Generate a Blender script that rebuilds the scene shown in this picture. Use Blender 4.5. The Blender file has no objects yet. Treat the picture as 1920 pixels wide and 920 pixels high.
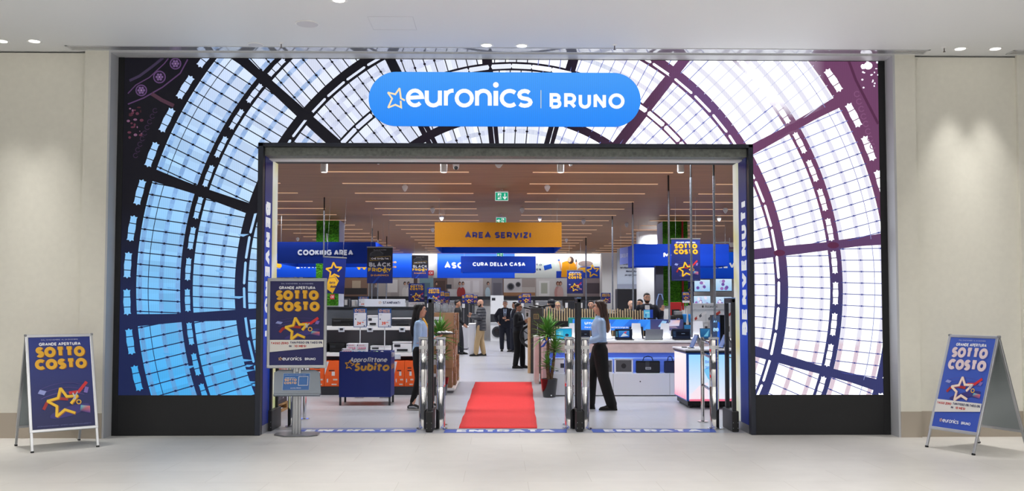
import bpy, bmesh, math, random
from math import sin, cos, pi, radians as R, sqrt, atan2
from mathutils import Vector, Matrix
random.seed(7)
C = bpy.context.scene.collection
SC = bpy.context.scene

# ------------------------------------------------------------------ camera
CAMZ, CAMY, F = 1.65, -12.24, 1799.4
PITCH, YAW, CYP = R(2.669), R(0.9045), 487.0
cam = bpy.data.objects.new('camera', bpy.data.cameras.new('camera'))
C.objects.link(cam)
cam.location = (0, CAMY, CAMZ)
cam.rotation_euler = (pi / 2 + PITCH, R(-0.04), -YAW)
cam.data.sensor_width = 36
cam.data.lens = F / 1920 * 36
cam.data.shift_y = (CYP - 460) / 1920
cam.data.clip_end = 200
SC.camera = cam
fw = Vector((sin(YAW) * cos(PITCH), cos(YAW) * cos(PITCH), sin(PITCH)))
rt = Vector((cos(YAW), -sin(YAW), 0))
up = rt.cross(fw)


def ray(px, py):
    return fw + rt * ((px - 960) / F) + up * ((CYP - py) / F)


def at(px, py, Y):
    """the point seen at photo pixel px, py that lies at depth Y"""
    d = ray(px, py)
    return Vector((0, CAMY, CAMZ)) + d * ((Y - CAMY) / d.y)


def gnd(px, py, z=0.0):
    d = ray(px, py)
    return Vector((0, CAMY, CAMZ)) + d * ((z - CAMZ) / d.z)


# ------------------------------------------------------------------ world, exposure
w = bpy.data.worlds.new('world')
SC.world = w
w.use_nodes = True
w.node_tree.nodes['Background'].inputs[0].default_value = (0.93, 0.95, 1.0, 1)
w.node_tree.nodes['Background'].inputs[1].default_value = 0.09
SC.view_settings.view_transform = 'Standard'
SC.view_settings.look = 'None'
SC.view_settings.gamma = 1
SC.view_settings.use_curve_mapping = False
SC.view_settings.exposure = 0.0

HALL_Z, SHOP_Z = 4.83, 4.1


def area_light(name, loc, sx, sy, power, color=(1, 1, 1), spread=180, rot=(0, 0, 0), shape='RECTANGLE'):
    l = bpy.data.lights.new(name, 'AREA')
    l.shape = shape
    l.size = sx
    if shape == 'RECTANGLE':
        l.size_y = sy
    l.energy = power
    l.color = color
    l.spread = R(spread)
    o = bpy.data.objects.new(name, l)
    o.location = loc
    o.rotation_euler = rot
    C.objects.link(o)
    return o


# lamps of the shop: rows of linear lamps set into the timber ceiling
STRIP_X = ((-7.0, -4.35), (-3.12, -.52), (.67, 3.25), (4.45, 7.05))
STRIP_Y = [3.7 + 1.7 * k for k in range(18)]
for y_ in STRIP_Y[::3]:
    for xa, xb in STRIP_X:
        area_light('linear_lamp', ((xa + xb) / 2, y_, SHOP_Z - .012), xb - xa, .12, 148, (.93, .96, 1.0), 160)
# lamps of the hall: recessed downlights in view, plus added unseen fill rows
HALL_LIGHTS = [(-5.55, -2.2), (-5.03, -2.2), (-1.55, -3.75), (-.14, -2.13), (.35, -2.13), (5.35, -2.1), (5.8, -2.1)]
HALL_FILL = [(x_, y_) for y_ in (-6.5, -9.5, -12.5, -15.0) for x_ in (-7.5, -4.5, -1.5, 1.5, 4.5, 7.5)]

# ------------------------------------------------------------------ materials
def lin(c):
    out = []
    for v in c[:3]:
        v = v / 255.0
        out.append(v / 12.92 if v <= .04045 else ((v + .055) / 1.055) ** 2.4)
    return tuple(out) + (1.0,)


MATS = {}


def mat(name, rgb, rough=.5, metal=0.0, emit=0.0, noise=0.0, nscale=8.0, bump=0.0, spec=.5, coat=0.0, alpha=1.0, trans=0.0):
    if name in MATS:
        return MATS[name]
    m = bpy.data.materials.new(name)
    m.use_nodes = True
    nt = m.node_tree
    b = nt.nodes['Principled BSDF']
    c = lin(rgb)
    b.inputs['Base Color'].default_value = c
    b.inputs['Roughness'].default_value = rough
    b.inputs['Metallic'].default_value = metal
    b.inputs['Specular IOR Level'].default_value = spec
    if coat:
        b.inputs['Coat Weight'].default_value = coat
    if trans:
        b.inputs['Transmission Weight'].default_value = trans
        b.inputs['IOR'].default_value = 1.3
    if alpha < 1:
        b.inputs['Alpha'].default_value = alpha
    if emit:
        b.inputs['Emission Color'].default_value = c
        b.inputs['Emission Strength'].default_value = emit
    if noise or bump:
        tc = nt.nodes.new('ShaderNodeTexCoord')
        n = nt.nodes.new('ShaderNodeTexNoise')
        n.inputs['Scale'].default_value = nscale
        n.inputs['Detail'].default_value = 4
        nt.links.new(tc.outputs['Object'], n.inputs['Vector'])
        if noise:
            r = nt.nodes.new('ShaderNodeValToRGB')
            r.color_ramp.elements[0].position = .3
            r.color_ramp.elements[1].position = .7
            r.color_ramp.elements[0].color = tuple(v * (1 - noise) for v in c[:3]) + (1,)
            r.color_ramp.elements[1].color = tuple(min(1, v * (1 + noise)) for v in c[:3]) + (1,)
            nt.links.new(n.outputs['Fac'], r.inputs['Fac'])
            nt.links.new(r.outputs['Color'], b.inputs['Base Color'])
        if bump:
            bp = nt.nodes.new('ShaderNodeBump')
            bp.inputs['Strength'].default_value = bump
            bp.inputs['Distance'].default_value = .01
            nt.links.new(n.outputs['Fac'], bp.inputs['Height'])
            nt.links.new(bp.outputs['Normal'], b.inputs['Normal'])
    MATS[name] = m
    return m


def attr_mat(name, emit=0.0, rough=.45, diffuse=1.0, coat=0.0, pixels=False):
    """material whose print colours come from the mesh's colour attribute"""
    if name in MATS:
        return MATS[name]
    m = bpy.data.materials.new(name)
    m.use_nodes = True
    nt = m.node_tree
    b = nt.nodes['Principled BSDF']
    a = nt.nodes.new('ShaderNodeAttribute')
    a.attribute_name = 'print'
    b.inputs['Roughness'].default_value = rough
    if coat:
        b.inputs['Coat Weight'].default_value = coat
    if diffuse > 0:
        mx = nt.nodes.new('ShaderNodeVectorMath')
        mx.operation = 'SCALE'
        mx.inputs['Scale'].default_value = diffuse
        nt.links.new(a.outputs['Color'], mx.inputs[0])
        nt.links.new(mx.outputs[0], b.inputs['Base Color'])
    else:
        b.inputs['Base Color'].default_value = (0.004, 0.004, 0.005, 1)
        b.inputs['Specular IOR Level'].default_value = .2
    if emit:
        src = a.outputs['Color']
        if pixels:      # fine column pattern of the LED modules
            tc = nt.nodes.new('ShaderNodeTexCoord')
            wv = nt.nodes.new('ShaderNodeTexWave')
            wv.inputs['Scale'].default_value = 12
            nt.links.new(tc.outputs['Object'], wv.inputs['Vector'])
            mr = nt.nodes.new('ShaderNodeMapRange')
            mr.inputs['To Min'].default_value = .97
            mr.inputs['To Max'].default_value = 1.03
            nt.links.new(wv.outputs['Fac'], mr.inputs['Value'])
            v2 = nt.nodes.new('ShaderNodeVectorMath')
            v2.operation = 'SCALE'
            nt.links.new(src, v2.inputs[0])
            nt.links.new(mr.outputs['Result'], v2.inputs['Scale'])
            src = v2.outputs[0]
        nt.links.new(src, b.inputs['Emission Color'])
        b.inputs['Emission Strength'].default_value = emit
    MATS[name] = m
    return m


# ------------------------------------------------------------------ object helpers
def link(o, parent=None):
    C.objects.link(o)
    if parent is not None:
        o.parent = parent
    return o


def obj(name, bm, m, parent=None, smooth=False, label=None):
    me = bpy.data.meshes.new(name)
    bmesh.ops.recalc_face_normals(bm, faces=bm.faces)
    bm.to_mesh(me)
    bm.free()
    me.materials.append(m)
    o = bpy.data.objects.new(name, me)
    link(o, parent)
    if smooth:
        me.shade_smooth()
        try:
            me.set_sharp_from_angle(angle=R(40))
        except Exception:
            pass
    if label:
        o['label'] = label
    return o


def thing(name, label, cat, loc=(0, 0, 0), rotz=0.0, group=None):
    o = bpy.data.objects.new(name, None)
    o.empty_display_size = .1
    o.location = loc
    o.rotation_euler = (0, 0, rotz)
    C.objects.link(o)
    o['label'] = label
    o['category'] = cat
    if group:
        o['group'] = group
    return o


def tag(o, label, cat, group=None, kind=None):
    o['label'] = label
    o['category'] = cat
    if group:
        o['group'] = group
    if kind:
        o['kind'] = kind
    return o


def struct(name, bm, m, **k):
    o = obj(name, bm, m, **k)
    o['kind'] = 'structure'
    return o


def dup(root, loc=None, rotz=None, label=None, group=None):
    def cp(o, par):
        c = o.copy()
        C.objects.link(c)
        c.parent = par
        for ch in list(o.children):
            cp(ch, c)
        return c
    r = cp(root, None)
    if loc is not None:
        r.location = loc
    if rotz is not None:
        r.rotation_euler = (0, 0, rotz)
    if label:
        r['label'] = label
    if group:
        r['group'] = group
    return r


def B():
    return bmesh.new()


def box(bm, x0, x1, y0, y1, z0, z1, bev=0.0, M=None):
    vs = [bm.verts.new(p) for p in ((x0, y0, z0), (x1, y0, z0), (x1, y1, z0), (x0, y1, z0),
                                    (x0, y0, z1), (x1, y0, z1), (x1, y1, z1), (x0, y1, z1))]
    fs = [bm.faces.new([vs[i] for i in q]) for q in ((0, 3, 2, 1), (4, 5, 6, 7), (0, 1, 5, 4), (1, 2, 6, 5), (2, 3, 7, 6), (3, 0, 4, 7))]
    if M is not None:
        bmesh.ops.transform(bm, matrix=M, verts=vs)
    if bev:
        es = list({e for f in fs for e in f.edges})
        bmesh.ops.bevel(bm, geom=es, offset=bev, segments=2, affect='EDGES', profile=.5)
    return bm


def bx(x0, x1, y0, y1, z0, z1, bev=0.0, M=None):
    return box(B(), x0, x1, y0, y1, z0, z1, bev, M)


def cyl(bm, p0, p1, r0, r1=None, seg=16):
    r1 = r0 if r1 is None else r1
    p0, p1 = Vector(p0), Vector(p1)
    d = p1 - p0
    M = Matrix.Translation((p0 + p1) / 2) @ d.to_track_quat('Z', 'Y').to_matrix().to_4x4()
    bmesh.ops.create_cone(bm, cap_ends=True, segments=seg, radius1=r0, radius2=r1, depth=d.length, matrix=M)
    return bm


def lathe(bm, prof, c=(0, 0, 0), seg=20):
    """prof: (r, z) from bottom to top"""
    rings = []
    for r, z in prof:
        rings.append([bm.verts.new((c[0] + r * cos(2 * pi * i / seg), c[1] + r * sin(2 * pi * i / seg), c[2] + z)) for i in range(seg)])
    for a, b in zip(rings, rings[1:]):
        for i in range(seg):
            bm.faces.new((a[i], a[(i + 1) % seg], b[(i + 1) % seg], b[i]))
    bm.faces.new(rings[0][::-1])
    bm.faces.new(rings[-1])
    return bm


def tube(bm, pts, rad, seg=10, side=(0, 1, 0), caps=True):
    """closed tapered tube through pts; rad is a number or list of r or (a, b): a along side, b across"""
    pts = [Vector(p) for p in pts]
    n = len(pts)
    if not isinstance(rad, (list, tuple)):
        rad = [rad] * n
    rings = []
    S = Vector(side)
    fr = []
    for i, p in enumerate(pts):
        t = (pts[min(i + 1, n - 1)] - pts[max(i - 1, 0)]).normalized()
        s = (S - t * S.dot(t))
        if s.length < .15:
            q = Vector((1, 0, 0)) if abs(t.x) < .8 else Vector((0, 0, 1))
            s = q - t * q.dot(t)
        s.normalize()
        fr.append((p, t, s, t.cross(s)))
    rs = [(r, r) if not isinstance(r, (list, tuple)) else r for r in rad]
    sec = []
    if caps:
        p, t, s, u = fr[0]
        m = min(rs[0])
        for k in (.95, .7):
            sec.append((p - t * m * k, s, u, rs[0][0] * sqrt(1 - k * k), rs[0][1] * sqrt(1 - k * k)))
    for (p, t, s, u), r in zip(fr, rs):
        sec.append((p, s, u, r[0], r[1]))
    if caps:
        p, t, s, u = fr[-1]
        m = min(rs[-1])
        for k in (.7, .95):
            sec.append((p + t * m * k, s, u, rs[-1][0] * sqrt(1 - k * k), rs[-1][1] * sqrt(1 - k * k)))
    for p, s, u, a, b in sec:
        rings.append([bm.verts.new(p + s * (a * cos(2 * pi * i / seg)) + u * (b * sin(2 * pi * i / seg))) for i in range(seg)])
    for A, D in zip(rings, rings[1:]):
        for i in range(seg):
            bm.faces.new((A[i], A[(i + 1) % seg], D[(i + 1) % seg], D[i]))
    bm.faces.new(rings[0][::-1])
    bm.faces.new(rings[-1])
    return bm


def ball(bm, c, r, seg=12, M=None):
    rx, ry, rz = (r, r, r) if not isinstance(r, (tuple, list)) else r
    m = Matrix.Translation(c) @ (M if M is not None else Matrix.Identity(4)) @ Matrix.Diagonal((rx, ry, rz, 1))
    bmesh.ops.create_uvsphere(bm, u_segments=seg, v_segments=max(6, seg * 2 // 3), radius=1, matrix=m)
    return bm


def prism(bm, pts, y0, y1, M=None):
    """pts: (x, z) outline extruded from y0 to y1"""
    a = [bm.verts.new((x, y0, z)) for x, z in pts]
    b = [bm.verts.new((x, y1, z)) for x, z in pts]
    n = len(pts)
    bm.faces.new(a)
    bm.faces.new(b[::-1])
    for i in range(n):
        bm.faces.new((a[i], b[i], b[(i + 1) % n], a[(i + 1) % n]))
    if M is not None:
        bmesh.ops.transform(bm, matrix=M, verts=a + b)
    return bm


# ------------------------------------------------------------------ lettering and flat prints
def arc(cx, cy, rx, ry, a0, a1, n=10):
    return [(cx + rx * cos(R(a0 + (a1 - a0) * i / n)), cy + ry * sin(R(a0 + (a1 - a0) * i / n))) for i in range(n + 1)]


def _glyphs():
    O = lambda w: arc(w / 2, .5, w / 2, .5, 90, 450, 24)
    G = {
        'A': (.84, [[(0, 0), (.42, 1), (.84, 0)], [(.15, .3), (.69, .3)]]),
        'B': (.64, [[(0, 0), (0, 1), (.36, 1)] + arc(.36, .76, .22, .24, 90, -90, 8) + [(0, .52)], [(0, .52), (.38, .52)] + arc(.38, .26, .26, .26, 90, -90, 8) + [(0, 0)]]),
        'C': (.84, [arc(.5, .5, .5, .5, 45, 315, 20)]),
        'D': (.76, [[(0, 0), (0, 1), (.3, 1)] + arc(.3, .5, .46, .5, 90, -90, 12) + [(0, 0)]]),
        'E': (.58, [[(.58, 1), (0, 1), (0, 0), (.58, 0)], [(0, .5), (.52, .5)]]),
        'F': (.56, [[(.56, 1), (0, 1), (0, 0)], [(0, .5), (.5, .5)]]),
        'G': (.86, [arc(.5, .5, .5, .5, 45, 315, 20) + [(.86, .46), (.55, .46)]]),
        'H': (.72, [[(0, 0), (0, 1)], [(.72, 0), (.72, 1)], [(0, .5), (.72, .5)]]),
        'I': (0, [[(0, 0), (0, 1)]]),
        'K': (.66, [[(0, 0), (0, 1)], [(.64, 1), (0, .38)], [(.22, .58), (.68, 0)]]),
        'L': (.52, [[(0, 1), (0, 0), (.52, 0)]]),
        'M': (.84, [[(0, 0), (0, 1), (.42, .35), (.84, 1), (.84, 0)]]),
        'N': (.74, [[(0, 0), (0, 1), (.74, 0), (.74, 1)]]),
        'O': (1.0, [O(1.0)]),
        'P': (.62, [[(0, 0), (0, 1), (.34, 1)] + arc(.34, .69, .28, .31, 90, -90, 8) + [(0, .38)]]),
        'R': (.64, [[(0, 0), (0, 1), (.34, 1)] + arc(.34, .69, .28, .31, 90, -90, 8) + [(0, .38)], [(.34, .38), (.64, 0)]]),
        'S': (.62, [arc(.32, .75, .3, .25, 30, 270, 10) + arc(.32, .25, .3, .25, 90, -150, 10)[1:]]),
        'T': (.68, [[(0, 1), (.68, 1)], [(.34, 1), (.34, 0)]]),
        'U': (.7, [[(0, 1), (0, .35)] + arc(.35, .35, .35, .35, 180, 360, 12) + [(.7, 1)]]),
        'V': (.8, [[(0, 1), (.4, 0), (.8, 1)]]),
        'Y': (.74, [[(0, 1), (.37, .45), (.74, 1)], [(.37, .45), (.37, 0)]]),
        'X': (.74, [[(0, 1), (.74, 0)], [(0, 0), (.74, 1)]]),
        'Z': (.64, [[(0, 1), (.64, 1), (0, 0), (.64, 0)]]),
        'Q': (1.0, [O(1.0), [(.6, .3), (1.0, -.05)]]),
        'J': (.5, [[(.5, 1), (.5, .28)] + arc(.25, .28, .25, .28, 0, -160, 8)]),
        'W': (1.1, [[(0, 1), (.28, 0), (.55, .9), (.82, 0), (1.1, 1)]]),
        '5': (.56, [[(.5, 1), (.08, 1), (.03, .56)] + arc(.26, .3, .3, .3, 110, -150, 8)]),
        '6': (.58, [arc(.29, .32, .29, .32, 0, 360, 14), [(0, .34), (.04, .7), (.32, 1)]]),
        '7': (.56, [[(0, 1), (.56, 1), (.18, 0)]]),
        '8': (.56, [arc(.28, .76, .24, .24, 0, 360, 12), arc(.28, .26, .28, .26, 0, 360, 12)]),
        '0': (.66, [arc(.33, .5, .33, .5, 90, 450, 20)]),
        '1': (.22, [[(0, 1), (.22, 1), (.22, 0)]]),
        '2': (.56, [arc(.28, .72, .28, .28, 160, -40, 10) + [(0, 0), (.58, 0)]]),
        '3': (.56, [arc(.26, .74, .26, .26, 140, -90, 8), arc(.26, .25, .3, .26, 90, -140, 8)]),
        '4': (.64, [[(.44, 0), (.44, 1), (0, .26), (.64, .26)]]),
        '9': (.58, [arc(.29, .68, .29, .32, 0, 360, 14), [(.58, .66), (.54, .3), (.26, 0)]]),
        '%': (.8, [arc(.16, .8, .16, .2, 0, 360, 10), arc(.64, .2, .16, .2, 0, 360, 10), [(.66, 1), (.14, 0)]]),
        '!': (0, [[(0, 1), (0, .34)], [(0, .03), (0, 0)]]),
        '|': (0, [[(0, 1.25), (0, -.25)]]),
        '-': (.4, [[(0, .4), (.4, .4)]]),
        '.': (0, [[(0, .04), (0, 0)]]),
    }
    x = .7
    G.update({
        'a': (.6, [arc(.28, x / 2, .28, x / 2, 0, 360, 16), [(.6, x), (.6, 0)]]),
        'b': (.56, [[(0, 1.05), (0, 0)], arc(.28, x / 2, .28, x / 2, 0, 360, 16)]),
        'c': (.52, [arc(.33, x / 2, .33, x / 2, 48, 312, 14)]),
        'd': (.56, [[(.56, 1.05), (.56, 0)], arc(.28, x / 2, .28, x / 2, 0, 360, 16)]),
        'e': (.64, [[(0, x * .5), (.64, x * .56)] + arc(.32, x / 2, .32, x / 2, 12, 318, 16)]),
        'f': (.36, [arc(.36, .84, .2, .2, 90, 180, 5) + [(.16, 0)], [(0, x), (.34, x)]]),
        'g': (.56, [arc(.28, x / 2, .28, x / 2, 0, 360, 16), [(.56, x), (.56, -.1)] + arc(.28, -.08, .28, .22, 0, -140, 6)]),
        'h': (.52, [[(0, 1.05), (0, 0)], arc(.26, .42, .26, .28, 180, 0, 8) + [(.52, 0)]]),
        'i': (0, [[(0, x), (0, 0)], [(0, 1.0), (0, .96)]]),
        'l': (0, [[(0, 1.05), (0, 0)]]),
        'm': (.86, [[(0, x), (0, 0)], arc(.21, .46, .21, .24, 180, 0, 8) + [(.42, 0)], arc(.64, .46, .22, .24, 180, 0, 8) + [(.86, 0)]]),
        'n': (.52, [[(0, x), (0, 0)], arc(.26, .42, .26, .28, 180, 0, 8) + [(.52, 0)]]),
        'o': (.66, [arc(.33, x / 2, .33, x / 2, 0, 360, 18)]),
        'p': (.56, [[(0, x), (0, -.3)], arc(.28, x / 2, .28, x / 2, 0, 360, 16)]),
        'r': (.31, [[(0, x), (0, 0)], arc(.3, .4, .3, .3, 180, 85, 6)]),
        's': (.46, [arc(.23, .52, .22, .18, 30, 270, 8) + arc(.23, .17, .24, .17, 90, -150, 8)[1:]]),
        't': (.46, [[(.2, .98), (.2, .16)] + arc(.36, .16, .16, .16, 180, 280, 4), [(-.06, x), (.52, x)]]),
        'u': (.52, [[(0, x), (0, .28)] + arc(.26, .28, .26, .28, 180, 360, 8) + [(.52, x)], [(.52, .3), (.52, 0)]]),
        'v': (.5, [[(0, x), (.25, 0), (.5, x)]]),
        'z': (.46, [[(0, x), (.46, x), (0, 0), (.46, 0)]]),
    })
    return G


GL = _glyphs()


class Art:
    """flat print or screen picture, gathered as coloured polygons and built as one mesh"""

    def __init__(s, eps=.0006):
        s.v, s.f, s.c, s.l, s.eps = [], [], [], 0, eps
        s.sub, s.auto, s.bright = 0.0, True, None

    def up(s, n=1):
        s.l += max(n, s.sub + .3)
        s.sub = 0.0
        return s

    def poly(s, pts, c, cs=None):
        b = len(s.v)
        if s.auto:
            s.sub += .06
        s.v += [(x, y, s.l + s.sub) for x, y in pts]
        s.f.append(list(range(b, b + len(pts))))
        s.c.append([s.lum(k) for k in cs] if cs else [s.lum(c)] * len(pts))
        return s

    def lum(s, k):
        c = lin(k)
        if s.bright:            # sky panes shine brighter than the camera can record
            f = 1 + s.bright * max(0, min(1, (min(k) - 238) / 12))
            c = (c[0] * f, c[1] * f, c[2] * f, 1)
        return c

    def rect(s, x0, y0, x1, y1, c, c2=None):
        if c2 is None:
            return s.poly([(x0, y0), (x1, y0), (x1, y1), (x0, y1)], c)
        return s.poly([(x0, y0), (x1, y0), (x1, y1), (x0, y1)], c, [c2, c2, c, c])    # c top, c2 bottom

    def ell(s, x, y, rx, ry, c, n=20, a=0):
        ca, sa = cos(R(a)), sin(R(a))
        return s.poly([(x + rx * cos(2 * pi * i / n) * ca - ry * sin(2 * pi * i / n) * sa, y + rx * cos(2 * pi * i / n) * sa + ry * sin(2 * pi * i / n) * ca) for i in range(n)], c)

    def stroke(s, pts, w, c, closed=False, cs=None, taper=False):
        n = len(pts)
        if n < 2:
            return s
        if s.auto:
            return s.bold(pts, w, c, closed)
        au, s.auto = s.auto, False
        L, Q = [], []
        if closed and pts[0] == pts[-1]:
            pts = pts[:-1]
            n -= 1
        if not closed and abs(pts[0][0] - pts[-1][0]) + abs(pts[0][1] - pts[-1][1]) < 1e-6 and n > 3:
            pts = pts[:-1]
            n -= 1
            closed = True
        for i in range(n):
            p = pts[i]
            a = pts[i - 1] if (i > 0 or closed) else None
            b = pts[(i + 1) % n] if (i < n - 1 or closed) else None
            def nrm(u, v):
                dx, dy = v[0] - u[0], v[1] - u[1]
                m = sqrt(dx * dx + dy * dy) or 1
                return (-dy / m, dx / m)
            n1 = nrm(a, p) if a else None
            n2 = nrm(p, b) if b else None
            if n1 and n2:
                mx, my = n1[0] + n2[0], n1[1] + n2[1]
                q = mx * mx + my * my
                k = 2 / q if q > .25 else 8
                mx, my = mx * k, my * k
                if q <= .25:
                    mx, my = n1[0], n1[1]
                mx, my = mx, my
                m = sqrt(mx * mx + my * my)
                if m > 2.2:
                    mx, my = mx / m * 2.2, my / m * 2.2
            else:
                mx, my = n1 or n2
            ww = w / 2 * ((1 - .9 * i / (n - 1)) if taper else 1)
            L.append((p[0] + mx * ww, p[1] + my * ww))
            Q.append((p[0] - mx * ww, p[1] - my * ww))
        for i in range(n if closed else n - 1):
            j = (i + 1) % n
            cc = None
            if cs:
                cc = [cs[i], cs[j], cs[j], cs[i]]
            s.poly([Q[i], Q[j], L[j], L[i]], c, cc)
        s.auto = au
        return s

    def bold(s, pts, w, c, closed):
        """stroke made of bars and wedge joints: keeps thick letters clean"""
        s.sub += .06
        s0, s.auto = s.sub, False
        pts = [p for i, p in enumerate(pts) if i == 0 or abs(p[0] - pts[i - 1][0]) + abs(p[1] - pts[i - 1][1]) > 1e-6]
        if (closed or (abs(pts[0][0] - pts[-1][0]) + abs(pts[0][1] - pts[-1][1]) < 1e-6 and len(pts) > 3)):
            if abs(pts[0][0] - pts[-1][0]) + abs(pts[0][1] - pts[-1][1]) < 1e-6:
                pts = pts[:-1]
            closed = True
        n = len(pts)
        h = w / 2
        dirs = []
        for i in range(n if closed else n - 1):
            a, b = pts[i], pts[(i + 1) % n]
            dx, dy = b[0] - a[0], b[1] - a[1]
            m = sqrt(dx * dx + dy * dy) or 1e-9
            dirs.append((dx / m, dy / m))
            nx, ny = -dy / m * h, dx / m * h
            s.sub = s0 + (.015 if i % 2 else .0)
            s.poly([(a[0] - nx, a[1] - ny), (b[0] - nx, b[1] - ny), (b[0] + nx, b[1] + ny), (a[0] + nx, a[1] + ny)], c)
        s.sub = s0 + .03
        for i in (range(n) if closed else range(1, n - 1)):
            d0, d1 = dirs[i - 1], dirs[i % len(dirs)]
            cr = d0[0] * d1[1] - d0[1] * d1[0]
            dt = d0[0] * d1[0] + d0[1] * d1[1]
            if abs(cr) < 1e-4:
                continue
            sg = -1 if cr > 0 else 1
            p = pts[i]
            A = (p[0] - d0[1] * h * sg, p[1] + d0[0] * h * sg)
            D = (p[0] - d1[1] * h * sg, p[1] + d1[0] * h * sg)
            if dt > -.6:
                t = h * sg * cr * -1 / (1 + dt) * sg * sg
                t = abs(h * cr / (1 + dt))
                T = (A[0] + d0[0] * t, A[1] + d0[1] * t)
                s.poly([p, A, T, D], c)
            else:
                s.poly([p, A, D], c)
        s.sub, s.auto = s0 + .03, True
        return s

    def text(s, t, x, y, h, c, w=.17, align='l', fit=None, shear=0.0, gap=.2, wide=1.0, rot=0):
        """h = height of a capital, w = stroke width as a share of h; fit = total width"""
        th = w * h
        hh = h - th
        cur, out = 0.0, []
        for ch in t:
            if ch == ' ':
                cur += .34 * h
                continue
            g = GL.get(ch) or GL.get(ch.upper()) or GL['-']
            wd = wide * (1.22 if ch.islower() and w > .22 else 1)
            for st in g[1]:
                out.append([(cur + th / 2 + q[0] * hh * wd, th / 2 + q[1] * hh) for q in st])
            cur += g[0] * hh * wd + th + gap * h * .6
        cur -= gap * h * .6
        k = 1.0 if fit is None else fit / cur
        W = cur * k
        x0 = x - (W / 2 if align == 'c' else W if align == 'r' else 0)
        for st in out:
            pts = []
            for a, b in st:
                a2, b2 = a * k + b * shear, b
                if rot == 90:
                    a2, b2 = -b2, a2
                elif rot == -90:
                    a2, b2 = b2, -a2
                pts.append((x0 + a2, y + b2) if rot == 0 else (x + a2, y + b2))
            tw = th if fit is None or k > .9 else th * (.5 + .5 * k)
            if len(pts) == 2 and abs(st[0][0] - st[1][0]) < 1e-9 and abs(st[0][1] - st[1][1]) < .1 * h:
                (ax, ay), (bx_, by) = pts
                s.ell(ax, (ay + by) / 2, tw * .62, tw * .62, c, 10)
            else:
                s.stroke(pts, tw, c)
        return s

    def star(s, cx, cy, r, w, c, rot=12, cs=None, gap=True):
        pts = []
        for i in range(10):
            rr = r if i % 2 == 0 else r * .46
            a = R(90 + rot - 36 * i)
            pts.append((cx + rr * cos(a), cy + rr * sin(a)))
        if gap:
            k = 3                       # the open side of the five pointed outline
            p = pts[k + 1:] + pts[:k + 1]
            a, b = p[0], p[-1]
            p[0] = a
            s.stroke(p, w, c)
        else:
            s.stroke(pts, w, c, closed=True)
        return s

    def build(s, name, m, O=(0, 0, 0), U=(1, 0, 0), V=(0, 0, 1), parent=None, clip=None, fn=None, back=True):
        U, V, O = Vector(U), Vector(V), Vector(O)
        N = U.cross(V).normalized()
        if fn:
            co = [fn(x, y) + Vector((0, -l * s.eps, 0)) for x, y, l in s.v]
        else:
            co = [O + U * x + V * y + N * (l * s.eps) for x, y, l in s.v]
        me = bpy.data.meshes.new(name)
        me.from_pydata(co, [], s.f)
        ca = me.color_attributes.new('print', 'FLOAT_COLOR', 'CORNER')
        flat = []
        for k in s.c:
            for q in k:
                flat += q
        ca.data.foreach_set('color', flat)
        # faces look along N
        bm = B()
        bm.from_mesh(me)
        bm.normal_update()
        NN = Vector((0, -1, 0)) if fn else N
        fl = [f for f in bm.faces if f.normal.dot(NN) < 0]
        bmesh.ops.reverse_faces(bm, faces=fl)
        if clip:
            for p, n_ in clip:
                bmesh.ops.bisect_plane(bm, geom=bm.verts[:] + bm.edges[:] + bm.faces[:], plane_co=p, plane_no=n_, clear_outer=True)
        bm.to_mesh(me)
        bm.free()
        me.materials.append(m)
        o = bpy.data.objects.new(name, me)
        return link(o, parent)


PRINT = attr_mat('printed_poster', 0, .4, .9)
SCREEN = attr_mat('led_picture', 1.0, .5, 0, pixels=True)
LITPRINT = attr_mat('backlit_print', .55, .4, .6)
# ------------------------------------------------------------------ the setting
def tile_mat(name, rgb, var, tw, th, rough, joint, mortar=.004, rot=0.0, bump=.1, spec=.5):
    m = bpy.data.materials.new(name)
    m.use_nodes = True
    nt = m.node_tree
    b = nt.nodes['Principled BSDF']
    tc = nt.nodes.new('ShaderNodeTexCoord')
    mp = nt.nodes.new('ShaderNodeMapping')
    mp.inputs['Rotation'].default_value = (0, 0, rot)
    mp.inputs['Location'].default_value = (.31, .2, 0)
    br = nt.nodes.new('ShaderNodeTexBrick')
    br.offset = .5
    br.inputs['Scale'].default_value = 1
    br.inputs['Brick Width'].default_value = tw
    br.inputs['Row Height'].default_value = th
    br.inputs['Mortar Size'].default_value = mortar
    c = lin(rgb)
    br.inputs['Color1'].default_value = c
    br.inputs['Color2'].default_value = tuple(v * (1 - var) for v in c[:3]) + (1,)
    br.inputs['Mortar'].default_value = lin(joint)
    ns = nt.nodes.new('ShaderNodeTexNoise')
    ns.inputs['Scale'].default_value = 3.5
    ns.inputs['Detail'].default_value = 8
    mx = nt.nodes.new('ShaderNodeMixRGB')
    mx.blend_type = 'MULTIPLY'
    mx.inputs['Fac'].default_value = .35
    mr = nt.nodes.new('ShaderNodeMapRange')
    mr.inputs['To Min'].default_value = .72
    mr.inputs['To Max'].default_value = 1.15
    L = nt.links.new
    L(tc.outputs['Object'], mp.inputs['Vector'])
    L(mp.outputs[0], br.inputs['Vector'])
    L(mp.outputs[0], ns.inputs['Vector'])
    L(ns.outputs['Fac'], mr.inputs['Value'])
    L(br.outputs['Color'], mx.inputs['Color1'])
    L(mr.outputs['Result'], mx.inputs['Color2'])
    L(mx.outputs[0], b.inputs['Base Color'])
    b.inputs['Roughness'].default_value = rough
    b.inputs['Specular IOR Level'].default_value = spec
    return m


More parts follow.
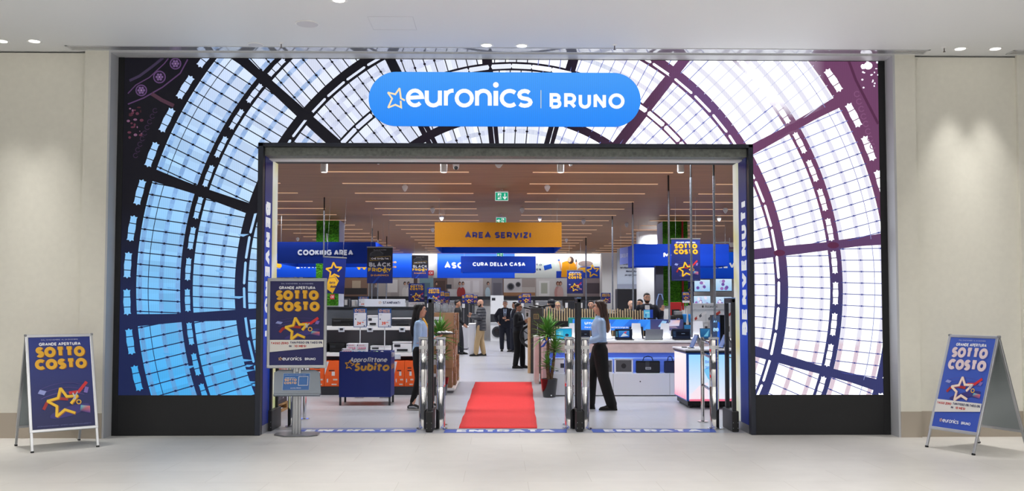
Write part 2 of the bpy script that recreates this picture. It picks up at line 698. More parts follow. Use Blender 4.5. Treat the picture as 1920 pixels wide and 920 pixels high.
def plank_mat(name):
    """brown timber ceiling: boards running left to right"""
    m = bpy.data.materials.new(name)
    m.use_nodes = True
    nt = m.node_tree
    b = nt.nodes['Principled BSDF']
    tc = nt.nodes.new('ShaderNodeTexCoord')
    mp = nt.nodes.new('ShaderNodeMapping')
    mp.inputs['Scale'].default_value = (.6, 7, 1)
    ns = nt.nodes.new('ShaderNodeTexNoise')
    ns.inputs['Scale'].default_value = 1.6
    ns.inputs['Detail'].default_value = 8
    rp = nt.nodes.new('ShaderNodeValToRGB')
    rp.color_ramp.elements[0].position = .3
    rp.color_ramp.elements[0].color = lin((130, 85, 50))
    rp.color_ramp.elements[1].position = .75
    rp.color_ramp.elements[1].color = lin((152, 103, 64))
    L = nt.links.new
    L(tc.outputs['Object'], mp.inputs['Vector'])
    L(mp.outputs[0], ns.inputs['Vector'])
    L(ns.outputs['Fac'], rp.inputs['Fac'])
    L(rp.outputs[0], b.inputs['Base Color'])
    b.inputs['Roughness'].default_value = .55
    return m


M_wall = mat('cream_plaster', (226, 224, 213), .8, noise=.02, nscale=14, bump=.08)
M_ceil = mat('white_ceiling_paint', (222, 224, 226), .55)
M_reveal = mat('pale_grey_metal', (188, 190, 194), .4)
M_black = mat('black_cladding', (14, 15, 19), .6, noise=.1, nscale=30)
M_frame = mat('dark_blue_grey_frame', (42, 46, 58), .35, metal=.3)
M_skirt = mat('brushed_skirting', (178, 168, 154), .42, metal=.2)
M_hallfloor = tile_mat('beige_stone_tiles', (212, 209, 204), .05, 1.2, .6, .42, (192, 188, 181), .003)
M_shopfloor = tile_mat('grey_shop_tiles', (186, 187, 192), .04, 1.2, .6, .32, (165, 166, 171), .003)
M_wood_ceil = plank_mat('brown_timber_ceiling')
M_white = mat('white_paint', (232, 232, 232), .45)
M_metal = mat('brushed_aluminium', (190, 192, 196), .3, metal=.85)
M_chrome = mat('chrome', (225, 225, 228), .07, metal=1.0)
M_dark = mat('black_plastic', (18, 19, 22), .42)
M_grey = mat('grey_plastic', (130, 133, 138), .5)
M_blue = mat('royal_blue_panel', (10, 62, 178), .45)
M_navy = mat('navy_panel', (14, 40, 120), .45)

struct('floor', bx(-12, 12, -17, .18, -.2, 0), M_hallfloor)
struct('floor', bx(-12.6, 14, .18, 36, -.2, -.001), M_shopfloor)
struct('ceiling', bx(-12, 12, -17, .02, HALL_Z, HALL_Z + .2), M_ceil)
struct('ceiling', bx(-12.4, 11.5, .02, 36, SHOP_Z, SHOP_Z + .2), M_wood_ceil)
# hall side walls beside the shop front
for s_, xa, xb, nm in ((-1, -12, -5.17, 'wall_left'), (1, 5.31, 12, 'wall_right')):
    struct(nm, bx(xa, xb, -.2, .05, 0, HALL_Z - .02), M_wall)
struct('wall_left', bx(-5.17, -4.87, -.25, .05, 0, HALL_Z), M_wall)
struct('wall_right', bx(5.05, 5.31, -.25, .05, 0, HALL_Z), M_wall)
struct('wall_right', bx(6.62, 7.2, -.25, -.2, 0, HALL_Z), M_wall)
struct('baseboard_left', bx(-12, -5.17, -.206, -.2, 0, .31), M_skirt)
struct('baseboard_left', bx(-5.173, -4.868, -.258, -.25, 0, .31), M_skirt)
struct('baseboard_right', bx(5.048, 5.312, -.258, -.25, 0, .32), M_skirt)
struct('baseboard_right', bx(5.31, 6.62, -.206, -.2, 0, .32), M_skirt)
struct('baseboard_right', bx(6.615, 7.2, -.258, -.25, 0, .32), M_skirt)
struct('trim_1', bx(-4.87, -4.845, -.252, .03, 0, HALL_Z), M_reveal)
struct('trim_2', bx(5.022, 5.05, -.252, .03, 0, HALL_Z), M_reveal)
struct('trim_3', bx(-4.845, 5.022, -.25, .03, 4.808, HALL_Z), M_reveal)
# black clad portal around the entrance (the jambs are .8 m deep)
XL, XR, ZT = -3.05, 3.295, 3.715
IL, IR = -2.985, 3.235
struct('wall_front', bx(-4.845, XL, .02, .8, 0, 4.81), M_black)
struct('wall_front', bx(XR, 5.022, .02, .8, 0, 4.81), M_black)
struct('wall_front', bx(XL, XR, .02, .8, ZT, 4.81), M_black)
# shop shell
struct('wall_left', bx(-12.4, -12.2, .8, 36, 0, SHOP_Z), M_white)
struct('wall_right', bx(11.5, 11.7, .8, 36, 0, SHOP_Z), M_white)
struct('wall_back', bx(-12.2, 11.5, 34, 34.2, 0, SHOP_Z), M_white)
struct('wall_front', bx(-12.4, -4.845, .62, .8, 0, SHOP_Z), M_white)
struct('wall_front', bx(5.022, 11.7, .62, .8, 0, SHOP_Z), M_white)

# door frame and shutter header
f_ = B()
box(f_, XL, IL, -.02, .1, 0, ZT + .0, .004)
box(f_, IR, XR, -.02, .1, 0, ZT + .0, .004)
box(f_, XL, XR, -.02, .1, ZT - .045, ZT, .004)
struct('door_frame', f_, M_frame)['label'] = 'dark metal frame around the shop entrance'
M_galv = mat('galvanised_steel', (112, 116, 112), .5, metal=.6, noise=.25, nscale=25)
struct('trim_4', bx(IL, IR, .06, .3, ZT - .155, ZT - .045, .006), M_galv)
struct('trim_5', bx(IL, IR, .3, .5, ZT - .17, ZT - .13), M_white)
struct('trim_6', bx(IL, IR, .5, .8, ZT - .15, ZT + .05), M_black)
struct('trim_7', bx(IL, IR, .56, .62, 0, .006), M_metal)

# ------------------------------------------------------------------ the picture on the LED wall
CX, CY = 959.0, 545.0


def mixc(a, b, t):
    t = max(0, min(1, t))
    return tuple(x + (y - x) * t for x, y in zip(a, b))


def pane_col(x, y, r=0, band=0):
    tl, bl = (186, 212, 250), (70, 172, 238)
    left = mixc(mixc((190, 214, 250), (142, 200, 248), (y - 130) / 300), bl, (y - 470) / 240)
    c = mixc(left, (226, 233, 254), (x - 300) / 330 * (1.25 - max(0, y - 200) / 500))
    c = mixc(c, (247, 249, 255), (x - 780) / 330)
    return c


def frame_col(x, y):
    if x < 760:
        c = mixc((17, 16, 24), (26, 36, 78), (y - 390) / 180)
        return c
    rt_ = mixc((112, 66, 102), (52, 56, 106), (y - 400) / 190)
    c = mixc((24, 17, 30), rt_, (x - 1050) / 230)
    c = mixc(c, (96, 92, 160), .5 * max(0, 1 - abs(x - 1330) / 110) * max(0, 1 - abs(y - 190) / 130))
    g = 1 - sqrt((x - 1440) ** 2 + (y - 140) ** 2) / 96       # ironwork washed out by the sun in the picture
    return mixc(c, (243, 244, 254), g * 2.2) if g > 0 and sqrt((x - CX) ** 2 + (y - CY) ** 2) > 545 else c


def P_(r, a):
    """picture polar -> photo pixel; a in degrees, clockwise from the left"""
    return (CX - r * cos(R(a)), CY - r * sin(R(a)))


led = Art(.0008)
led.auto, led.bright = False, 1.0
# backdrop of ironwork colour
for i in range(36):
    for j in range(16):
        x0, y0 = 220 + i * 40.2, 100 + j * 40.3
        q = [(x0, y0), (x0 + 40.2, y0), (x0 + 40.2, y0 + 40.3), (x0, y0 + 40.3)]
        led.poly(q, None, [frame_col(*p) for p in q])
RIBS = [-27.2, -4.7, 17.7, 40.5, 62.6, 84.4, 105.4, 127.0, 149.8, 171.9, 194.3, 217]
ZONES = [(621.5, 703.5), (519, 597.5), (429, 494), (337, 413), (262, 322)]
rnd = random.Random(3)
BANDS = {0: (697, 657, 626), 1: (582, 545), 2: (478, 455), 3: (392, 366), 4: (300,)}
led.up()
NB = 11
lines = []
for zi, (r0, r1) in enumerate(ZONES):
    for bi in range(len(RIBS) - 1):
        a0, a1 = RIBS[bi] + .75, RIBS[bi + 1] - .75
        n = 24
        cuts = [r0] + sorted([b + d for b in BANDS[zi] for d in (-4.2, 4.2) if r0 < b + d < r1]) + [r1]
        for k in range(n):
            t0, t1 = a0 + (a1 - a0) * k / n, a0 + (a1 - a0) * (k + 1) / n
            for ra, rb in zip(cuts, cuts[1:]):
                mid = (ra + rb) / 2
                isb = any(abs(mid - b) < 4.3 for b in BANDS[zi])
                q = [P_(ra, t0), P_(rb, t0), P_(rb, t1), P_(ra, t1)]
                cs = []
                pane = random.Random(zi * 1000 + bi * 50 + k // 2 + int(mid) * 7)
                jit = pane.uniform(-.05, .05) if q[0][0] < 950 else pane.uniform(-.012, 0)
                for p in q:
                    c = pane_col(*p)
                    if isb:
                        dk = (112, 150, 205) if p[0] < 600 else ((198, 205, 232) if p[0] < 1150 else (226, 222, 244))
                        c = mixc(c, dk, (.62 if k % 2 else .45) if p[0] < 1150 else .55)
                        if p[0] > 1300 and p[1] > 640:
                            c = mixc(c, (206, 150, 160), .35)
                    c = tuple(max(0, min(255, v * (1 + jit))) for v in c)
                    cs.append(c)
                led.poly(q, None, cs)
# streaks in some of the left panes
led.up()
for k in range(20):
    zi = rnd.choice([0, 1, 1, 1])
    a = rnd.uniform(-26, 16)
    r0 = rnd.uniform(*[(523, 560), (625, 690)][0 if zi else 1])
    x, y = P_(r0, a)
    c = mixc(pane_col(x, y), (60, 130, 205), .22)
    led.poly([(x, y), (x + rnd.uniform(14, 30), y + rnd.uniform(-2, 3)), (x + rnd.uniform(8, 24), y + rnd.uniform(3, 6)), (x + 2, y + 3)], c)
led.up()
# thin glazing bars, nearly parallel inside one facet
for zi, (r0, r1) in enumerate(ZONES):
    for bi in range(len(RIBS) - 1):
        a0, a1 = RIBS[bi], RIBS[bi + 1]
        am = (a0 + a1) / 2
        step = 1.92 if zi < 1 else (2.05 if zi == 1 else 2.5 if zi == 2 else 3.1 if zi == 3 else 4)
        nb = round((a1 - a0) / step)
        for k in range(1, nb + 1):
            a = a0 + (a1 - a0) * (k - .35) / nb
            rm = (r0 + r1) / 2
            d = am + (a - am) * .42
            x, y = P_(rm, a)
            ux, uy = -cos(R(d)), -sin(R(d))
            h = (r1 - r0) / 2 + 3
            # stay inside the facet: cut where the bar meets the rib
            def ins(t):
                X, Y = x + ux * t - CX, y + uy * t - CY
                aa = math.degrees(atan2(-Y, -X))
                if aa < -90:
                    aa += 360
                return a0 - .2 < aa < a1 + .2
            t0, t1 = -h, h
            while not ins(t0) and t0 < 0:
                t0 += 2
            while not ins(t1) and t1 > 0:
                t1 -= 2
            right = x > 1000
            fc = frame_col(x, y) if not right else ((72, 80, 150) if y > 300 else (120, 128, 196))
            if right and x < 1620 and y < 215 and x > 1330:
                fc = (214, 216, 240)          # bars burnt out by the sun in the picture
            wd = 1.9 if not right else 1.5
            led.stroke([(x + ux * t0, y + uy * t0), (x + ux * t1, y + uy * t1)], wd, fc)
            for b in BANDS[zi]:
                px_, py_ = x + ux * (b - rm), y + uy * (b - rm)
                if abs(b - rm) < h and t0 < b - rm < t1 and not (right and y < 215):
                    led.ell(px_, py_, 2.7 if not right else 1.9, 2.2 if not right else 1.7, fc, 7)
    # the thin arc wire through the outer panes
led.up()
for rr in (681,):
    pts = [P_(rr, a / 2) for a in range(-52, 420)]
    led.stroke(pts, 1.3, None, cs=[mixc(frame_col(*p), (150, 160, 215), .0 if p[0] < 900 else .8) for p in pts])
led.up()
# thick ribs
for a in RIBS[:-1]:
    pts = [P_(r, a - (620 - r) * .006) for r in range(240, 745, 24)]
    wd = 15 if a < 45 else 9.5 if a < 120 else 12
    for p0, p1 in zip(pts, pts[1:]):
        led.stroke([p0, p1], wd, None, cs=[frame_col(*p0), frame_col(*p1)])
led.up()
# open slots in the double rings
for r, hw, hl in ((721, 7.2, 2.0), (607.5, 5.4, 2.1), (501.3, 2.3, 2.5), (421, 4.3, 2.65)):
    for bi in range(len(RIBS) - 1):
        a0, a1 = RIBS[bi], RIBS[bi + 1]
        for k in range(4):
            a = a0 + 3.0 + (a1 - a0 - .4) / 4 * k
            if a > 62.6 and a < 84 and r == 503:
                pass
            o = []
            prof = [(-1, 0), (-.88, .35), (-.9, .95), (-.76, .8), (-.4, .84), (0, .96), (.4, .84), (.76, .8), (.9, .95), (.88, .35), (1, 0)]
            if r < 550:
                prof = [(-1, 0), (-.9, 1), (.9, 1), (1, 0)]
            for t, wv in prof:
                o.append(P_(r + hw * wv, a + hl * t))
            for t, wv in prof[-2:0:-1]:
                o.append(P_(r - hw * wv, a + hl * t))
            c = pane_col(*P_(r, a))
            led.poly(o, c)
led.up()
for r, hw in ((721, 7), (609, 6.5)):
    for bi in range(len(RIBS) - 1):
        a0, a1 = RIBS[bi], RIBS[bi + 1]
        for k in range(4):
            a = a0 + 3.0 + (a1 - a0 - .4) / 4 * k
            for d in (-.75, .75):
                p0, p1 = P_(r - hw, a + d), P_(r + hw, a + d)
                led.stroke([p0, p1], 1.6, frame_col(*p0))
# knots where ribs and rings cross
for a in RIBS[:-1]:
    for r in (609, 507):
        x, y = P_(r, a)
        c = frame_col(x, y)
        if x > 1400 and 400 < y < 520:
            c = (92, 40, 72)
        led.ell(x, y, *((11, 6) if x > 1000 else (15, 10)), c, 12, a=0)
led.up()
# ornament of the spandrels: scroll bands top left, top right
for (px_, py_, rr) in ((265, 170, 11), (299, 145, 12), (329, 120, 11)):
    led.ell(px_, py_, rr, rr, (92, 66, 108), 18)
led.up()
for (px_, py_, rr) in ((265, 170, 11), (299, 145, 12), (329, 120, 11)):
    led.ell(px_, py_, rr - 2.2, rr - 2.2, (30, 20, 38), 18)
led.up()
for (px_, py_, rr) in ((265, 170, 11), (299, 145, 12), (329, 120, 11)):
    for k in range(6):
        led.ell(px_ + 5 * cos(k * pi / 3), py_ + 5 * sin(k * pi / 3), 2.4, 2.4, (110, 84, 128), 8)
    led.ell(px_, py_, 2.2, 2.2, (140, 110, 150), 8)
def band(pts, wd, c):
    led.stroke(pts, wd, c)
band([(243, 152), (262, 143), (285, 126), (306, 109)], 5, (58, 48, 72))
band([(240, 196), (270, 184), (305, 164), (338, 138), (352, 112)], 2.5, (84, 58, 96))
band([(240, 176), (255, 160), (280, 146), (308, 120), (316, 110)], 2, (84, 58, 96))
band([(284, 176), (303, 188), (326, 199)], 7, (74, 48, 62))
for k in range(9):
    x, y = 291 - k * 5.2 + (k * k) * .08, 208 + k * 10.5
    led.stroke(arc(x, y, 4.2, 4.2, 20, 320, 8), 1.6, (54, 40, 62))
for k in range(26):
    x, y = 240 + rnd.uniform(0, 26), 200 + rnd.uniform(0, 60)
    led.ell(x, y, rnd.uniform(1, 4), rnd.uniform(1, 3), rnd.choice([(92, 50, 66), (120, 84, 110), (70, 36, 44)]), 7)
for k in range(8):
    x, y = 1606 + k * 4.2, 176 + k * 14
    led.stroke(arc(x, y, 5, 5, 20, 320, 8), 1.8, (132, 84, 122))
led.stroke([(1590, 112), (1604, 150), (1646, 232)], 5, (86, 44, 74))
for k in range(20):
    x, y = 1628 + rnd.uniform(-12, 20), 124 + rnd.uniform(-14, 40)
    led.ell(x, y, rnd.uniform(1, 2.6), rnd.uniform(1, 2.6), (246, 240, 255), 8)
led.ell(1627, 123, 8, 7, (250, 248, 255), 14)
led.ell(1617, 124, 4, 4, (250, 248, 255), 10)
led_root = thing('led_video_wall', 'huge LED video wall above and beside the entrance showing a glass dome', 'screen', (0, 0, 0))
Pw = lambda x, y: at(x, y, 0)
x0s, x1s = at(228, 425, 0).x, at(1650.5, 425, 0).x
zt, zb = 4.800, at(940, 740, 0).z
clipL = [(Vector((x0s, 0, 0)), Vector((-1, 0, 0))), (Vector((x1s, 0, 0)), Vector((1, 0, 0))),
         (Vector((0, 0, zt)), Vector((0, 0, 1))), (Vector((0, 0, zb)), Vector((0, 0, -1)))]
pic = led.build('picture', SCREEN, parent=led_root, clip=clipL, fn=lambda x, y: at(x, y, -.006))
bm = B()
bm.from_mesh(pic.data)
for co, no in ((XL - .0, 0), (XR, 0), (0, ZT)):
    if no == 0:
        bmesh.ops.bisect_plane(bm, geom=bm.verts[:] + bm.edges[:] + bm.faces[:], plane_co=(co, 0, 0), plane_no=(1, 0, 0))
    else:
        bmesh.ops.bisect_plane(bm, geom=bm.verts[:] + bm.edges[:] + bm.faces[:], plane_co=(0, 0, no), plane_no=(0, 0, 1))
dl = [f for f in bm.faces if XL < f.calc_center_median().x < XR and f.calc_center_median().z < ZT]
bmesh.ops.delete(bm, geom=dl, context='FACES')
bm.to_mesh(pic.data)
bm.free()
# the cabinet behind the picture, and the black plinths below it
f_ = B()
box(f_, -4.843, XL, .0, .02, zb, 4.806)
box(f_, XR, 5.02, .0, .02, zb, 4.806)
box(f_, XL, XR, .0, .02, ZT, 4.806)
box(f_, -4.843, x0s, -.012, .0, 0.0, 4.806)
box(f_, x1s, 5.02, -.012, .0, 0.0, 4.806)
obj('cabinet', f_, M_black, led_root)
for a_, b_ in ((x0s, XL), (XR, x1s)):
    obj('plinth_panel', bx(a_, b_, -.012, .02, 0, zb, .003), M_black, led_root)

# ------------------------------------------------------------------ the blue shop sign on the wall
def pill(bm, x0, x1, z0, z1, y0, y1):
    h = (z1 - z0) / 2
    cz = (z0 + z1) / 2
    pts = [(x1 - h + h * cos(R(a)), cz + h * sin(R(a))) for a in range(-90, 91, 6)] + [(x0 + h + h * cos(R(a)), cz + h * sin(R(a))) for a in range(90, 271, 6)]
    return prism(bm, pts, y0, y1), pts


sA, sB = at(691, 186, -.03), at(1201, 186, -.03)
zS1, zS0 = at(946, 135.5, -.03).z, at(946, 237, -.03).z
sg = thing('shop_sign', 'large blue pill-shaped shop sign with white lettering above the entrance', 'sign', ((sA.x + sB.x) / 2, -.03, (zS0 + zS1) / 2))
hw_, hh_ = (sB.x - sA.x) / 2, (zS1 - zS0) / 2
bm, pp = pill(B(), -hw_, hw_, -hh_, hh_, 0, .02)
obj('sign_body', bm, mat('sign_edge_blue', (30, 110, 220), .4), sg)
a_ = Art(.001)
a_.poly(pp, None, [mixc((38, 138, 250), (72, 158, 250), .5 + z / (2 * hh_)) for x, z in pp])
a_.build('sign_face', SCREEN, (0, -.002, 0), parent=sg)


def logo_word(a, x, y, h, c, w=.2, sc=(244, 222, 176), fitw=None, star=True, sw=.085):
    """'euronics' with its little open star in front; h = ascender-less body height *1.43"""
    if star:
        a.star(x + h * .30, y + h * .36, h * .50, h * sw, sc, rot=-10)
        x += h * .74
    a.text('euronics', x, y, h, c, w, fit=fitw, gap=.3)
    return a


s0 = lambda px, py: (at(px, py, -.032).x - sg.location.x, at(px, py, -.032).z - sg.location.z)
a_ = Art(.001)
x_, z_ = s0(762, 202)
x2_, _ = s0(997, 202)
_, zt_ = s0(762, 168)
hcap = (zt_ - z_) / .7 * 1.0
for ch_, xa_, xb_ in (('e', 761.5, 794), ('u', 796.7, 827.7), ('r', 832.7, 852.4), ('o', 853, 887.6), ('n', 891, 921.3), ('i', 925, 933.7), ('c', 937.3, 967.4), ('s', 969.7, 997.3)):
    xa2, xb2 = s0(xa_, 202)[0], s0(xb_, 202)[0]
    a_.text(ch_, xa2, z_, hcap, (252, 253, 255), .18, fit=(xb2 - xa2) if ch_ != 'i' else None, gap=0, wide=1.6)
x_, z_ = s0(1031, 203.5)
x2_, zt_ = s0(1170, 175)
for ch_, xa_, xb_ in (('B', 1030, 1052.7), ('R', 1057, 1081), ('U', 1084.5, 1108), ('N', 1112.6, 1136), ('O', 1140.5, 1170.9)):
    xa2, xb2 = s0(xa_, 203)[0], s0(xb_, 203)[0]
    a_.text(ch_, xa2, z_, zt_ - z_, (252, 253, 255), .22, fit=xb2 - xa2, gap=0)
x_, z_ = s0(1014, 203)
_, zt_ = s0(1014, 169)
a_.rect(x_ - .004, z_, x_ + .004, zt_, (226, 222, 190))
a_.build('lettering', attr_mat('lit_letters', 1.05, .5, 0), (0, -.006, 0), parent=sg)
a_ = Art(.001)
# the logo's open star
sp = [(759, 188.5), (751.5, 184.5), (749, 165.5), (741, 177), (727, 173.5), (735, 185), (727.5, 202), (741, 196.5), (752, 201.5), (751, 189)]
a_.stroke([s0(*p) for p in sp], .022, (252, 226, 180))
a_.build('star_mark', attr_mat('lit_letters', 1.05), (0, -.006, 0), parent=sg)

# ------------------------------------------------------------------ hall ceiling fittings
def hpos(px, py):
    return gnd(px, py, HALL_Z)


def downlight(loc, seen=True):
    d = thing('downlight', '', 'ceiling light', loc)
    bm = B()
    lathe(bm, [(.062, 0), (.085, -.006), (.088, 0), (.088, .004), (.06, .004)], seg=24)
    obj('trim_ring', bm, M_white, d, smooth=True)
    bm = B()
    lathe(bm, [(.061, -.003), (.061, -.001)], seg=24)
    obj('diffuser', bm, mat('lamp_glow', (255, 252, 244), .5, emit=5), d)
    return d


def hall_lamp(loc, p, SPR=150):
    l = bpy.data.lights.new('downlight_or_fill_lamp', 'AREA')
    l.shape = 'DISK'
    l.size = .11
    l.energy = p
    l.color = (1, .97, .925)
    l.spread = R(SPR)
    o = bpy.data.objects.new('downlight_or_fill_lamp', l)
    o.location = (loc[0], loc[1], HALL_Z - .012)
    C.objects.link(o)


DL = [((3, 78), 'leftmost recessed ceiling downlight, cut by the left edge of the view'),
      ((64, 78), 'round ceiling downlight above the left poster board'),
      ((635, 1), 'round ceiling downlight nearest the viewer, at the top edge'),
      ((912, 85), 'left one of the two downlights above the blue shop sign'),
      ((978, 86), 'right one of the two downlights above the blue shop sign'),
      ((1800, 91), 'left one of the two downlights above the right wall'),
      ((1866, 91), 'right one of the two downlights above the right wall')]
for (px_, py_), lb in DL:
    p = hpos(px_, py_)
    d = downlight((p.x, p.y, HALL_Z))
    d['label'] = lb
    d['group'] = 'recessed hall downlights'
    hall_lamp(p, 4.5 if px_ < 100 or px_ > 1700 else 3, 44)
for x_, y_ in HALL_FILL:
    hall_lamp((x_, y_), 72)  # unseen lamps without fittings, added as general fill for the hall
# speakers flush in the ceiling
for (px_, py_), r_, lb in (((576, 44.5), .135, 'large round white loudspeaker grille flush in the hall ceiling'),
                           ((479, 84), .1, 'smaller round ceiling grille beside the sprinkler, near the air slot')):
    p = hpos(px_, py_)
    t = thing('ceiling_speaker', lb, 'speaker', p)
    bm = B(); lathe(bm, [(r_ - .01, -.008), (r_, -.006), (r_, 0)], seg=28)
    obj('bezel', bm, M_white, t)
    bm = B(); lathe(bm, [(r_ - .014, -.011), (r_ - .012, -.008)], seg=28)
    obj('grille', bm, mat('grille_white', (205, 205, 210), .6), t)
for (px_, py_), lb in (((527, 81), 'ceiling sprinkler head above the left part of the screen'),
                       ((1152, 84), 'ceiling sprinkler head right of the blue shop sign'),
                       ((1770, 88), 'ceiling sprinkler head beside the right pair of downlights')):
    p = hpos(px_, py_)
    t = thing('sprinkler', lb, 'sprinkler', p, group='ceiling sprinklers')
    bm = B(); lathe(bm, [(.018, -.012), (.035, 0)], seg=16); obj('escutcheon', bm, M_white, t)
    bm = B(); cyl(bm, (0, 0, -.012), (0, 0, -.055), .006); cyl(bm, (0, 0, -.055), (0, 0, -.06), .016)
    obj('deflector', bm, mat('dull_brass', (110, 100, 96), .4, metal=.6), t)
# linear air diffuser set in the ceiling just in front of the screen
def slot(px0, px1, lb):
    a, b = gnd(px0, 97, HALL_Z), gnd(px1, 100 if px1 > 900 else 97, HALL_Z)
    t = thing('air_diffuser', lb, 'air vent', ((a.x + b.x) / 2, -.385, HALL_Z))
    h = (b.x - a.x) / 2
    y0, y1 = -.10, .10
    f = B()
    box(f, -h, h, y0, y0 + .02, -.006, 0); box(f, -h, h, y1 - .02, y1, -.006, 0)
    box(f, -h, -h + .02, y0, y1, -.006, 0); box(f, h - .02, h, y0, y1, -.006, 0)
    n = max(1, round(2 * h / .98))
    for i in range(1, n):
        x = -h + 2 * h * i / n
        box(f, x - .003, x + .003, y0, y1, -.005, 0)
    obj('frame', f, M_reveal, t)
    f = B()
    for k in range(3):
        y = y0 + .022 + k * .054
        box(f, -h + .02, h - .02, y, y + .046, -.006, -.001)
    obj('slats', f, mat('glossy_pale_slat', (186, 188, 194), .08, metal=.55), t)
    obj('duct', bx(-h + .02, h - .02, y0 + .02, y1 - .02, -.001, 0), M_dark, t)
slot(140, 1732, 'long slotted air diffuser in the ceiling right above the video wall')
slot(1893, 2200, 'slotted air diffuser at the right edge of the ceiling')
hp = hpos(736, 44)
f_ = B()
for a_, b_ in (((-.25, -.25), (.25, -.25)), ((.25, -.25), (.25, .25)), ((.25, .25), (-.25, .25)), ((-.25, .25), (-.25, -.25))):
    cyl(f_, (hp.x + a_[0], hp.y + a_[1], HALL_Z), (hp.x + b_[0], hp.y + b_[1], HALL_Z), .0022, seg=6)
tag(obj('access_hatch', f_, M_reveal), 'faint square outline of an access hatch in the hall ceiling', 'hatch')

# ------------------------------------------------------------------ jamb graphics: deep blue with the welcome word
bl_ = Art(.0008)


def jamb(side):
    x = IL + .001 if side < 0 else IR - .001
    xo = XL + .0 if side < 0 else XR
    t = thing('jamb_panel', ('left' if side < 0 else 'right') + ' inner side of the entrance, blue panel with white BENVENUTI running ' + ('down' if side < 0 else 'up'), 'panel', (x, .1, 0))
    b = bx(0, .06, 0, .7, .06, 3.58) if side > 0 else bx(-.06, 0, 0, .7, .06, 3.58)
    obj('panel_body', b, M_navy, t)
    obj('kick_plate', bx(-.004, .002, 0, .7, 0, .11) if side < 0 else bx(-.002, .004, 0, .7, 0, .11), M_metal, t)
    a = Art(.001)
    z0, z1 = .11, 3.56
    n = 14
    # u runs left to right for someone facing the panel
    W = .4
    for i in range(n):
        za, zb_ = z0 + (z1 - z0) * i / n, z0 + (z1 - z0) * (i + 1) / n
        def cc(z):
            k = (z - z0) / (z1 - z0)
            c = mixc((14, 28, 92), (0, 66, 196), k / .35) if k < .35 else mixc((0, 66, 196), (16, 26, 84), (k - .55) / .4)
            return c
        a.poly([(0, za), (W, za), (W, zb_), (0, zb_)], None, [cc(za), cc(za), cc(zb_), cc(zb_)])
        def leafc(j, q):
            r2 = random.Random(j * 7 + side + q * 100)
            return r2.choice([(226, 230, 222), (206, 214, 176), (232, 232, 226), (188, 198, 130), (222, 214, 150)] if q else [(228, 230, 224), (214, 218, 190), (210, 206, 150)])
        a.poly([(W, za), (.7, za), (.7, zb_), (W, zb_)], None, [leafc(i, 0), leafc(i, 1), leafc(i + 1, 1), leafc(i + 1, 0)])
    a.up()
    if side < 0:
        # seen from inside the doorway u = depth; word reads downwards
        a.text('BENVENUTI', .04, 2.98, .26, (240, 244, 250), .3, fit=1.74, rot=-90)
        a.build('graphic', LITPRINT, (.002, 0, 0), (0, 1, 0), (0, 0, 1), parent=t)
    else:
        b2 = Art(.001)
        for v, f, c in ((a.v, a.f, a.c),):
            b2.v = [(.7 - p[0], p[1], p[2]) for p in v]
            b2.f, b2.c, b2.l = f, c, a.l
        b2.text('BENVENUTI', .68, .80 + .46, .26, (240, 244, 250), .3, fit=1.74, rot=90)
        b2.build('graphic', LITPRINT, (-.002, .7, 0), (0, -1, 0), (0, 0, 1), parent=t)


jamb(-1)
jamb(1)
# ------------------------------------------------------------------ prints used on several posters
GOLD, NAVY = (238, 180, 40), (22, 34, 100)


def items(a, x, y, w, h, sg=((176, 106, 14), (246, 200, 44))):
    """floating gadgets, swirl, ribbon, scissors and the open star"""
    for k in range(3):
        a.stroke([(x + w * (.15 + .7 * t), y + h * (.56 + .1 * k - .35 * (t - .4) ** 2 + .12 * t)) for t in [i / 10 for i in range(11)]], h * .006 * (2 - k * .5), (96, 74, 150))
    a.ell(x + w * .6, y + h * .22, w * .34, h * .1, (52, 44, 126), 24, 15)
    a.up()
    a.stroke([(x + w * .18, y + h * .28), (x + w * .24, y + h * .42), (x + w * .4, y + h * .5), (x + w * .58, y + h * .47)], w * .05, (168, 34, 34))
    a.stroke([(x + w * .60, y + h * .60), (x + w * .76, y + h * .62), (x + w * .9, y + h * .82)], w * .05, (214, 34, 40))
    a.poly([(x + w * .1, y + h * .62), (x + w * .2, y + h * .58), (x + w * .24, y + h * .66), (x + w * .14, y + h * .70)], (150, 160, 220))
    a.poly([(x + w * .84, y + h * .6), (x + w * .9, y + h * .58), (x + w * .93, y + h * .7), (x + w * .87, y + h * .72)], (130, 110, 190))
    a.poly([(x + w * .76, y + h * .2), (x + w * .93, y + h * .15), (x + w * .93, y + h * .3), (x + w * .78, y + h * .33)], (40, 60, 130), [(30, 40, 110), (80, 60, 150), (230, 120, 120), (90, 210, 220)])
    a.up()
    # star: deep side, then the bright face
    cx, cy, r = x + w * .5, y + h * .40, min(w * .26, h * .43)
    a.star(cx + w * .010, cy - h * .012, r, w * .05, sg[0], rot=8)
    a.up()
    a.star(cx, cy, r, w * .042, sg[1], rot=8)
    a.up()
    a.stroke([(x + w * .66, y + h * .60), (x + w * .7, y + h * .46)], w * .02, (200, 205, 215))
    a.stroke([(x + w * .74, y + h * .62), (x + w * .66, y + h * .46)], w * .02, (180, 185, 200))
    a.stroke(arc(x + w * .75, y + h * .40, w * .035, w * .035, 0, 360, 10), w * .015, (246, 190, 40))


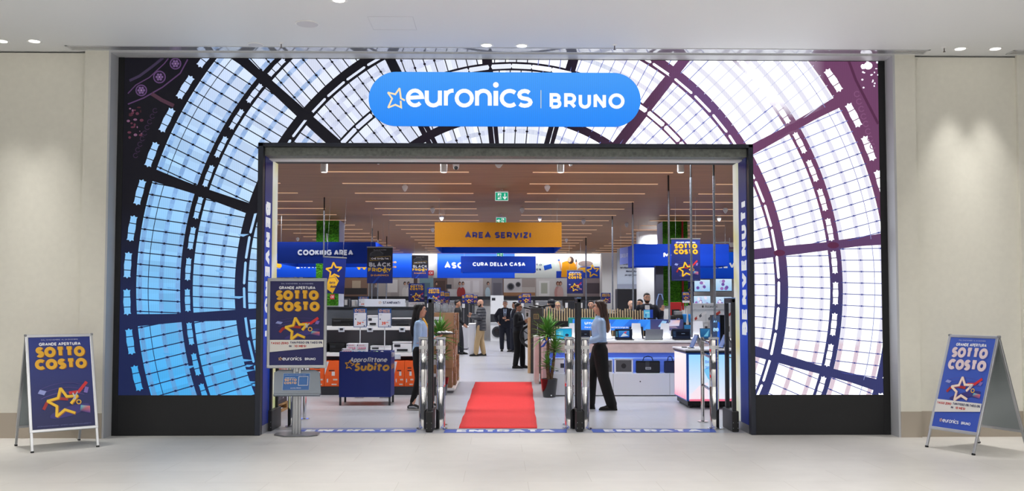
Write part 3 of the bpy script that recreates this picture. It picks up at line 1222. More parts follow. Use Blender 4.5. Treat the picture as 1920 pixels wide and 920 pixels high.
def sotto(a, x, y, w, h, foot=True, date=True, bg=((30, 52, 138), (16, 22, 84)), gold=GOLD):
    a.rect(x, y, x + w, y + h, bg[0], bg[1])
    a.up()
    T = lambda t, v0, v1, c, wd, ww, al='c', xx=.5: a.text(t, x + w * xx, y + h * v0, h * (v1 - v0), c, ww, al, fit=w * wd, gap=.12)
    if foot:
        m0, m1 = .30, .62
    else:
        m0, m1 = .06, .58
    if date:
        T('DAL 13 NOVEMBRE  AL 24 DICEMBRE', .965, .978, (190, 195, 225), .6, .16)
    t0, t1 = (.905, .935), None
    T('GRANDE APERTURA', .905, .94, (240, 242, 250), .68, .24)
    a.text('SOTTO', x + w * .515, y + h * .77, h * .118, (150, 88, 12) if gold == GOLD else (110, 110, 190), .31, 'c', fit=w * .80, gap=.06)
    a.text('COSTO', x + w * .515, y + h * .635, h * .118, (150, 88, 12) if gold == GOLD else (110, 110, 190), .31, 'c', fit=w * .84, gap=.06)
    a.up()
    a.text('SOTTO', x + w * .5, y + h * .775, h * .118, gold, .31, 'c', fit=w * .80, gap=.06)
    a.text('COSTO', x + w * .5, y + h * .64, h * .118, gold, .31, 'c', fit=w * .84, gap=.06)
    items(a, x, y + h * m0, w, h * (m1 - m0), ((150, 110, 150), (250, 226, 204)) if gold != GOLD else ((176, 106, 14), (246, 200, 44)))
    if foot:
        a.up()
        a.poly([(x, y + h * .155), (x + w, y + h * .215), (x + w, y + h * .3), (x, y + h * .3)], (228, 226, 222))
        a.up()
        a.text('TASSO ZERO', x + w * .02, y + h * .248, h * .026, (196, 40, 36), .24, 'l', fit=w * .33, gap=.12)
        a.text('TAN FISSO 0% TAEG 0%', x + w * .98, y + h * .255, h * .026, (28, 36, 90), .22, 'r', fit=w * .6, gap=.12)
        a.text('IN', x + w * .36, y + h * .213, h * .026, (28, 36, 90), .22)
        a.text('10 MESI', x + w * .46, y + h * .213, h * .026, (196, 40, 36), .24, fit=w * .22, gap=.12)
        a.star(x + w * .2, y + h * .075, w * .035, w * .008, (232, 190, 130), rot=-10)
        a.text('euronics', x + w * .24, y + h * .055, h * .048, (240, 242, 250), .17, fit=w * .36, wide=1.5, gap=.12)
        a.text('BRUNO', x + w * .66, y + h * .058, h * .03, (240, 242, 250), .2, fit=w * .2)
    else:
        T('INFORMAZIONI IN NEGOZIO - OFFERTE VALIDE FINO A ESAURIMENTO', .022, .032, (120, 126, 180), .86, .14)
    return a


def friday(a, w, h):
    a.rect(0, 0, w, h * .45, (6, 46, 146), (4, 34, 120))
    a.rect(0, h * .45, w, h, (26, 28, 34), (10, 18, 50))
    a.up()
    a.poly([(w * .08, h * .75), (w * .1, h * .85), (w * .3, h * .93), (w * .5, h * .92), (w * .66, h * .84), (w * .6, h * .76)], (50, 54, 62))
    a.poly([(w * .2, h * .0), (w * .3, 0), (w * .66, h * .32), (w * .6, h * .34)], (14, 66, 176))
    a.up()
    a.stroke([(w * .14, h * .78), (w * .14, h * .84), (w * .2, h * .86), (w * .34, h * .91), (w * .5, h * .9), (w * .62, h * .82)], w * .01, (120, 124, 134))
    a.stroke([(w * .12, h * .63), (w * .12, h * .72), (w * .9, h * .76), (w * .9, h * .66), (w * .12, h * .63)], w * .014, (196, 160, 60))
    a.rect(w * .125, h * .645, w * .895, h * .73, (10, 12, 20))
    a.up()
    a.text('CHE SVOLTA!', w * .5, h * .665, h * .05, (246, 246, 250), .26, 'c', fit=w * .68, gap=.1)
    a.text('BLACK', w * .5, h * .46, h * .125, (205, 208, 216), .28, 'c', fit=w * .86, gap=.08)
    a.text('FRIDAY', w * .5, h * .32, h * .115, (244, 196, 30), .27, 'c', fit=w * .92, gap=.06)
    a.text('DI EURONICS', w * .5, h * .2, h * .05, (244, 170, 50), .24, 'c', fit=w * .7, gap=.1)
    a.text('DAL 13 AL 26 NOVEMBRE', w * .5, h * .925, h * .018, (210, 210, 216), .2, 'c', fit=w * .5)
    a.up()
    a.star(w * .72, h * .37, w * .13, w * .022, (250, 206, 60), rot=10)
    return a


# ------------------------------------------------------------------ pavement boards in the hall
def pavement_board(f0, f1, b0, zt, label, foot, washed=False):
    """f0,f1: the two front feet (left, right as seen), b0: rear left foot"""
    f0, f1, b0 = Vector(f0), Vector(f1), Vector(b0)
    ctr = (f0 + f1) / 2
    u = (f1 - f0).normalized()
    n = Vector((-u.y, u.x, 0))            # away from the viewer
    if (b0 - f0).dot(n) < 0:
        n = -n
    W = (f1 - f0).length
    D = (b0 - f0).dot(n)
    t = thing('pavement_board', label, 'sign', (ctr.x, ctr.y, 0), atan2(u.y, u.x), 'pavement boards')
    sl = sqrt(zt * zt + (D / 2) ** 2)
    for sgn in (0, 1):
        # panel leaning towards the ridge
        ang = atan2(D / 2, zt)
        Mx = Matrix.Rotation(-ang, 4, 'X')
        if sgn:
            Mx = Matrix.Translation((0, D, 0)) @ Matrix.Rotation(pi, 4, 'Z') @ Mx
        z0 = .22
        bm = B()
        fr = .035
        for xx in (-W / 2, W / 2 - fr):
            box(bm, xx, xx + fr, -.012, .012, z0, sl, .006)
        box(bm, -W / 2, W / 2, -.013, .013, z0, z0 + fr, .006)
        box(bm, -W / 2, W / 2, -.013, .013, sl - fr, sl, .006)
        bmesh.ops.transform(bm, matrix=Mx, verts=bm.verts)
        pn = obj('poster_frame', bm, M_metal, t)
        for xx in (-W / 2 + .02, W / 2 - .02):
            bm = B()
            box(bm, xx - .014, xx + .014, -.01, .01, 0.015, z0 + .02, .003)
            bmesh.ops.transform(bm, matrix=Mx, verts=bm.verts)
            lg = obj('leg', bm, M_metal, t)
            bm = B()
            box(bm, xx - .016, xx + .016, -.014, .014, 0.0, .02, .003)
            bmesh.ops.transform(bm, matrix=Mx, verts=bm.verts)
            obj('rubber_foot', bm, M_dark, lg)
        bm = bx(-W / 2 + fr - .005, W / 2 - fr + .005, -.004, .008, z0 + fr - .005, sl - fr + .005)
        bmesh.ops.transform(bm, matrix=Mx, verts=bm.verts)
        obj('back_panel', bm, mat('galvanised_sheet', (150, 158, 160), .35, metal=.6), t)
        a = Art(.0008)
        w, h = W - 2 * fr, sl - z0 - 2 * fr
        if washed:
            sotto(a, 0, 0, w, h, foot, bg=((58, 92, 196), (52, 84, 190)), gold=(232, 212, 214))
        else:
            sotto(a, 0, 0, w, h, foot)
        R3 = Mx.to_3x3()
        O = Mx @ Vector((-W / 2 + fr, -.006, z0 + fr))
        a.build('poster', PRINT, O, R3 @ Vector((1, 0, 0)), R3 @ Vector((0, 0, 1)), parent=t)
    # corner joints of the ridge and side stay
    bm = B()
    for xx in (-W / 2 - .004, W / 2 - .018):
        box(bm, xx, xx + .022, D / 2 - .024, D / 2 + .024, zt - .02, zt + .008, .008)
    obj('hinge', bm, M_grey, t)
    return t


g2 = lambda x, y: gnd(x, y).to_tuple()
pavement_board(g2(57, 850), g2(187, 838), g2(7, 838), 1.30, 'pavement board on the left, deep blue poster with yellow star, by the left wall', False)
pavement_board(g2(1735, 837), g2(1828, 853), g2(1850, 832), 1.30, 'pavement board on the right with a paler blue poster and white footer', True, washed=True)

# ------------------------------------------------------------------ poster stand in front of the doorway
k0 = gnd(556, 815)
ps = thing('poster_stand', 'floor poster stand on a grey base plate at the left of the entrance', 'sign', (k0.x, k0.y, 0), R(3))
bm = B()
pts = [(-.27, -.06), (-.12, -.20), (.20, -.2), (.28, -.12), (.28, .1), (.2, .19), (-.2, .19), (-.27, .1)]
vs = [bm.verts.new((x, y, 0.004)) for x, y in pts]
f = bm.faces.new(vs)
r_ = bmesh.ops.extrude_face_region(bm, geom=[f])
bmesh.ops.translate(bm, verts=[v for v in r_['geom'] if isinstance(v, bmesh.types.BMVert)], vec=(0, 0, .012))
obj('base_plate', bm, mat('satin_steel_plate', (128, 130, 136), .3, metal=.7), ps)
bm = B()
for x_ in (-.035, .035):
    cyl(bm, (x_, 0, .01), (x_, 0, 2.0), .024, seg=16)
box(bm, -.02, .02, -.012, .012, .01, 1.98)
obj('pole', bm, M_metal, ps, smooth=True)
FW, z0, z1 = .75, .845, 1.985
bm = B()
for x_ in (-FW / 2, FW / 2 - .04):
    box(bm, x_, x_ + .04, -.075, -.045, z0, z1, .01)
box(bm, -FW / 2, FW / 2, -.077, -.045, z0, z0 + .04, .01)
box(bm, -FW / 2, FW / 2, -.077, -.045, z1 - .04, z1, .01)
obj('poster_frame', bm, M_metal, ps)
obj('back_panel', bx(-FW / 2 + .03, FW / 2 - .03, -.062, -.046, z0 + .03, z1 - .03), M_grey, ps)
for z_ in (z0 + .2, z1 - .25):
    obj('clamp', bx(-.07, .07, -.05, .0, z_, z_ + .04), M_grey, ps)
a = Art(.0008)
sotto(a, 0, 0, FW - .08, z1 - z0 - .08, True, bg=((30, 32, 92), (24, 28, 96)))
a.build('poster', PRINT, (-FW / 2 + .04, -.064, z0 + .04), parent=ps)
# tilted lower display
tl = Matrix.Translation((0, -.10, .5)) @ Matrix.Rotation(R(-22), 4, 'X')
bm = B()
prism(bm, [(-.27, .0), (.27, 0), (.315, .02), (.285, .3), (.22, .335), (-.22, .335), (-.285, .3)], -.03, .02, M=tl)
box(bm, -.27, .31, -.06, -.02, -.015, .015, .008, M=tl)
dp = obj('display_housing', bm, mat('grey_display_housing', (120, 128, 138), .4, metal=.4), ps)
a = Art(.0008)
a.rect(0, 0, .34, .23, (150, 165, 190))
a.up()
a.rect(.008, .008, .332, .222, (36, 104, 176), (34, 98, 170))
a.up()
a.text('SOTTO', .02, .125, .03, (240, 190, 120), .26, fit=.155, gap=.08)
a.text('COSTO', .02, .085, .03, (240, 190, 120), .26, fit=.155, gap=.08)
a.text('GRANDE APERTURA', .03, .162, .009, (235, 238, 245), .22, fit=.125)
a.text('SCOPRI LE OFFERTE E INQUADRA IL CODICE', .02, .198, .007, (220, 226, 240), .18, fit=.27)
a.text('euronics  BRUNO', .17, .024, .012, (235, 238, 245), .18, 'c', fit=.13)
a.stroke([(.2, .065), (.2, .18), (.315, .18), (.315, .065), (.2, .065)], .006, (225, 228, 235))
R3 = tl.to_3x3()
a.build('info_sheet', PRINT, tl @ Vector((-.17, -.033, .06)), R3 @ Vector((1, 0, 0)), R3 @ Vector((0, 0, 1)), parent=dp)

# ------------------------------------------------------------------ entrance: floor stickers, carpet, security loops, chrome posts
for q, lb in ((((566, 802.5), (784, 802.5), (779, 810.5), (545, 810.5)), 'blue ENTRATA floor strip in the left lane'),
              (((836, 803.5), (1063, 803.5), (1063, 811), (832, 811)), 'blue ENTRATA floor strip in the middle lane, before the red carpet'),
              (((1108, 803.5), (1338, 803), (1344, 810), (1112, 810.5)), 'blue ENTRATA floor strip in the right lane')):
    P0, P1 = gnd(*q[3]), gnd(*q[2])
    P2, P3 = gnd(*q[1]), gnd(*q[0])
    y0, y1 = (P0.y + P1.y) / 2, (P2.y + P3.y) / 2
    a = Art(.0006)
    a.poly([(P0.x, 0), (P1.x, 0), (P2.x, y1 - y0), (P3.x, y1 - y0)], (20, 78, 196))
    a.up()
    wd = P1.x - P0.x
    a.text('ENTRATA', (P0.x + P1.x) / 2 + .01, (y1 - y0) * .16, (y1 - y0) * .68, (244, 246, 250), .3, 'c', fit=wd * .80, wide=1.5)
    o = a.build('floor_sticker', PRINT, (0, y0, .0012), (1, 0, 0), (0, 1, 0))
    tag(o, lb, 'floor sticker', 'entrance floor stickers')

c0, c1, c2, c3 = gnd(861, 803), gnd(1007, 803), gnd(997, 716), gnd(891, 716)
bm = B()
NX, NY = 8, 44
rr = random.Random(5)
grid = []
for j in range(NY + 1):
    v = j / NY
    wig = .005 * sin(v * 19) + .003 * sin(v * 43 + 1)
    row = []
    for i in range(NX + 1):
        u = i / NX
        p = (c0 * (1 - u) + c1 * u) * (1 - v) + (c3 * (1 - u) + c2 * u) * v
        row.append(bm.verts.new((p.x + wig * (1 if u > .5 else -1) * abs(u - .5) * 2, p.y, .006 + .004 * (1 + sin(v * 50 + u * 1.5)) * (.5 + .5 * sin(v * 11)) ** 2)))
    grid.append(row)
for j in range(NY):
    for i in range(NX):
        bm.faces.new((grid[j][i], grid[j][i + 1], grid[j + 1][i + 1], grid[j + 1][i]))
cp = obj('red_carpet', bm, mat('red_carpet_felt', (232, 58, 58), .95, noise=.07, nscale=60, bump=.3), smooth=True)
md = cp.modifiers.new('thickness', 'SOLIDIFY')
md.thickness = .005
tag(cp, 'bright red carpet runner laid from the entrance into the shop', 'carpet')


def loop(px, py, ptop, label, flip=1, dx=0.0):
    p = gnd(px, py)
    zt = at(px, ptop, p.y).z
    t = thing('security_antenna', label, 'security gate', (p.x, p.y, 0), 0, 'anti-theft antennas of the entrance')
    L = .42
    obj('base_box', bx(-.045, .045, -.02, L + .1, 0, .27, .012), M_dark, t)
    pf = B()
    for y_ in (.06, L):
        box(pf, -.026, .026, y_ - .03, y_ + .03, .24, zt - .0, .008)
    box(pf, -.026, .026, .03, L + .03, zt - .06, zt, .01)
    obj('loop_frame', pf, mat('black_loop', (34, 36, 42), .35), t)
    for z_ in (.95, 1.0):
        bm = B()
        cyl(bm, (0, .06, z_), (0, L, z_), .008, seg=8)
        obj('rung', bm, M_chrome, t)
    obj('cap', bx(-.028, .028, .028, L + .032, zt, zt + .012, .003), mat('cap_blue_grey', (120, 160, 215), .3), t)
    for x_ in (-.03, .03):
        for z_ in (.05, .12):
            obj('screw', cyl(B(), (x_, -.019, z_), (x_, -.024, z_), .004, seg=8), M_metal, t)
    return t


loop(504, 808, 560, 'black security antenna against the left jamb, behind the poster stand')
loop(805, 810, 560, 'black security antenna between the left and middle lanes')
loop(1087, 809, 559, 'black security antenna between the middle and right lanes')
loop(1379, 809, 559, 'black security antenna against the right jamb')


def gate(big, thin, label, top=636):
    """big: px of the thick chrome post foot; thin: px of its slim companion; joined by two arms"""
    p, q = gnd(*big), gnd(*thin)
    t = thing('chrome_gate', label, 'barrier', (p.x, p.y, 0), 0, 'polished chrome gate posts')
    zt = 1.19
    bm = B()
    lathe(bm, [(.072, 0.0), (.072, .012), (.066, .014), (.066, .018), (.062, .02), (.062, .56), (.060, .563), (.062, .566), (.062, 1.0), (.060, 1.003), (.062, 1.006), (.062, zt)], seg=32)
    b = obj('thick_post', bm, M_chrome, t, smooth=True)
    bm = B()
    lathe(bm, [(.068, zt), (.07, zt + .01), (.07, zt + .02), (.06, zt + .03)], seg=32)
    obj('cap', bm, mat('clear_cap', (220, 226, 232), .1, metal=.3), b)
    bm = B()
    cyl(bm, (0, 0, 0.0), (0, 0, .012), .095, seg=28)
    obj('base_flange', bm, M_chrome, b, smooth=False)
    bm = B()
    lathe(bm, [(.063, 1.06), (.0635, 1.061), (.0635, 1.104), (.063, 1.105)], seg=32)
    obj('white_band', bm, M_white, b, smooth=True)
    d = Vector((q.x - p.x, q.y - p.y, 0))
    bm = B()
    cyl(bm, d, d + Vector((0, 0, 1.19)), .026, seg=18)
    th = obj('slim_post', bm, M_chrome, t, smooth=True)
    bm = B()
    cyl(bm, d, d + Vector((0, 0, .012)), .075, seg=24)
    obj('base_flange', bm, M_chrome, th)
    for z_ in (1.15, .96, .52):
        bm = B()
        dn = d.normalized()
        tube(bm, [Vector((0, 0, z_ - .03)) + dn * .06, Vector((0, 0, z_ - .02)) + d * .4, Vector((0, 0, z_)) + d], .019, seg=10)
        obj('arm', bm, M_chrome, t, smooth=True)
    return t


gate((548, 800), (571, 786), 'chrome gate post behind the grey pole of the poster stand')
gate((794, 804), (799, 797), 'chrome gate post left of the black antenna in the left lane')
gate((826, 804), (829, 797), 'chrome gate post right of that antenna, beside the red carpet')
gate((1068, 803), (1065, 796), 'chrome gate post nearest the right edge of the red carpet')
gate((1097, 804), (1094, 797), 'chrome gate post in front of the walking woman in black trousers')
gate((1340, 803), (1318, 790), 'chrome gate post before the lit counter, at the right jamb')

# ------------------------------------------------------------------ shop ceiling fittings
bm = B()
box(bm, -1.3, 1.3, -.032, .032, -.012, -.002)
first = obj('linear_light', bm, mat('warm_strip_glow', (226, 184, 148), .5, emit=.48))
first.location = (0, 0, SHOP_Z)
ORD = 'first second third fourth fifth sixth seventh eighth ninth tenth eleventh twelfth thirteenth fourteenth fifteenth sixteenth seventeenth eighteenth'.split()
COLN = ('outer left column', 'inner left column', 'inner right column', 'outer right column')
k = 0
for ci, (xa, xb) in enumerate(STRIP_X):
    for ri, y_ in enumerate(STRIP_Y):
        o = first if k == 0 else first.copy()
        if k:
            C.objects.link(o)
        o.location = ((xa + xb) / 2, y_, SHOP_Z)
        tag(o, 'thin linear light in the timber ceiling, %s, %s row from the entrance' % (COLN[ci], ORD[ri]), 'ceiling light', 'linear lights of the timber ceiling')
        k += 1


def cpos(px, py):
    return gnd(px, py, SHOP_Z)


# small white shield-shaped sensors
sens = None
for px_, py_, lb in ((709, 292, 'second track spotlight from the left, just right of it'), (759, 346, 'the gap left of the green exit sign, third row of lights'),
                     (519, 414, 'the left jamb, above the COOKING AREA sign'), (558, 445, 'the COOKING AREA sign, just above its top edge'),
                     (811, 389, 'the ochre sign, upper one of the pair to its left'), (828, 404, 'the ochre sign, touching its top left corner'),
                     (811, 427, 'the ochre sign, beside its left edge'), (1070, 295, 'the third track spotlight, just right of it'),
                     (1026, 346, 'the ochre sign, the brightest one between it and the header'), (979, 389, 'the exit sign, lower right of it'),
                     (1012, 405, 'the ochre sign, over its right part'), (1094, 411, 'the ochre sign, to the right of its top corner'),
                     (1062, 447, 'the ochre sign, beside its right edge'), (1175, 417, 'the blue MO sign, to its upper left'),
                     (1360, 389, 'the right jamb, upper one of two'), (1348, 405, 'the right jamb, lower one of two')):
    p = cpos(px_, py_)
    if sens is None:
        sens = thing('ceiling_sensor', '', 'sensor', p, group='small white ceiling sensors')
        bm = B()
        cyl(bm, (0, 0, -.004), (0, 0, -.03), .04, seg=14)
        obj('mount', bm, M_white, sens)
        bm = B()
        prism(bm, [(-.055, -.02), (.055, -.02), (.06, -.06), (.03, -.12), (0, -.15), (-.03, -.12), (-.06, -.06)], -.03, .03)
        bmesh.ops.bevel(bm, geom=bm.edges[:], offset=.01, segments=2, affect='EDGES')
        obj('housing', bm, mat('bright_white_plastic', (248, 248, 250), .35), sens, smooth=True)
        s_ = sens
    else:
        s_ = dup(sens, p)
    s_.location = p
    s_['label'] = 'white ceiling sensor near ' + lb
sp = None
for px_, lb in ((608, 'leftmost'), (832, 'second from the left'), (1051, 'third from the left'), (1276, 'rightmost')):
    p = cpos(px_, 290)
    if sp is None:
        sp = thing('track_spotlight', '', 'spotlight', p, 0, 'white cylinder spotlights behind the header')
        obj('mounting_box', bx(-.05, .19, -.03, .03, -.055, -.0), M_white, sp)
        bm = B(); box(bm, -.014, .014, -.012, .012, -.11, -.05); obj('arm', bm, M_white, sp)
        bm = B(); lathe(bm, [(.05, -.29), (.056, -.285), (.056, -.11), (.05, -.1)], seg=24); obj('lamp_body', bm, M_white, sp, smooth=True)
        bm = B(); lathe(bm, [(.045, -.293), (.045, -.2905)], seg=20); obj('lens', bm, mat('spot_glow', (255, 250, 240), .4, emit=3), sp)
        s_ = sp
    else:
        s_ = dup(sp, p)
    s_['label'] = lb + ' of the four white cylinder spotlights hanging just behind the header'
p = cpos(855, 303)
t = thing('security_camera', 'small white dome camera beside the second track spotlight', 'camera', p)
bm = B(); lathe(bm, [(.04, -.13), (.052, -.1), (.06, -.02), (.055, 0)], seg=20); obj('housing', bm, M_white, t, smooth=True)
bm = B(); ball(bm, (0, -.03, -.11), .035); obj('lens', bm, M_dark, t, smooth=True)
p = cpos(936, 304)
t = thing('motion_detector', 'wide white motion detector under the middle of the shop ceiling', 'sensor', p)
bm = B()
prism(bm, [(-.085, -.005), (.085, -.005), (.02, -.09), (0, -.1), (-.04, -.09), (-.07, -.05)], -.03, .03)
bmesh.ops.bevel(bm, geom=bm.edges[:], offset=.008, segments=2, affect='EDGES')
obj('housing', bm, M_white, t, smooth=True)
obj('mount', bx(-.06, .06, -.03, .03, -.006, 0), M_white, t)
p = cpos(1368, 445)
t = thing('security_camera', 'white arm-mounted camera near the right jamb', 'camera', p)
bm = B(); cyl(bm, (0, 0, 0), (0, 0, -.2), .02); obj('stem', bm, M_white, t)
bm = B(); box(bm, -.6, .0, -.04, .04, -.2, -.14, .02); obj('housing', bm, M_white, t)
bm = B(); lathe(bm, [(.07, -.34), (.1, -.26), (.1, -.18)], c=(.08, 0, 0)); obj('dome', bm, M_white, t, smooth=True)
# three hanging emergency signs
for px_, pt, Y, w_, flip, lb in ((940.5, 360, 8.0, .275, 0, 'upper green exit sign, running man with an arrow pointing down'),
                                 (939.5, 407.5, 13.6, .27, 1, 'green exit sign half hidden behind the top of the ochre sign'),
                                 (937.5, 474, 31, .29, 1, 'tiny far green exit sign above the CURA DELLA CASA sign')):
    p = at(px_, pt, Y)
    h_ = w_ * .66
    t = thing('exit_sign', lb, 'exit sign', (p.x, Y, p.z - h_), group='green emergency exit signs')
    obj('housing', bx(-w_ / 2, w_ / 2, 0, .05, 0, h_ + .025, .004), M_white, t)
    bm = B()
    for x_ in (-.03, .03):
        cyl(bm, (x_, .025, h_ + .02), (x_ * .3, .025, SHOP_Z - (p.z - h_)), .004, seg=6)
    obj('hanger', bm, M_metal, t)
    a = Art(.001)
    a.rect(0, 0, w_, h_, (236, 244, 240)).up()
    a.rect(.008, .008, w_ - .008, h_ - .008, (22, 168, 128)).up()
    m = (lambda x: w_ - x) if flip else (lambda x: x)
    W_ = (245, 250, 248)
    a.poly([(m(w_ * .2), h_ * .16), (m(w_ * .2), h_ * .86), (m(w_ * .46), h_ * .86), (m(w_ * .46), h_ * .16)], W_)
    a.up()
    gc = (22, 168, 128)
    a.ell(m(w_ * .37), h_ * .74, h_ * .07, h_ * .07, gc, 10)
    for L in ([(.35, .66), (.31, .46), (.4, .34), (.37, .16)], [(.31, .46), (.24, .38), (.15, .34)], [(.34, .62), (.25, .56), (.22, .46)], [(.35, .62), (.42, .54), (.5, .56)]):
        a.stroke([(m(w_ * x), h_ * y) for x, y in L], h_ * .09, gc)
    if flip:
        for L in ([(.56, .5), (.9, .5)], [(.66, .7), (.9, .5), (.66, .3)][::1]):
            a.stroke([(m(w_ * x), h_ * y) for x, y in L], h_ * .11, W_)
    else:
        for L in ([(.74, .84), (.74, .2)], [(.6, .46), (.74, .2), (.88, .46)]):
            a.stroke([(w_ * x, h_ * y) for x, y in L], h_ * .11, W_)
    a.build('pictogram', attr_mat('lit_exit', .9, .5, 0), (-w_ / 2, -.002, 0), parent=t)

# chrome poles that bring power down from the ceiling
for px_, y0, y1, wd, lb in ((1337.5, 296, 596, 4.6, 'chrome ceiling pole ending behind the black product totem'), (1294.5, 299, 632, 4.4, 'chrome ceiling pole crossing the hanging SOTTO COSTO poster'),
                            (1253, 328, 604, 4.0, 'chrome ceiling pole just left of the hanging SOTTO COSTO poster'), (1186, 378, 582, 3.2, 'chrome ceiling pole at the left edge of the blue MO sign'),
                            (1148, 405, 580, 2.8, 'chrome ceiling pole beside the white column, right of the mural'), (1098.5, 445, 580, 2.8, 'chrome ceiling pole crossing the mural with the star'),
                            (608, 370, 482, 3, 'chrome ceiling pole before the left green column'), (698, 428, 560, 2.5, 'leftmost of three thin poles behind the big black poster'),
                            (709, 433, 562, 2.2, 'middle one of three thin poles behind the big black poster'), (725, 443, 566, 2.2, 'rightmost of three thin poles behind the big black poster')):
    p = cpos(px_, y0)
    q = at(px_ + (2 if px_ > 1240 else 0), y1, p.y)
    r_ = wd / 2 * (p.y + 12.24) / 1800
    t = thing('ceiling_pole', lb, 'pole', (p.x, p.y, q.z), group='chrome ceiling poles')
    bm = B(); cyl(bm, (0, 0, 0), (0, 0, SHOP_Z - q.z - .3), r_, seg=12)
    obj('tube', bm, mat('satin_chrome_tube', (176, 184, 196), .25, metal=.9), t, smooth=True)
    bm = B(); cyl(bm, (0, 0, SHOP_Z - q.z - .3), (0, 0, SHOP_Z - q.z), r_ * .8, seg=10)
    obj('dark_sleeve', bm, M_dark, t, smooth=True)


# ------------------------------------------------------------------ hanging ring signs
def ring_sign(px0, py0, px1, py1, Y, dp, text, col, inner, tcol, tx, label, lit=False, tz=(.36, .64)):
    A, Bq = at(px0, py0, Y), at(px1, py1, Y)
    x0, x1, z0, z1 = A.x, Bq.x, Bq.z, A.z
    t = thing('hanging_sign', label, 'sign', ((x0 + x1) / 2, Y, z0), group='box-shaped department signs hung from the ceiling')
    W = x1 - x0
    h = z1 - z0
    mc = mat('sign_' + inner[0], inner[1], .6, spec=.15)
    obj('side_panel', bx(-W / 2, -W / 2 + .03, .03, dp - .03, 0, h), mc, t)
    obj('side_panel', bx(W / 2 - .03, W / 2, .03, dp - .03, 0, h), mc, t)
    obj('back_panel', bx(-W / 2, W / 2, dp - .03, dp, 0, h), mc, t)
    obj('front_panel', bx(-W / 2, W / 2, 0, .03, 0, h), mat('sign_' + col[0], col[1], .6, noise=.04, nscale=40, spec=.15), t)
    bm = B()
    for x_ in (-W / 2 + .1, W / 2 - .1):
        for y_ in (.02, dp - .02):
            cyl(bm, (x_, y_, h), (x_, y_, SHOP_Z - z0), .003, seg=6)
    obj('suspension_wire', bm, M_metal, t)
    a = Art(.001)
    ta, tb = at(tx[0], 470, Y).x - t.location.x, at(tx[1], 470, Y).x - t.location.x
    a.text(text, ta, h * tz[0], h * (tz[1] - tz[0]), tcol, .27, fit=tb - ta, gap=.12)
    a.build('lettering', PRINT, (0, -.004, 0), parent=t)
    return t


BL = ('blue', (0, 60, 190))
ring_sign(520, 453.5, 704, 494, 14, 2.6, 'COOKING AREA', ('deep_blue', (3, 36, 118)), BL, (214, 220, 236), (558, 662), 'dark blue hanging sign reading COOKING AREA, on the left', tz=(.38, .64))
ring_sign(815, 416.5, 1053, 463, 9.8, 2.6, 'AREA SERVIZI', ('ochre', (130, 84, 8)), BL, (18, 16, 74), (871, 996), 'ochre hanging sign reading AREA SERVIZI in the middle', tz=(.36, .61))
ring_sign(864, 480, 1004.5, 510, 20, 1.0, 'CURA DELLA CASA', ('deep_blue', (3, 36, 118)), BL, (206, 212, 230), (886, 985), 'dark blue hanging sign reading CURA DELLA CASA, below the ochre one', tz=(.38, .62))
ring_sign(1190, 457, 1367, 498, 15, 1.4, 'MOBILE', ('mid_blue', (0, 46, 148)), BL, (236, 240, 248), (1243, 1312), 'mid blue hanging sign starting with MO, on the right', tz=(.38, .62))
A, Bq = at(1162, 465, 17.9), at(1186, 462, 16.6)
t = thing('hanging_sign', 'slanting pale violet sign panel reading CURA DELLA PERSONA', 'sign', (A.x, A.y, A.z - .52), atan2(Bq.y - A.y, Bq.x - A.x))
L_ = sqrt((Bq.x - A.x) ** 2 + (Bq.y - A.y) ** 2)
obj('panel', bx(0, L_, 0, .03, 0, .52), mat('pale_violet_panel', (112, 126, 196), .3), t)
a = Art(.001)
a.text('CURA DELLA PERSONA', L_ * .06, .2, .13, (206, 212, 240), .2, fit=L_ * .88)
a.build('lettering', PRINT, (0, -.003, 0), parent=t)
bm = B(); cyl(bm, (.05, .015, .52), (.05, .015, SHOP_Z - A.z + .52), .003, seg=6); obj('suspension_wire', bm, M_metal, t)


# ------------------------------------------------------------------ hanging and standing posters
def poster(name, label, cat, px0, py0, px1, py1, Y, fn, group=None, rail=True, hang=True, tilt=0.0, post=None, th=.012):
    A, Bq = at(px0, py0, Y), at(px1, py1, Y)
    w, h = Bq.x - A.x, A.z - Bq.z
    t = thing(name, label, cat, ((A.x + Bq.x) / 2, Y, Bq.z), 0, group)
    if tilt:
        t.rotation_euler = (0, R(tilt), 0)
    obj('board', bx(-w / 2, w / 2, 0, th, 0, h), mat('poster_edge', (40, 44, 70), .5), t)
    a = Art(.0008)
    fn(a, w, h)
    a.build('print', PRINT, (-w / 2, -.002, 0), parent=t)
    if rail:
        obj('top_rail', bx(-w / 2 - .01, w / 2 + .01, -.01, th + .01, h - .005, h + .025), M_metal, t)
    if hang:
        bm = B()
        for x_ in (-w * .35, w * .35):
            cyl(bm, (x_, th / 2, h), (x_, th / 2, SHOP_Z - Bq.z), .0025, seg=6)
        obj('hanger', bm, M_metal, t)
    if post is not None:
        z_ = -Bq.z + .004
        bm = B(); cyl(bm, (0, th / 2 + .01, z_), (0, th / 2 + .01, h * .3), .009, seg=8)
        obj('post', bm, M_metal, t)
        obj('foot_plate', bx(-.12, .12, -.1, .1, z_ - .003, z_ + .006), M_metal, t)
    return t


sc_ = lambda a, w, h: sotto(a, 0, 0, w, h, False, date=False)


def sc_foot(a, w, h):
    sotto(a, 0, h * .2, w, h * .8, False, date=False)
    a.rect(0, 0, w, h * .2, (226, 226, 230)).up()
    a.text('TASSO ZERO', w * .5, h * .13, h * .03, (200, 60, 60), .22, 'c', fit=w * .6)
    a.text('TAN FISSO 0% TAEG 0%', w * .5, h * .07, h * .025, (40, 46, 100), .2, 'c', fit=w * .8)


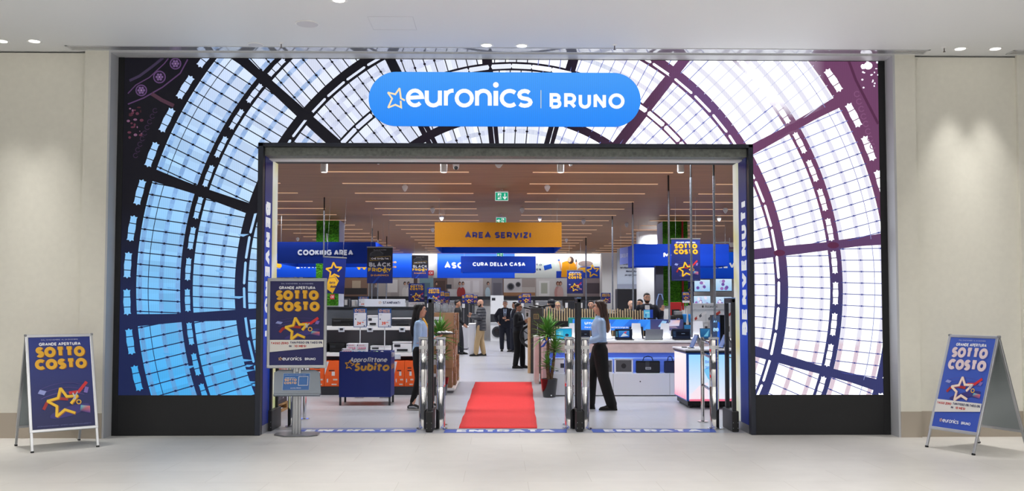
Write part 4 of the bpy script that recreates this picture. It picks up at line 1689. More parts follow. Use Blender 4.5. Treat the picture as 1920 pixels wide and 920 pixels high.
def star_print(a, w, h):
    a.rect(0, 0, w, h, (10, 36, 120), (8, 24, 92)).up()
    a.star(w * .5, h * .64, w * .36, w * .07, (232, 176, 34), rot=8).up()
    a.poly([(w * .18, h * .14), (w * .5, 0), (w * .74, h * .36), (w * .56, h * .5), (w * .3, h * .46)], (232, 176, 34)).up()
    a.stroke([(w * .3, h * .42), (w * .56, h * .46), (w * .68, h * .34)], w * .02, (40, 36, 80))
    a.text('TUTTI', w * .30, h * .26, h * .07, (30, 30, 80), .26, fit=w * .26, shear=.3)
    a.text('RARI', w * .38, h * .15, h * .07, (30, 30, 80), .26, fit=w * .24, shear=.3)


HG = 'hanging promotion posters'
poster('hanging_poster', 'black and blue BLACK FRIDAY poster, the larger one, below the COOKING AREA sign', 'poster', 688.5, 464, 736, 531, 13.2, friday, HG)
poster('hanging_poster', 'smaller, farther BLACK FRIDAY poster left of the ASC banner', 'poster', 772, 479, 803, 521.5, 26, friday, HG)
poster('hanging_poster', 'large hanging SOTTO COSTO poster before the right green column', 'poster', 1258.5, 448, 1313, 526, 9.5, sc_, HG)
poster('hanging_poster', 'smaller hanging SOTTO COSTO poster beside the woman in orange on the mural', 'poster', 1063, 507, 1093, 550, 24.5, sc_, HG)
poster('hanging_poster', 'tilted hanging poster with one big golden star, before the left green column', 'poster', 603, 483, 645, 550, 9.8, star_print, HG, tilt=3)
poster('hanging_poster', 'narrow poster with a cropped golden star beside the right green column', 'poster', 1288, 527, 1301, 572, 16, star_print, HG)
SG = 'small SOTTO COSTO boards on posts'
for a_ in ((766, 531, 796, 575, 13, 'largest small SOTTO COSTO board, above the hair of the left woman', 600), (801, 539, 826, 576, 15, 'second small SOTTO COSTO board, right of the largest', 600),
           (822, 545, 834, 578, 17.0, 'narrow SOTTO COSTO board third in the receding row', 600), (833, 546.5, 843, 578, 19.0, 'narrow SOTTO COSTO board last in the receding row', 600)):
    poster('promotion_board', a_[5], 'sign', *a_[:5], sc_foot, SG, rail=False, hang=False, post=a_[6])
for a_ in ((866, 553, 873, 569, 26.2, 'left leaf of the far triple SOTTO COSTO board above the bald man'), (871, 551, 888, 569, 26, 'middle leaf of the far triple SOTTO COSTO board above the bald man'),
           (886, 553, 895, 569, 26.2, 'right leaf of the far triple SOTTO COSTO board above the bald man'), (972, 553, 980, 568, 26.2, 'left leaf of the far double SOTTO COSTO board above the man with glasses'),
           (978, 550, 995.5, 568, 26, 'front leaf of the far double SOTTO COSTO board above the man with glasses'), (1127, 548.5, 1145, 568, 22, 'SOTTO COSTO board left of the dark cabinets, above the slat screen'),
           (1279, 547, 1293, 567, 15, 'pale SOTTO COSTO board left of the Accessori display')):
    poster('promotion_board', a_[5], 'sign', *a_[:5], sc_foot if a_[0] > 1200 else sc_, SG, rail=False, hang=False, post=580)
# ------------------------------------------------------------------ far end of the shop: banners, mural, photo frieze
YB = 33.92


def wall_print(label, cat, px0, py0, px1, py1, Y, fn, th=.06, m=None, glow=None, name='wall_banner'):
    A, Bq = at(px0, py0, Y), at(px1, py1, Y)
    w, h = Bq.x - A.x, A.z - Bq.z
    t = thing(name, label, cat, (A.x, Y, Bq.z))
    obj('board', bx(0, w, 0, th, 0, h), mat('board_edge', (60, 70, 110), .5), t)
    a = Art(.002)
    fn(a, w, h, lambda x, y: ((x - px0) / (px1 - px0) * w, (py1 - y) / (py1 - py0) * h))
    a.build('print', m or PRINT, (0, -.003, 0), parent=t)
    return t


BLIT = attr_mat('backlit_banner', .45, .5, .8)


def banner_left(a, w, h, P):
    a.rect(0, 0, w, h, (0, 92, 232), (0, 74, 214)).up()
    x, y = P(556, 503.5)
    x2, y2 = P(596, 491.5)
    a.text('LAVAGGIO', x, y, y2 - y, (240, 244, 252), .27, fit=(x2 - x) * 1.9, gap=.1)
    Y_ = (240, 182, 40)
    x, y = P(522, 497)
    k = h / 48
    a.ell(x, y, 7 * k, 5 * k, Y_, 12, -30)
    a.stroke([P(514, 490), P(521, 496)], 3 * k, Y_)
    a.stroke(arc(P(516, 491)[0], P(516, 491)[1], 4 * k, 4 * k, 0, 360, 12), 1.3 * k, Y_)
    a.rect(*P(508, 504), *P(526, 505.5)[:1], P(526, 503.5)[1], (220, 228, 244))
    a.rect(*P(669, 502), *P(687, 497), Y_)
    a.ell(*P(673, 503), 2.6 * k, 2.6 * k, Y_, 10)
    a.ell(*P(683, 503), 2.6 * k, 2.6 * k, Y_, 10)
    for py in (490, 499):
        x, y = P(735, py + 3)
        a.text('consegna', x - w * .14, y, h * .09, Y_, .24, fit=w * .17, gap=.1)


wall_print('wide bright blue wall banner behind the COOKING AREA sign, with LAV lettering', 'banner', 494, 472, 772, 520, YB, banner_left, m=BLIT)


def banner_asc(a, w, h, P):
    a.rect(0, 0, w, h, (0, 96, 236), (0, 72, 210)).up()
    x, y = P(833, 503)
    x2, y2 = P(960, 491.5)
    a.text('ASCIUGATURA', x, y, y2 - y, (244, 247, 252), .27, fit=(x2 - x), gap=.1)


wall_print('bright blue wall banner with white letters ASC, behind the CURA DELLA CASA sign', 'banner', 820, 475, 965, 521, YB, banner_asc, m=BLIT)


def mural(a, w, h, P):
    a.rect(0, 0, w, h, (236, 240, 236), (214, 220, 218)).up()
    for k_ in range(7):
        x, y = P(1010 + k_ * 9, 500 - (k_ % 3) * 8)
        a.ell(x, y, h * .2, h * .07, (216, 226, 216), 12, 40 + k_ * 17)
    a.ell(*P(1098, 494), h * .3, h * .12, (150, 132, 128), 16)
    a.up()
    x, y = P(1003, 498)
    a.text('Carta', P(985, 498)[0], y, h * .1, (20, 40, 100), .2, fit=w * .19)
    a.text('Euronics', P(974, 507)[0], P(0, 506.5)[1], h * .1, (20, 40, 100), .22, fit=w * .25)
    a.poly([P(1019, 498), P(1033, 494.5), P(1035, 502.5), P(1021, 506.5)], (20, 80, 190))
    a.rect(*P(1043, 521), *P(1086, 508), (10, 62, 186))
    a.rect(*P(1088, 521), *P(1127, 499.5), (14, 58, 170))
    a.poly([P(1052, 519), P(1054, 492), P(1062, 489), P(1076, 491), P(1082, 500), P(1081, 508), P(1068, 510), P(1062, 520)], (238, 160, 24))
    a.ell(*P(1086, 505), h * .07, h * .06, (206, 146, 110), 10)
    a.stroke([P(1052, 506), P(1050, 494), P(1048, 489)], h * .06, (222, 164, 130))
    a.stroke([P(1080, 500), P(1081, 492), P(1080, 489)], h * .06, (222, 164, 130))
    a.up()
    a.ell(*P(1070, 487.5), h * .13, h * .15, (66, 40, 30), 14)
    a.rect(*P(1079, 491), *P(1081.5, 486), (30, 30, 36))
    a.rect(*P(1046, 489), *P(1049.5, 486), (40, 90, 180))
    a.up()
    a.ell(*P(1067.5, 486.5), h * .075, h * .1, (222, 170, 138), 12)
    a.star(*P(1112, 508), h * .26, h * .05, (232, 176, 34), rot=8)
    a.poly([P(1086, 501), P(1098, 501), P(1098, 511), P(1092, 509)], (232, 168, 40))


wall_print('pale mural with a woman in orange on a blue sofa and a golden star', 'mural', 965, 475, 1128, 521, YB, mural, name='wall_mural')


def frieze(a, w, h, P):
    def R_(x0, y0, x1, y1, c, c2=None):
        a.rect(*P(x0, y1), *P(x1, y0), c, c2)
    R_(560, 521, 1127, 557, (196, 186, 184), (168, 160, 160)); a.up()
    seg = [(560, 645, (120, 110, 108)), (645, 690, (150, 118, 100)), (690, 732, (186, 178, 176)), (748, 775, (206, 200, 200)), (775, 782, (90, 70, 64)), (786, 812, (126, 160, 172)), (812, 838, (108, 84, 76)), (838, 850, (170, 158, 156)), (862, 905, (222, 216, 222)), (921, 942, (142, 140, 152)), (942, 975, (122, 96, 90)), (976, 1003, (176, 164, 160)), (1005, 1063, (224, 222, 222)), (1093, 1127, (150, 134, 138))]
    for x0, x1, c in seg:
        R_(x0, 521, x1, 557, c)
    a.up()
    for x0, y0, x1, y1, c in ((646, 540, 688, 552, (60, 54, 56)), (660, 526, 676, 540, (206, 186, 160)), (692, 530, 702, 557, (120, 110, 110)), (726, 524, 745, 548, (232, 228, 228)),
                              (790, 530, 806, 552, (90, 120, 136)), (816, 526, 834, 548, (80, 58, 52)), (840, 542, 862, 557, (210, 208, 212)), (836, 533, 846, 541, (52, 54, 66)),
                              (924, 530, 940, 557, (112, 110, 124)), (869, 526, 881, 548, (240, 236, 242)), (886, 526, 898, 548, (240, 236, 242)), (944, 522, 978, 548, (226, 224, 228)),
                              (978, 538, 1003, 557, (204, 196, 192)), (1010, 526, 1030, 555, (246, 246, 246)), (1014, 530, 1026, 550, (186, 190, 178)), (1100, 530, 1124, 550, (84, 70, 80)), (944, 548, 1003, 554, (176, 128, 90))):
        R_(x0, y0, x1, y1, c)
    a.up()
    k = h / 36
    def person_(x, hair, top, sk=(206, 160, 136), s=1.0):
        a.ell(*P(x, 549), 5 * k * s, 11 * k * s, top, 12); a.up()
        a.ell(*P(x + .5, 531), 2.6 * k * s, 3.6 * k * s, hair, 10); a.up()
        a.ell(*P(x + 1, 532), 1.7 * k * s, 2.6 * k * s, sk, 10)
    person_(704, (60, 48, 50), (104, 100, 110)); person_(758, (40, 30, 30), (226, 222, 220)); person_(765, (50, 36, 36), (236, 232, 230))
    person_(817, (20, 20, 26), (34, 36, 44)); person_(861, (80, 36, 32), (168, 60, 60)); person_(867, (60, 30, 26), (176, 44, 44))
    person_(914, (40, 30, 28), (196, 220, 234)); person_(1045, (110, 52, 44), (206, 154, 150), s=1.2); person_(1050, (104, 48, 40), (222, 184, 180), s=1.2)
    for x, y, r in ((957, 537, 7), (971, 533, 5)):
        a.ell(*P(x, y), r * k, r * k, (120, 120, 130), 16); a.up()
        a.ell(*P(x, y), r * .7 * k, r * .7 * k, (44, 46, 54), 16)


wall_print('long photo frieze of kitchens and laundry rooms above the appliances', 'mural', 566, 521, 1127, 557, YB - .05, frieze, th=.04, name='photo_frieze')
A, Bq = at(560, 555.5, YB - .45), at(1142, 561, YB - .45)
tag(obj('shelf_canopy', bx(A.x, Bq.x, YB - .5, YB - .12, Bq.z - .01, A.z), mat('anthracite', (44, 46, 54), .5)), 'long dark canopy running above the far row of appliances', 'shelf')
# light trough above the banners
A, Bq = at(490, 470.5, YB), at(1130, 473.5, YB)
tag(obj('cove_light', bx(A.x, Bq.x, YB - .1, YB, Bq.z, A.z), mat('cove_glow', (255, 255, 250), .5, emit=1.0)), 'bright light line along the top of the far wall', 'ceiling light')
area_light('cove_lamp', ((A.x + Bq.x) / 2, YB - .4, SHOP_Z - .05), Bq.x - A.x, .1, 110, (.95, .98, 1), 170, (R(40), 0, 0))
# fire equipment sign
def fire(a, w, h, P):
    a.rect(0, 0, w, h, (206, 40, 44)).up()
    a.stroke(arc(w * .38, h * .5, w * .2, h * .22, 0, 360, 12), w * .09, (246, 240, 240))
    a.stroke([(w * .74, h * .8), (w * .74, h * .25)], w * .12, (246, 240, 240))
wall_print('small red fire equipment sign on the white wall between the two blue banners', 'safety sign', 803, 507, 813, 516, YB, fire, name='fire_sign')
wall_print('small red fire sign above the printer shelves beside the green column', 'safety sign', 619, 552, 627, 561, 15.55, fire, th=.04, name='fire_sign')
# ------------------------------------------------------------------ far row of appliances
rr = random.Random(11)
M_steel = mat('brushed_steel', (150, 152, 156), .35, metal=.7)
M_app = mat('white_enamel', (226, 228, 232), .3)
M_anth = mat('dark_enamel', (44, 46, 52), .35)


def fridge(m):
    t = thing('refrigerator', '', 'refrigerator', (0, 0, 0), group='refrigerators along the far wall')
    obj('body', bx(-.29, .29, .03, .62, .02, 1.84, .01), m, t)
    for z0, z1 in ((.05, .68), (.70, 1.82)):
        d = obj('door', bx(-.288, .288, -.02, .028, z0, z1, .008), m, t)
        obj('handle', bx(.22, .245, -.05, -.02, z0 + .12, z1 - .2, .004), M_metal, d)
    obj('energy_label', bx(-.26, -.14, -.024, -.021, 1.5, 1.74), M_white, t)
    return t


A0, A1 = at(640, 560, 32.2).x, at(1140, 560, 32.2).x
pro = [fridge(M_steel), fridge(M_app), fridge(M_anth)]
n = int((A1 - A0) / .68)
used = set()
KN = ['steel', 'white', 'dark']
slots = []
for i in range(n):
    x = A0 + .4 + i * .68
    px_ = 935 + x / (32.2 + 12.24) * 1800
    if 908 < px_ < 950:
        continue
    slots.append((x, px_))
ki = 0
for i, (x, px_) in enumerate(slots):
    kind = rr.choice([0, 0, 1, 2])
    o = pro[kind] if kind not in used else dup(pro[kind])
    used.add(kind)
    o.location = (x, 32.2 + .0, 0)
    side = 'left' if px_ < 930 else 'right'
    nl = [s for s in slots if (s[1] < 930) == (px_ < 930)]
    pos = nl.index((x, px_))
    o['label'] = '%s refrigerator in the far row, %s one %s of the washing machine' % (KN[kind], ORD[len(nl) - 1 - pos] if side == 'left' else ORD[pos], side)
for kind in range(3):
    if kind not in used:
        bpy.data.objects.remove(pro[kind])
# washing machine and dryer at the end of the aisle
for j, (Yw, z_, lb) in enumerate(((31.4, .0, 'white washing machine with a big dark porthole at the end of the aisle'), (31.5, 1.22, 'white appliance stacked on a dark frame above the washing machine'))):
    p = at(932, 600, Yw)
    t = thing('washing_machine', lb, 'washing machine', (p.x, Yw, z_))
    obj('body', bx(-.3, .3, 0, .55, .0, .85, .01), M_app, t)
    if j == 0:
        bm = B(); bmesh.ops.create_cone(bm, cap_ends=True, segments=32, radius1=.255, radius2=.24, depth=.05, matrix=Matrix.Translation((0.02, -.025, .42)) @ Matrix.Rotation(pi / 2, 4, 'X'))
        d = obj('door', bm, M_anth, t, smooth=True)
        bm = B(); bmesh.ops.create_cone(bm, cap_ends=True, segments=32, radius1=.17, radius2=.15, depth=.02, matrix=Matrix.Translation((0.02, -.055, .42)) @ Matrix.Rotation(pi / 2, 4, 'X'))
        obj('door_glass', bm, mat('dark_glass', (20, 22, 28), .06), d, smooth=True)
        obj('control_panel', bx(-.29, .29, -.008, 0, .72, .83), mat('panel_grey', (180, 182, 188), .3), t)
    else:
        obj('control_panel', bx(-.24, -.08, -.01, 0, .62, .74), M_anth, t)
        obj('stacking_frame', bx(-.3, .3, 0, .55, -.365, -.001), M_anth, t)

# ------------------------------------------------------------------ right end: white column, info panel, dark cabinets
struct('wall_right', bx(at(1128, 500, 33).x, at(1158, 500, 33).x, 32.8, 33.9, 0, SHOP_Z), M_white)


def infop(a, w, h, P):
    a.rect(0, 0, w, h, (222, 232, 246), (196, 210, 232)).up()
    for i, tx in enumerate(('Cal nostro portale digitale', 'hai a disposizione un catalogo', 'illimitato di prodotti', 'per ogni tua esigenza')):
        a.text(tx, w * .96, h * (.62 - .085 * i), h * .045, (38, 48, 84), .24 if i < 3 else .16, 'r', fit=w * (.74, .84, .62, .66)[i])
    a.rect(0, 0, w, h * .17, (160, 168, 190))
    a.rect(w * .25, 0, w, h * .055, (20, 90, 220))
ip_ = wall_print('tall pale blue information panel with dark text, behind the dark cabinets', 'panel', 1157, 466, 1206, 546, 27, infop, name='info_panel')
obj('stand', bx(.1, .9, 0, .06, -ip_.location.z, 0), M_white, ip_)
t = thing('tall_cabinet', 'tall dark wooden cabinet with a shelf niche, left of the bearded man in a suit', 'cabinet', (at(1188, 600, 22).x, 22, 0))
w_ = (1220 - 1159) / 1800 * 34.24
h_ = at(1188, 541, 22).z
bm = B()
box(bm, -w_ / 2, w_ * .2, 0, .6, 0, h_, .01)
obj('body', bm, M_anth, t)
bm = B()
box(bm, w_ * .2, w_ / 2, .3, .6, 0, h_); box(bm, w_ / 2 - .04, w_ / 2, 0, .3, 0, h_); box(bm, w_ * .2, w_ / 2, 0, .3, h_ - .04, h_)
obj('niche_frame', bm, mat('dark_oak', (74, 58, 48), .5), t)
obj('shelf', bx(w_ * .2, w_ / 2, 0.02, .3, 1.35, 1.39), mat('dark_oak', (74, 58, 48), .5), t)
obj('door', bx(-w_ / 2 + .02, w_ * .19, -.015, .0, .1, h_ - .04, .004), mat('dark_enamel2', (40, 40, 46), .4), t)
for kx in (-.2, .2):
    obj('foot', bx(kx - .03, kx + .03, .1, .16, 0, .0), M_anth, t) if False else None
bm = B(); lathe(bm, [(.5, 0), (.5, SHOP_Z)], seg=32)
o = struct('wall_right', bm, M_white, smooth=True); o.location = (at(1222, 600, 20).x, 20, 0)
# dark blue advertising tower beside the green column
t = thing('advert_tower', 'dark grey display tower with a pale blue arch, left of the right green column', 'display', (at(1238, 600, 15.2).x, 15.2, 0))
hh_ = at(1238, 497, 15.2).z
obj('body', bx(-.12, .1, 0, .3, 0, hh_, .01), mat('slate', (60, 62, 76), .5), t)
bm = B(); tube(bm, [(-.1, -.01, .95), (-.1, -.01, 1.75), (-.04, -.01, 1.95), (.04, -.01, 1.95), (.08, -.01, 1.8)], .018, seg=8)
obj('arch', bm, mat('pale_blue', (130, 156, 206), .4), t, smooth=True)

# ------------------------------------------------------------------ moss covered columns
def moss_mat():
    m = mat('green_moss', (68, 136, 22), .95, noise=.55, nscale=26, bump=1.0)
    return m


def column(px0, px1, Y, side, label):
    A, Bq = at(px0, 500, Y), at(px1, 500, Y)
    w = Bq.x - A.x
    t = thing('green_column', label, 'column', ((A.x + Bq.x) / 2, Y, 0))
    obj('core', bx(-w / 2 + .02, w / 2 - .02, .03, 1.0, 0, SHOP_Z), M_white, t)
    bm = B()
    nx, nz = 22, 130
    rr = random.Random(px0)
    z0 = 1.62
    g = [[bm.verts.new((-w / 2 + w * i / nx, -.02 - rr.random() * .045, z0 + (SHOP_Z - z0) * j / nz)) for i in range(nx + 1)] for j in range(nz + 1)]
    for j in range(nz):
        for i in range(nx):
            bm.faces.new((g[j][i], g[j][i + 1], g[j + 1][i + 1], g[j + 1][i]))
    ed = [e for e in bm.edges if e.is_boundary]
    r = bmesh.ops.extrude_edge_only(bm, edges=ed)
    bmesh.ops.translate(bm, verts=[v for v in r['geom'] if isinstance(v, bmesh.types.BMVert)], vec=(0, .07, 0))
    obj('moss_panel', bm, moss_mat(), t)
    obj('side_panel', bx(*((w / 2 - .02, w / 2) if side > 0 else (-w / 2, -w / 2 + .02)), .0, 1.0, 0, SHOP_Z), mat('column_pale', (210, 216, 232), .5), t)
    return t, w


cl, wl = column(593, 635, 15.7, 1, 'square column on the left covered in green moss, with a dangling white cable')
bm = B(); tube(bm, [(-.01, -.09, 3.7), (.0, -.09, 3.5), (.08, -.09, 3.35), (.16, -.09, 3.15)], .014, seg=8)
obj('cable', bm, M_white, cl, smooth=True)
cr, wr = column(1243, 1289, 15.9, -1, 'square column on the right covered in green moss, with a red pipe')
bm = B(); cyl(bm, (wr * .28, -.09, 1.5), (wr * .28, -.09, SHOP_Z), .03); obj('red_pipe', bm, mat('fire_red', (168, 26, 30), .4), cr, smooth=True)
t = thing('fire_cabinet', 'red fire hose cabinet at the foot of the right green column', 'fire cabinet', (at(1267, 600, 14.6).x, 14.6, .9))
obj('housing', bx(-.17, .17, 0, .22, 0, at(1267, 566, 14.6).z - .9, .01), mat('fire_red', (168, 26, 30), .4), t)
obj('door_window', bx(-.11, .11, -.006, 0, .12, .62), mat('dark_glass', (20, 22, 28), .06), t)
obj('column_bracket', bx(-.1, .1, .22, 1.3, .2, .3), M_anth, t)
t = thing('espresso_machine', 'chrome and black coffee machine below the red fire cabinet', 'coffee machine', (at(1270, 600, 9.5).x, 9.5, 1.05))
obj('body', bx(-.13, .13, 0, .3, 0, .36, .02), M_dark, t)
obj('group_head', cyl(B(), (0, -.06, .2), (0, -.06, .3), .05), M_chrome, t)
obj('cup_tray', bx(-.11, .11, -.12, 0, 0, .04, .005), M_chrome, t)
obj('tank', bx(-.05, .12, .02, .2, .36, .46, .02), M_steel, t)
t2 = thing('display_plinth', 'dark display plinth carrying the coffee machine and the red and blue gadgets', 'plinth', (at(1279, 600, 9.5).x, 9.5, 0))
obj('body', bx(-.45, .42, -.1, .5, 0, 1.0, .01), M_anth, t2)
obj('top', bx(-.46, .43, -.11, .51, 1.0, 1.045, .005), M_dark, t2)
for i_, (x_, c_) in enumerate(((1283, (40, 140, 220)), (1288, (30, 120, 210)))):
    t = thing('mixer_bowl', 'bright blue cup hung beside the coffee machine, %s one' % ('left', 'right')[i_], 'cup', (at(x_ + 4 + 9 * i_, 600, 9.3).x, 9.6, 1.05))
    obj('base', bx(-.045, .045, -.05, .05, 0, .2, .01), M_dark, t)
    bm = B(); lathe(bm, [(.05, .2), (.06, .22), (.07, .38), (.06, .39)], seg=16); obj('cup', bm, mat('bright_blue', (40, 140, 220), .4), t, smooth=True)

# ------------------------------------------------------------------ right wall with televisions and TELEV banner
YT = 29.5
struct('wall_back', bx(at(1290, 500, YT).x, 11.5, YT + .3, YT + .5, 0, SHOP_Z), M_white)


def telev(a, w, h, P):
    a.rect(0, 0, w, h, (0, 92, 232), (0, 66, 200)).up()
    x, y = P(1325, 502)
    x2, y2 = P(1373, 491)
    a.text('TELEVISORI', x, y, y2 - y, (244, 247, 252), .27, fit=(x2 - x) * 2.05, gap=.1)
wall_print('bright blue wall banner with white letters TELEV, above the televisions', 'banner', 1310, 472, 1440, 522, YT + .2, telev, m=BLIT)
for i_, (x0, y0, x1, y1, lb) in enumerate(((1301, 523, 1332, 546.5, 'upper left'), (1341, 521.5, 1373, 545.5, 'upper right'), (1297, 553.5, 1333, 573, 'lower left'), (1341, 555, 1373, 575, 'lower right'))):
    A, Bq = at(x0, y0, YT), at(x1, y1, YT)
    w, h = Bq.x - A.x, A.z - Bq.z
    t = thing('television', lb + ' of the four wall televisions showing pale blue flowers', 'television', (A.x, YT, Bq.z), group='wall televisions')
    obj('case', bx(0, w, 0, .05, 0, h, .005), M_dark, t)
    obj('wall_mount', bx(w * .3, w * .7, .05, .3, h * .3, h * .7), M_dark, t)
    a = Art(.003)
    a.rect(.02, .02, w - .02, h - .02, (206, 228, 248), (150, 200, 240)).up()
    for k_ in range(9):
        a.ell(w * (.2 + .6 * rr.random()), h * (.2 + .6 * rr.random()), w * .1, h * .13, rr.choice([(180, 200, 235), (110, 80, 160), (230, 225, 245), (150, 110, 180)]), 10, k_ * 40)
    a.build('screen', attr_mat('tv_picture', 1.0, .3, 0), (0, -.004, 0), parent=t)
# the accessory wall
YA = 8.8
A, Bq = at(1296, 568, YA), at(1373, 640, YA)
w = Bq.x - A.x
zt = A.z
t = thing('accessory_display', 'white accessory wall with an Accessori header and hooks of phone cases', 'display', (A.x, YA, 0))
obj('back_panel', bx(0, w, .02, .08, 0, zt, .004), mat('pale_grey_panel', (206, 210, 216), .5), t)
hd = obj('header', bx(0, w, -.1, .02, zt - .13, zt, .006), mat('header_grey', (196, 202, 210), .5), t)
a = Art(.001)
hx, hz = at(1322, 576, YA - .1).x - A.x, zt - .1
a.text('Accessori', hx, hz, .062, (50, 56, 70), .16, fit=.21 + .06)
a.ell(hx - .05, hz + .028, .022, .026, (30, 32, 38), 14)
a.ell(hx - .046, hz + .062, .004, .01, (30, 32, 38), 8, -30)
a.up().ell(hx - .026, hz + .034, .009, .009, (196, 202, 210), 10)
a.build('header_lettering', PRINT, (0, -.101, 0), parent=hd)
a = Art(.001)
for i in range(3):
    x0_ = .04 + i * w / 3
    a.rect(x0_, zt - .42, x0_ + w / 3 - .03, zt - .15, (226, 230, 236)).up()
    for k_ in range(5):
        a.poly([(x0_ + .05 + k_ * .05, zt - .38 + .03 * k_), (x0_ + .11 + k_ * .05, zt - .33 + .03 * k_), (x0_ + .09 + k_ * .05, zt - .28 + .03 * k_), (x0_ + .03 + k_ * .05, zt - .33 + .03 * k_)], rr.choice([(40, 44, 54), (190, 60, 50), (90, 96, 110), (240, 240, 244)]))
    a.l -= 1
a.build('gadget_pictures', PRINT, (0, .016, 0), parent=t)
ps0 = None
for r in range(4):
    for c in range(7):
        z = zt - .62 - r * .23
        x = .07 + c * (w - .12) / 6.4
        if ps0 is None:
            ps0 = thing('packaged_phone_case', '', 'packaged phone case', (A.x + x, YA - .05, z), group='packaged phone cases on hooks')
            obj('card', bx(-.045, .045, 0, .006, -.02, .17, .002), mat('card_white', (214, 216, 222), .5), ps0)
            obj('case', bx(-.03, .03, -.012, 0, .0, .12, .005), mat('case_dark', (62, 56, 60), .4), ps0)
            obj('hook', cyl(B(), (0, -.02, .16), (0, .07, .16), .004, seg=6), M_metal, ps0)
            o = ps0
        else:
            o = dup(ps0, (A.x + x, YA - .05, z))
        o['label'] = 'packaged phone case, %s row from the top, %s from the left' % (ORD[r], ORD[c])

# ------------------------------------------------------------------ left shelving with printers
YG = 5.5
GX0, GX1 = at(570, 700, YG).x, at(794, 700, YG).x
zz = lambda py, Y: at(935, py, Y).z
M_gb = mat('grey_back_panel', (108, 108, 114), .6)
M_gd = mat('slate_panel', (72, 76, 84), .6)
t = thing('printer_shelving', 'long grey shelving unit with white shelves full of printers, on the left', 'shelving', (GX0, YG, 0))
W = GX1 - GX0
z1, z2, zt = zz(615, YG), zz(664, YG), zz(577, YG)
obj('back_panel', bx(0, W, .46, .5, 0, z1, .0), M_gb, t)
obj('upper_panel', bx(0, W, .44, .5, z1, zt), M_gd, t)
obj('rim', bx(0, W, .4, .52, zt, zt + .02), M_anth, t)
obj('shelf', bx(0, W, .0, .46, z1 - .035, z1 + .035, .004), M_white, t)
obj('shelf', bx(0, W, .0, .46, z2 - .035, z2 + .035, .004), M_white, t)
obj('base_shelf', bx(0, W, -.06, .46, .0, .15, .004), M_anth, t)
obj('end_panel', bx(W - .03, W, .0, .5, 0, zt), M_gd, t)
for k_, px_ in enumerate((640.5, 694, 754)):
    x = at(px_, 616, YG).x - GX0
    h_ = obj('price_holder', bx(x - .055, x + .055, -.02, .0, z1 - .07, z1 + .015, .006), mat('clear_holder', (196, 202, 212), .25), t)
    obj('price_tag', bx(x - .03, x + .03, -.023, -.02, z1 - .04, z1 + .0), M_anth, h_)
x = at(746, 665, YG).x - GX0
h_ = obj('price_holder', bx(x - .055, x + .055, -.02, .0, z2 - .09, z2 + .0, .006), mat('clear_holder', (196, 202, 212), .25), t)


def printer(px0, px1, pyt, zb, m, lid, label, tray=True):
    a_, b_ = at(px0, 600, YG).x, at(px1, 600, YG).x
    w = b_ - a_
    zt_ = zz(pyt, YG + .05)
    h = zt_ - zb
    t = thing('printer', label, 'printer', ((a_ + b_) / 2, YG + .06, zb))
    obj('body', bx(-w / 2, w / 2, 0, .34, 0, h * .84, .012), m, t)
    obj('scanner_lid', bx(-w / 2 - .003, w / 2 + .003, -.006, .34, h * .85, h, .008), lid, t)
    if tray:
        obj('paper_tray', bx(-w * .28, w * .28, -.03, .0, h * .12, h * .3, .004), M_dark, t)
    obj('control_panel', bx(-w * .42, -w * .1, -.006, 0, h * .5, h * .74, .003), M_anth, t)
    return t


zs1, zs2 = z1 + .036, z2 + .036
printer(621, 663, 596.5, zs1, M_dark, M_dark, 'black printer on the upper shelf, left of the 24 price card')
printer(688, 709, 591, zs1, M_app, M_app, 'small white printer on the upper shelf between the two price cards')
printer(734, 775, 595.5, zs1, M_anth, M_app, 'dark printer with a pale lid on the upper shelf, beside the left woman')
printer(736, 772, 640, zs2, M_app, M_app, 'large white laser printer on the lower shelf behind the promotion bin')
printer(617, 645, 643.5, zs2, M_dark, M_dark, 'black printer on the lower shelf, left of the leaflets')
printer(694, 733, 648, zs2, M_app, M_app, 'white printer on the lower shelf right of the leaflets')
printer(577, 612, 643, zs2, M_dark, M_dark, 'black printer on the lower shelf behind the poster stand')
# header board
A, Bq = at(678, 565, YG), at(756, 576.5, YG)
t = thing('shelf_header', 'pale header board reading STAMPANTI on top of the printer shelving', 'sign', (A.x, YG + .4, zt + .021))
obj('board', bx(0, Bq.x - A.x, 0, .03, 0, A.z - Bq.z + .03, .004), mat('header_pale', (200, 204, 216), .5), t)
a = Art(.001)
wd_ = Bq.x - A.x
a.text('STAMPANTI', wd_ * .45, .05, .05, (60, 66, 96), .22, fit=wd_ * .42)
a.star(wd_ * .38, .075, .03, .008, (214, 180, 150), rot=-10)
a.build('lettering', PRINT, (0, -.002, 0), parent=t)


def price(a, w, h, num):
    a.rect(0, 0, w, h, (30, 82, 150)).up()
    a.rect(w * .04, h * .03, w * .96, h * .76, (222, 224, 232))
    a.star(w * .2, h * .88, h * .09, h * .022, (236, 176, 120), rot=-10)
    a.text('SOTTO', w * .36, h * .88, h * .07, (236, 180, 120), .26, fit=w * .52, gap=.08)
    a.text('COSTO', w * .36, h * .79, h * .07, (236, 180, 120), .26, fit=w * .52, gap=.08)
    a.up()
    a.text(num, w * .26, h * .13, h * .17, (232, 86, 50), .26, fit=w * .32, gap=.12)
    a.text('99', w * .62, h * .22, h * .07, (232, 86, 50), .24, fit=w * .16)
    a.rect(w * .12, h * .40, w * .2, h * .47, (40, 44, 54))
    a.rect(w * .1, h * .66, w * .3, h * .68, (90, 96, 120))
    a.rect(w * .78, h * .05, w * .86, h * .11, (40, 50, 90))
    a.stroke([(w * .7, h * .34), (w * .94, h * .4)], h * .02, (90, 150, 210))


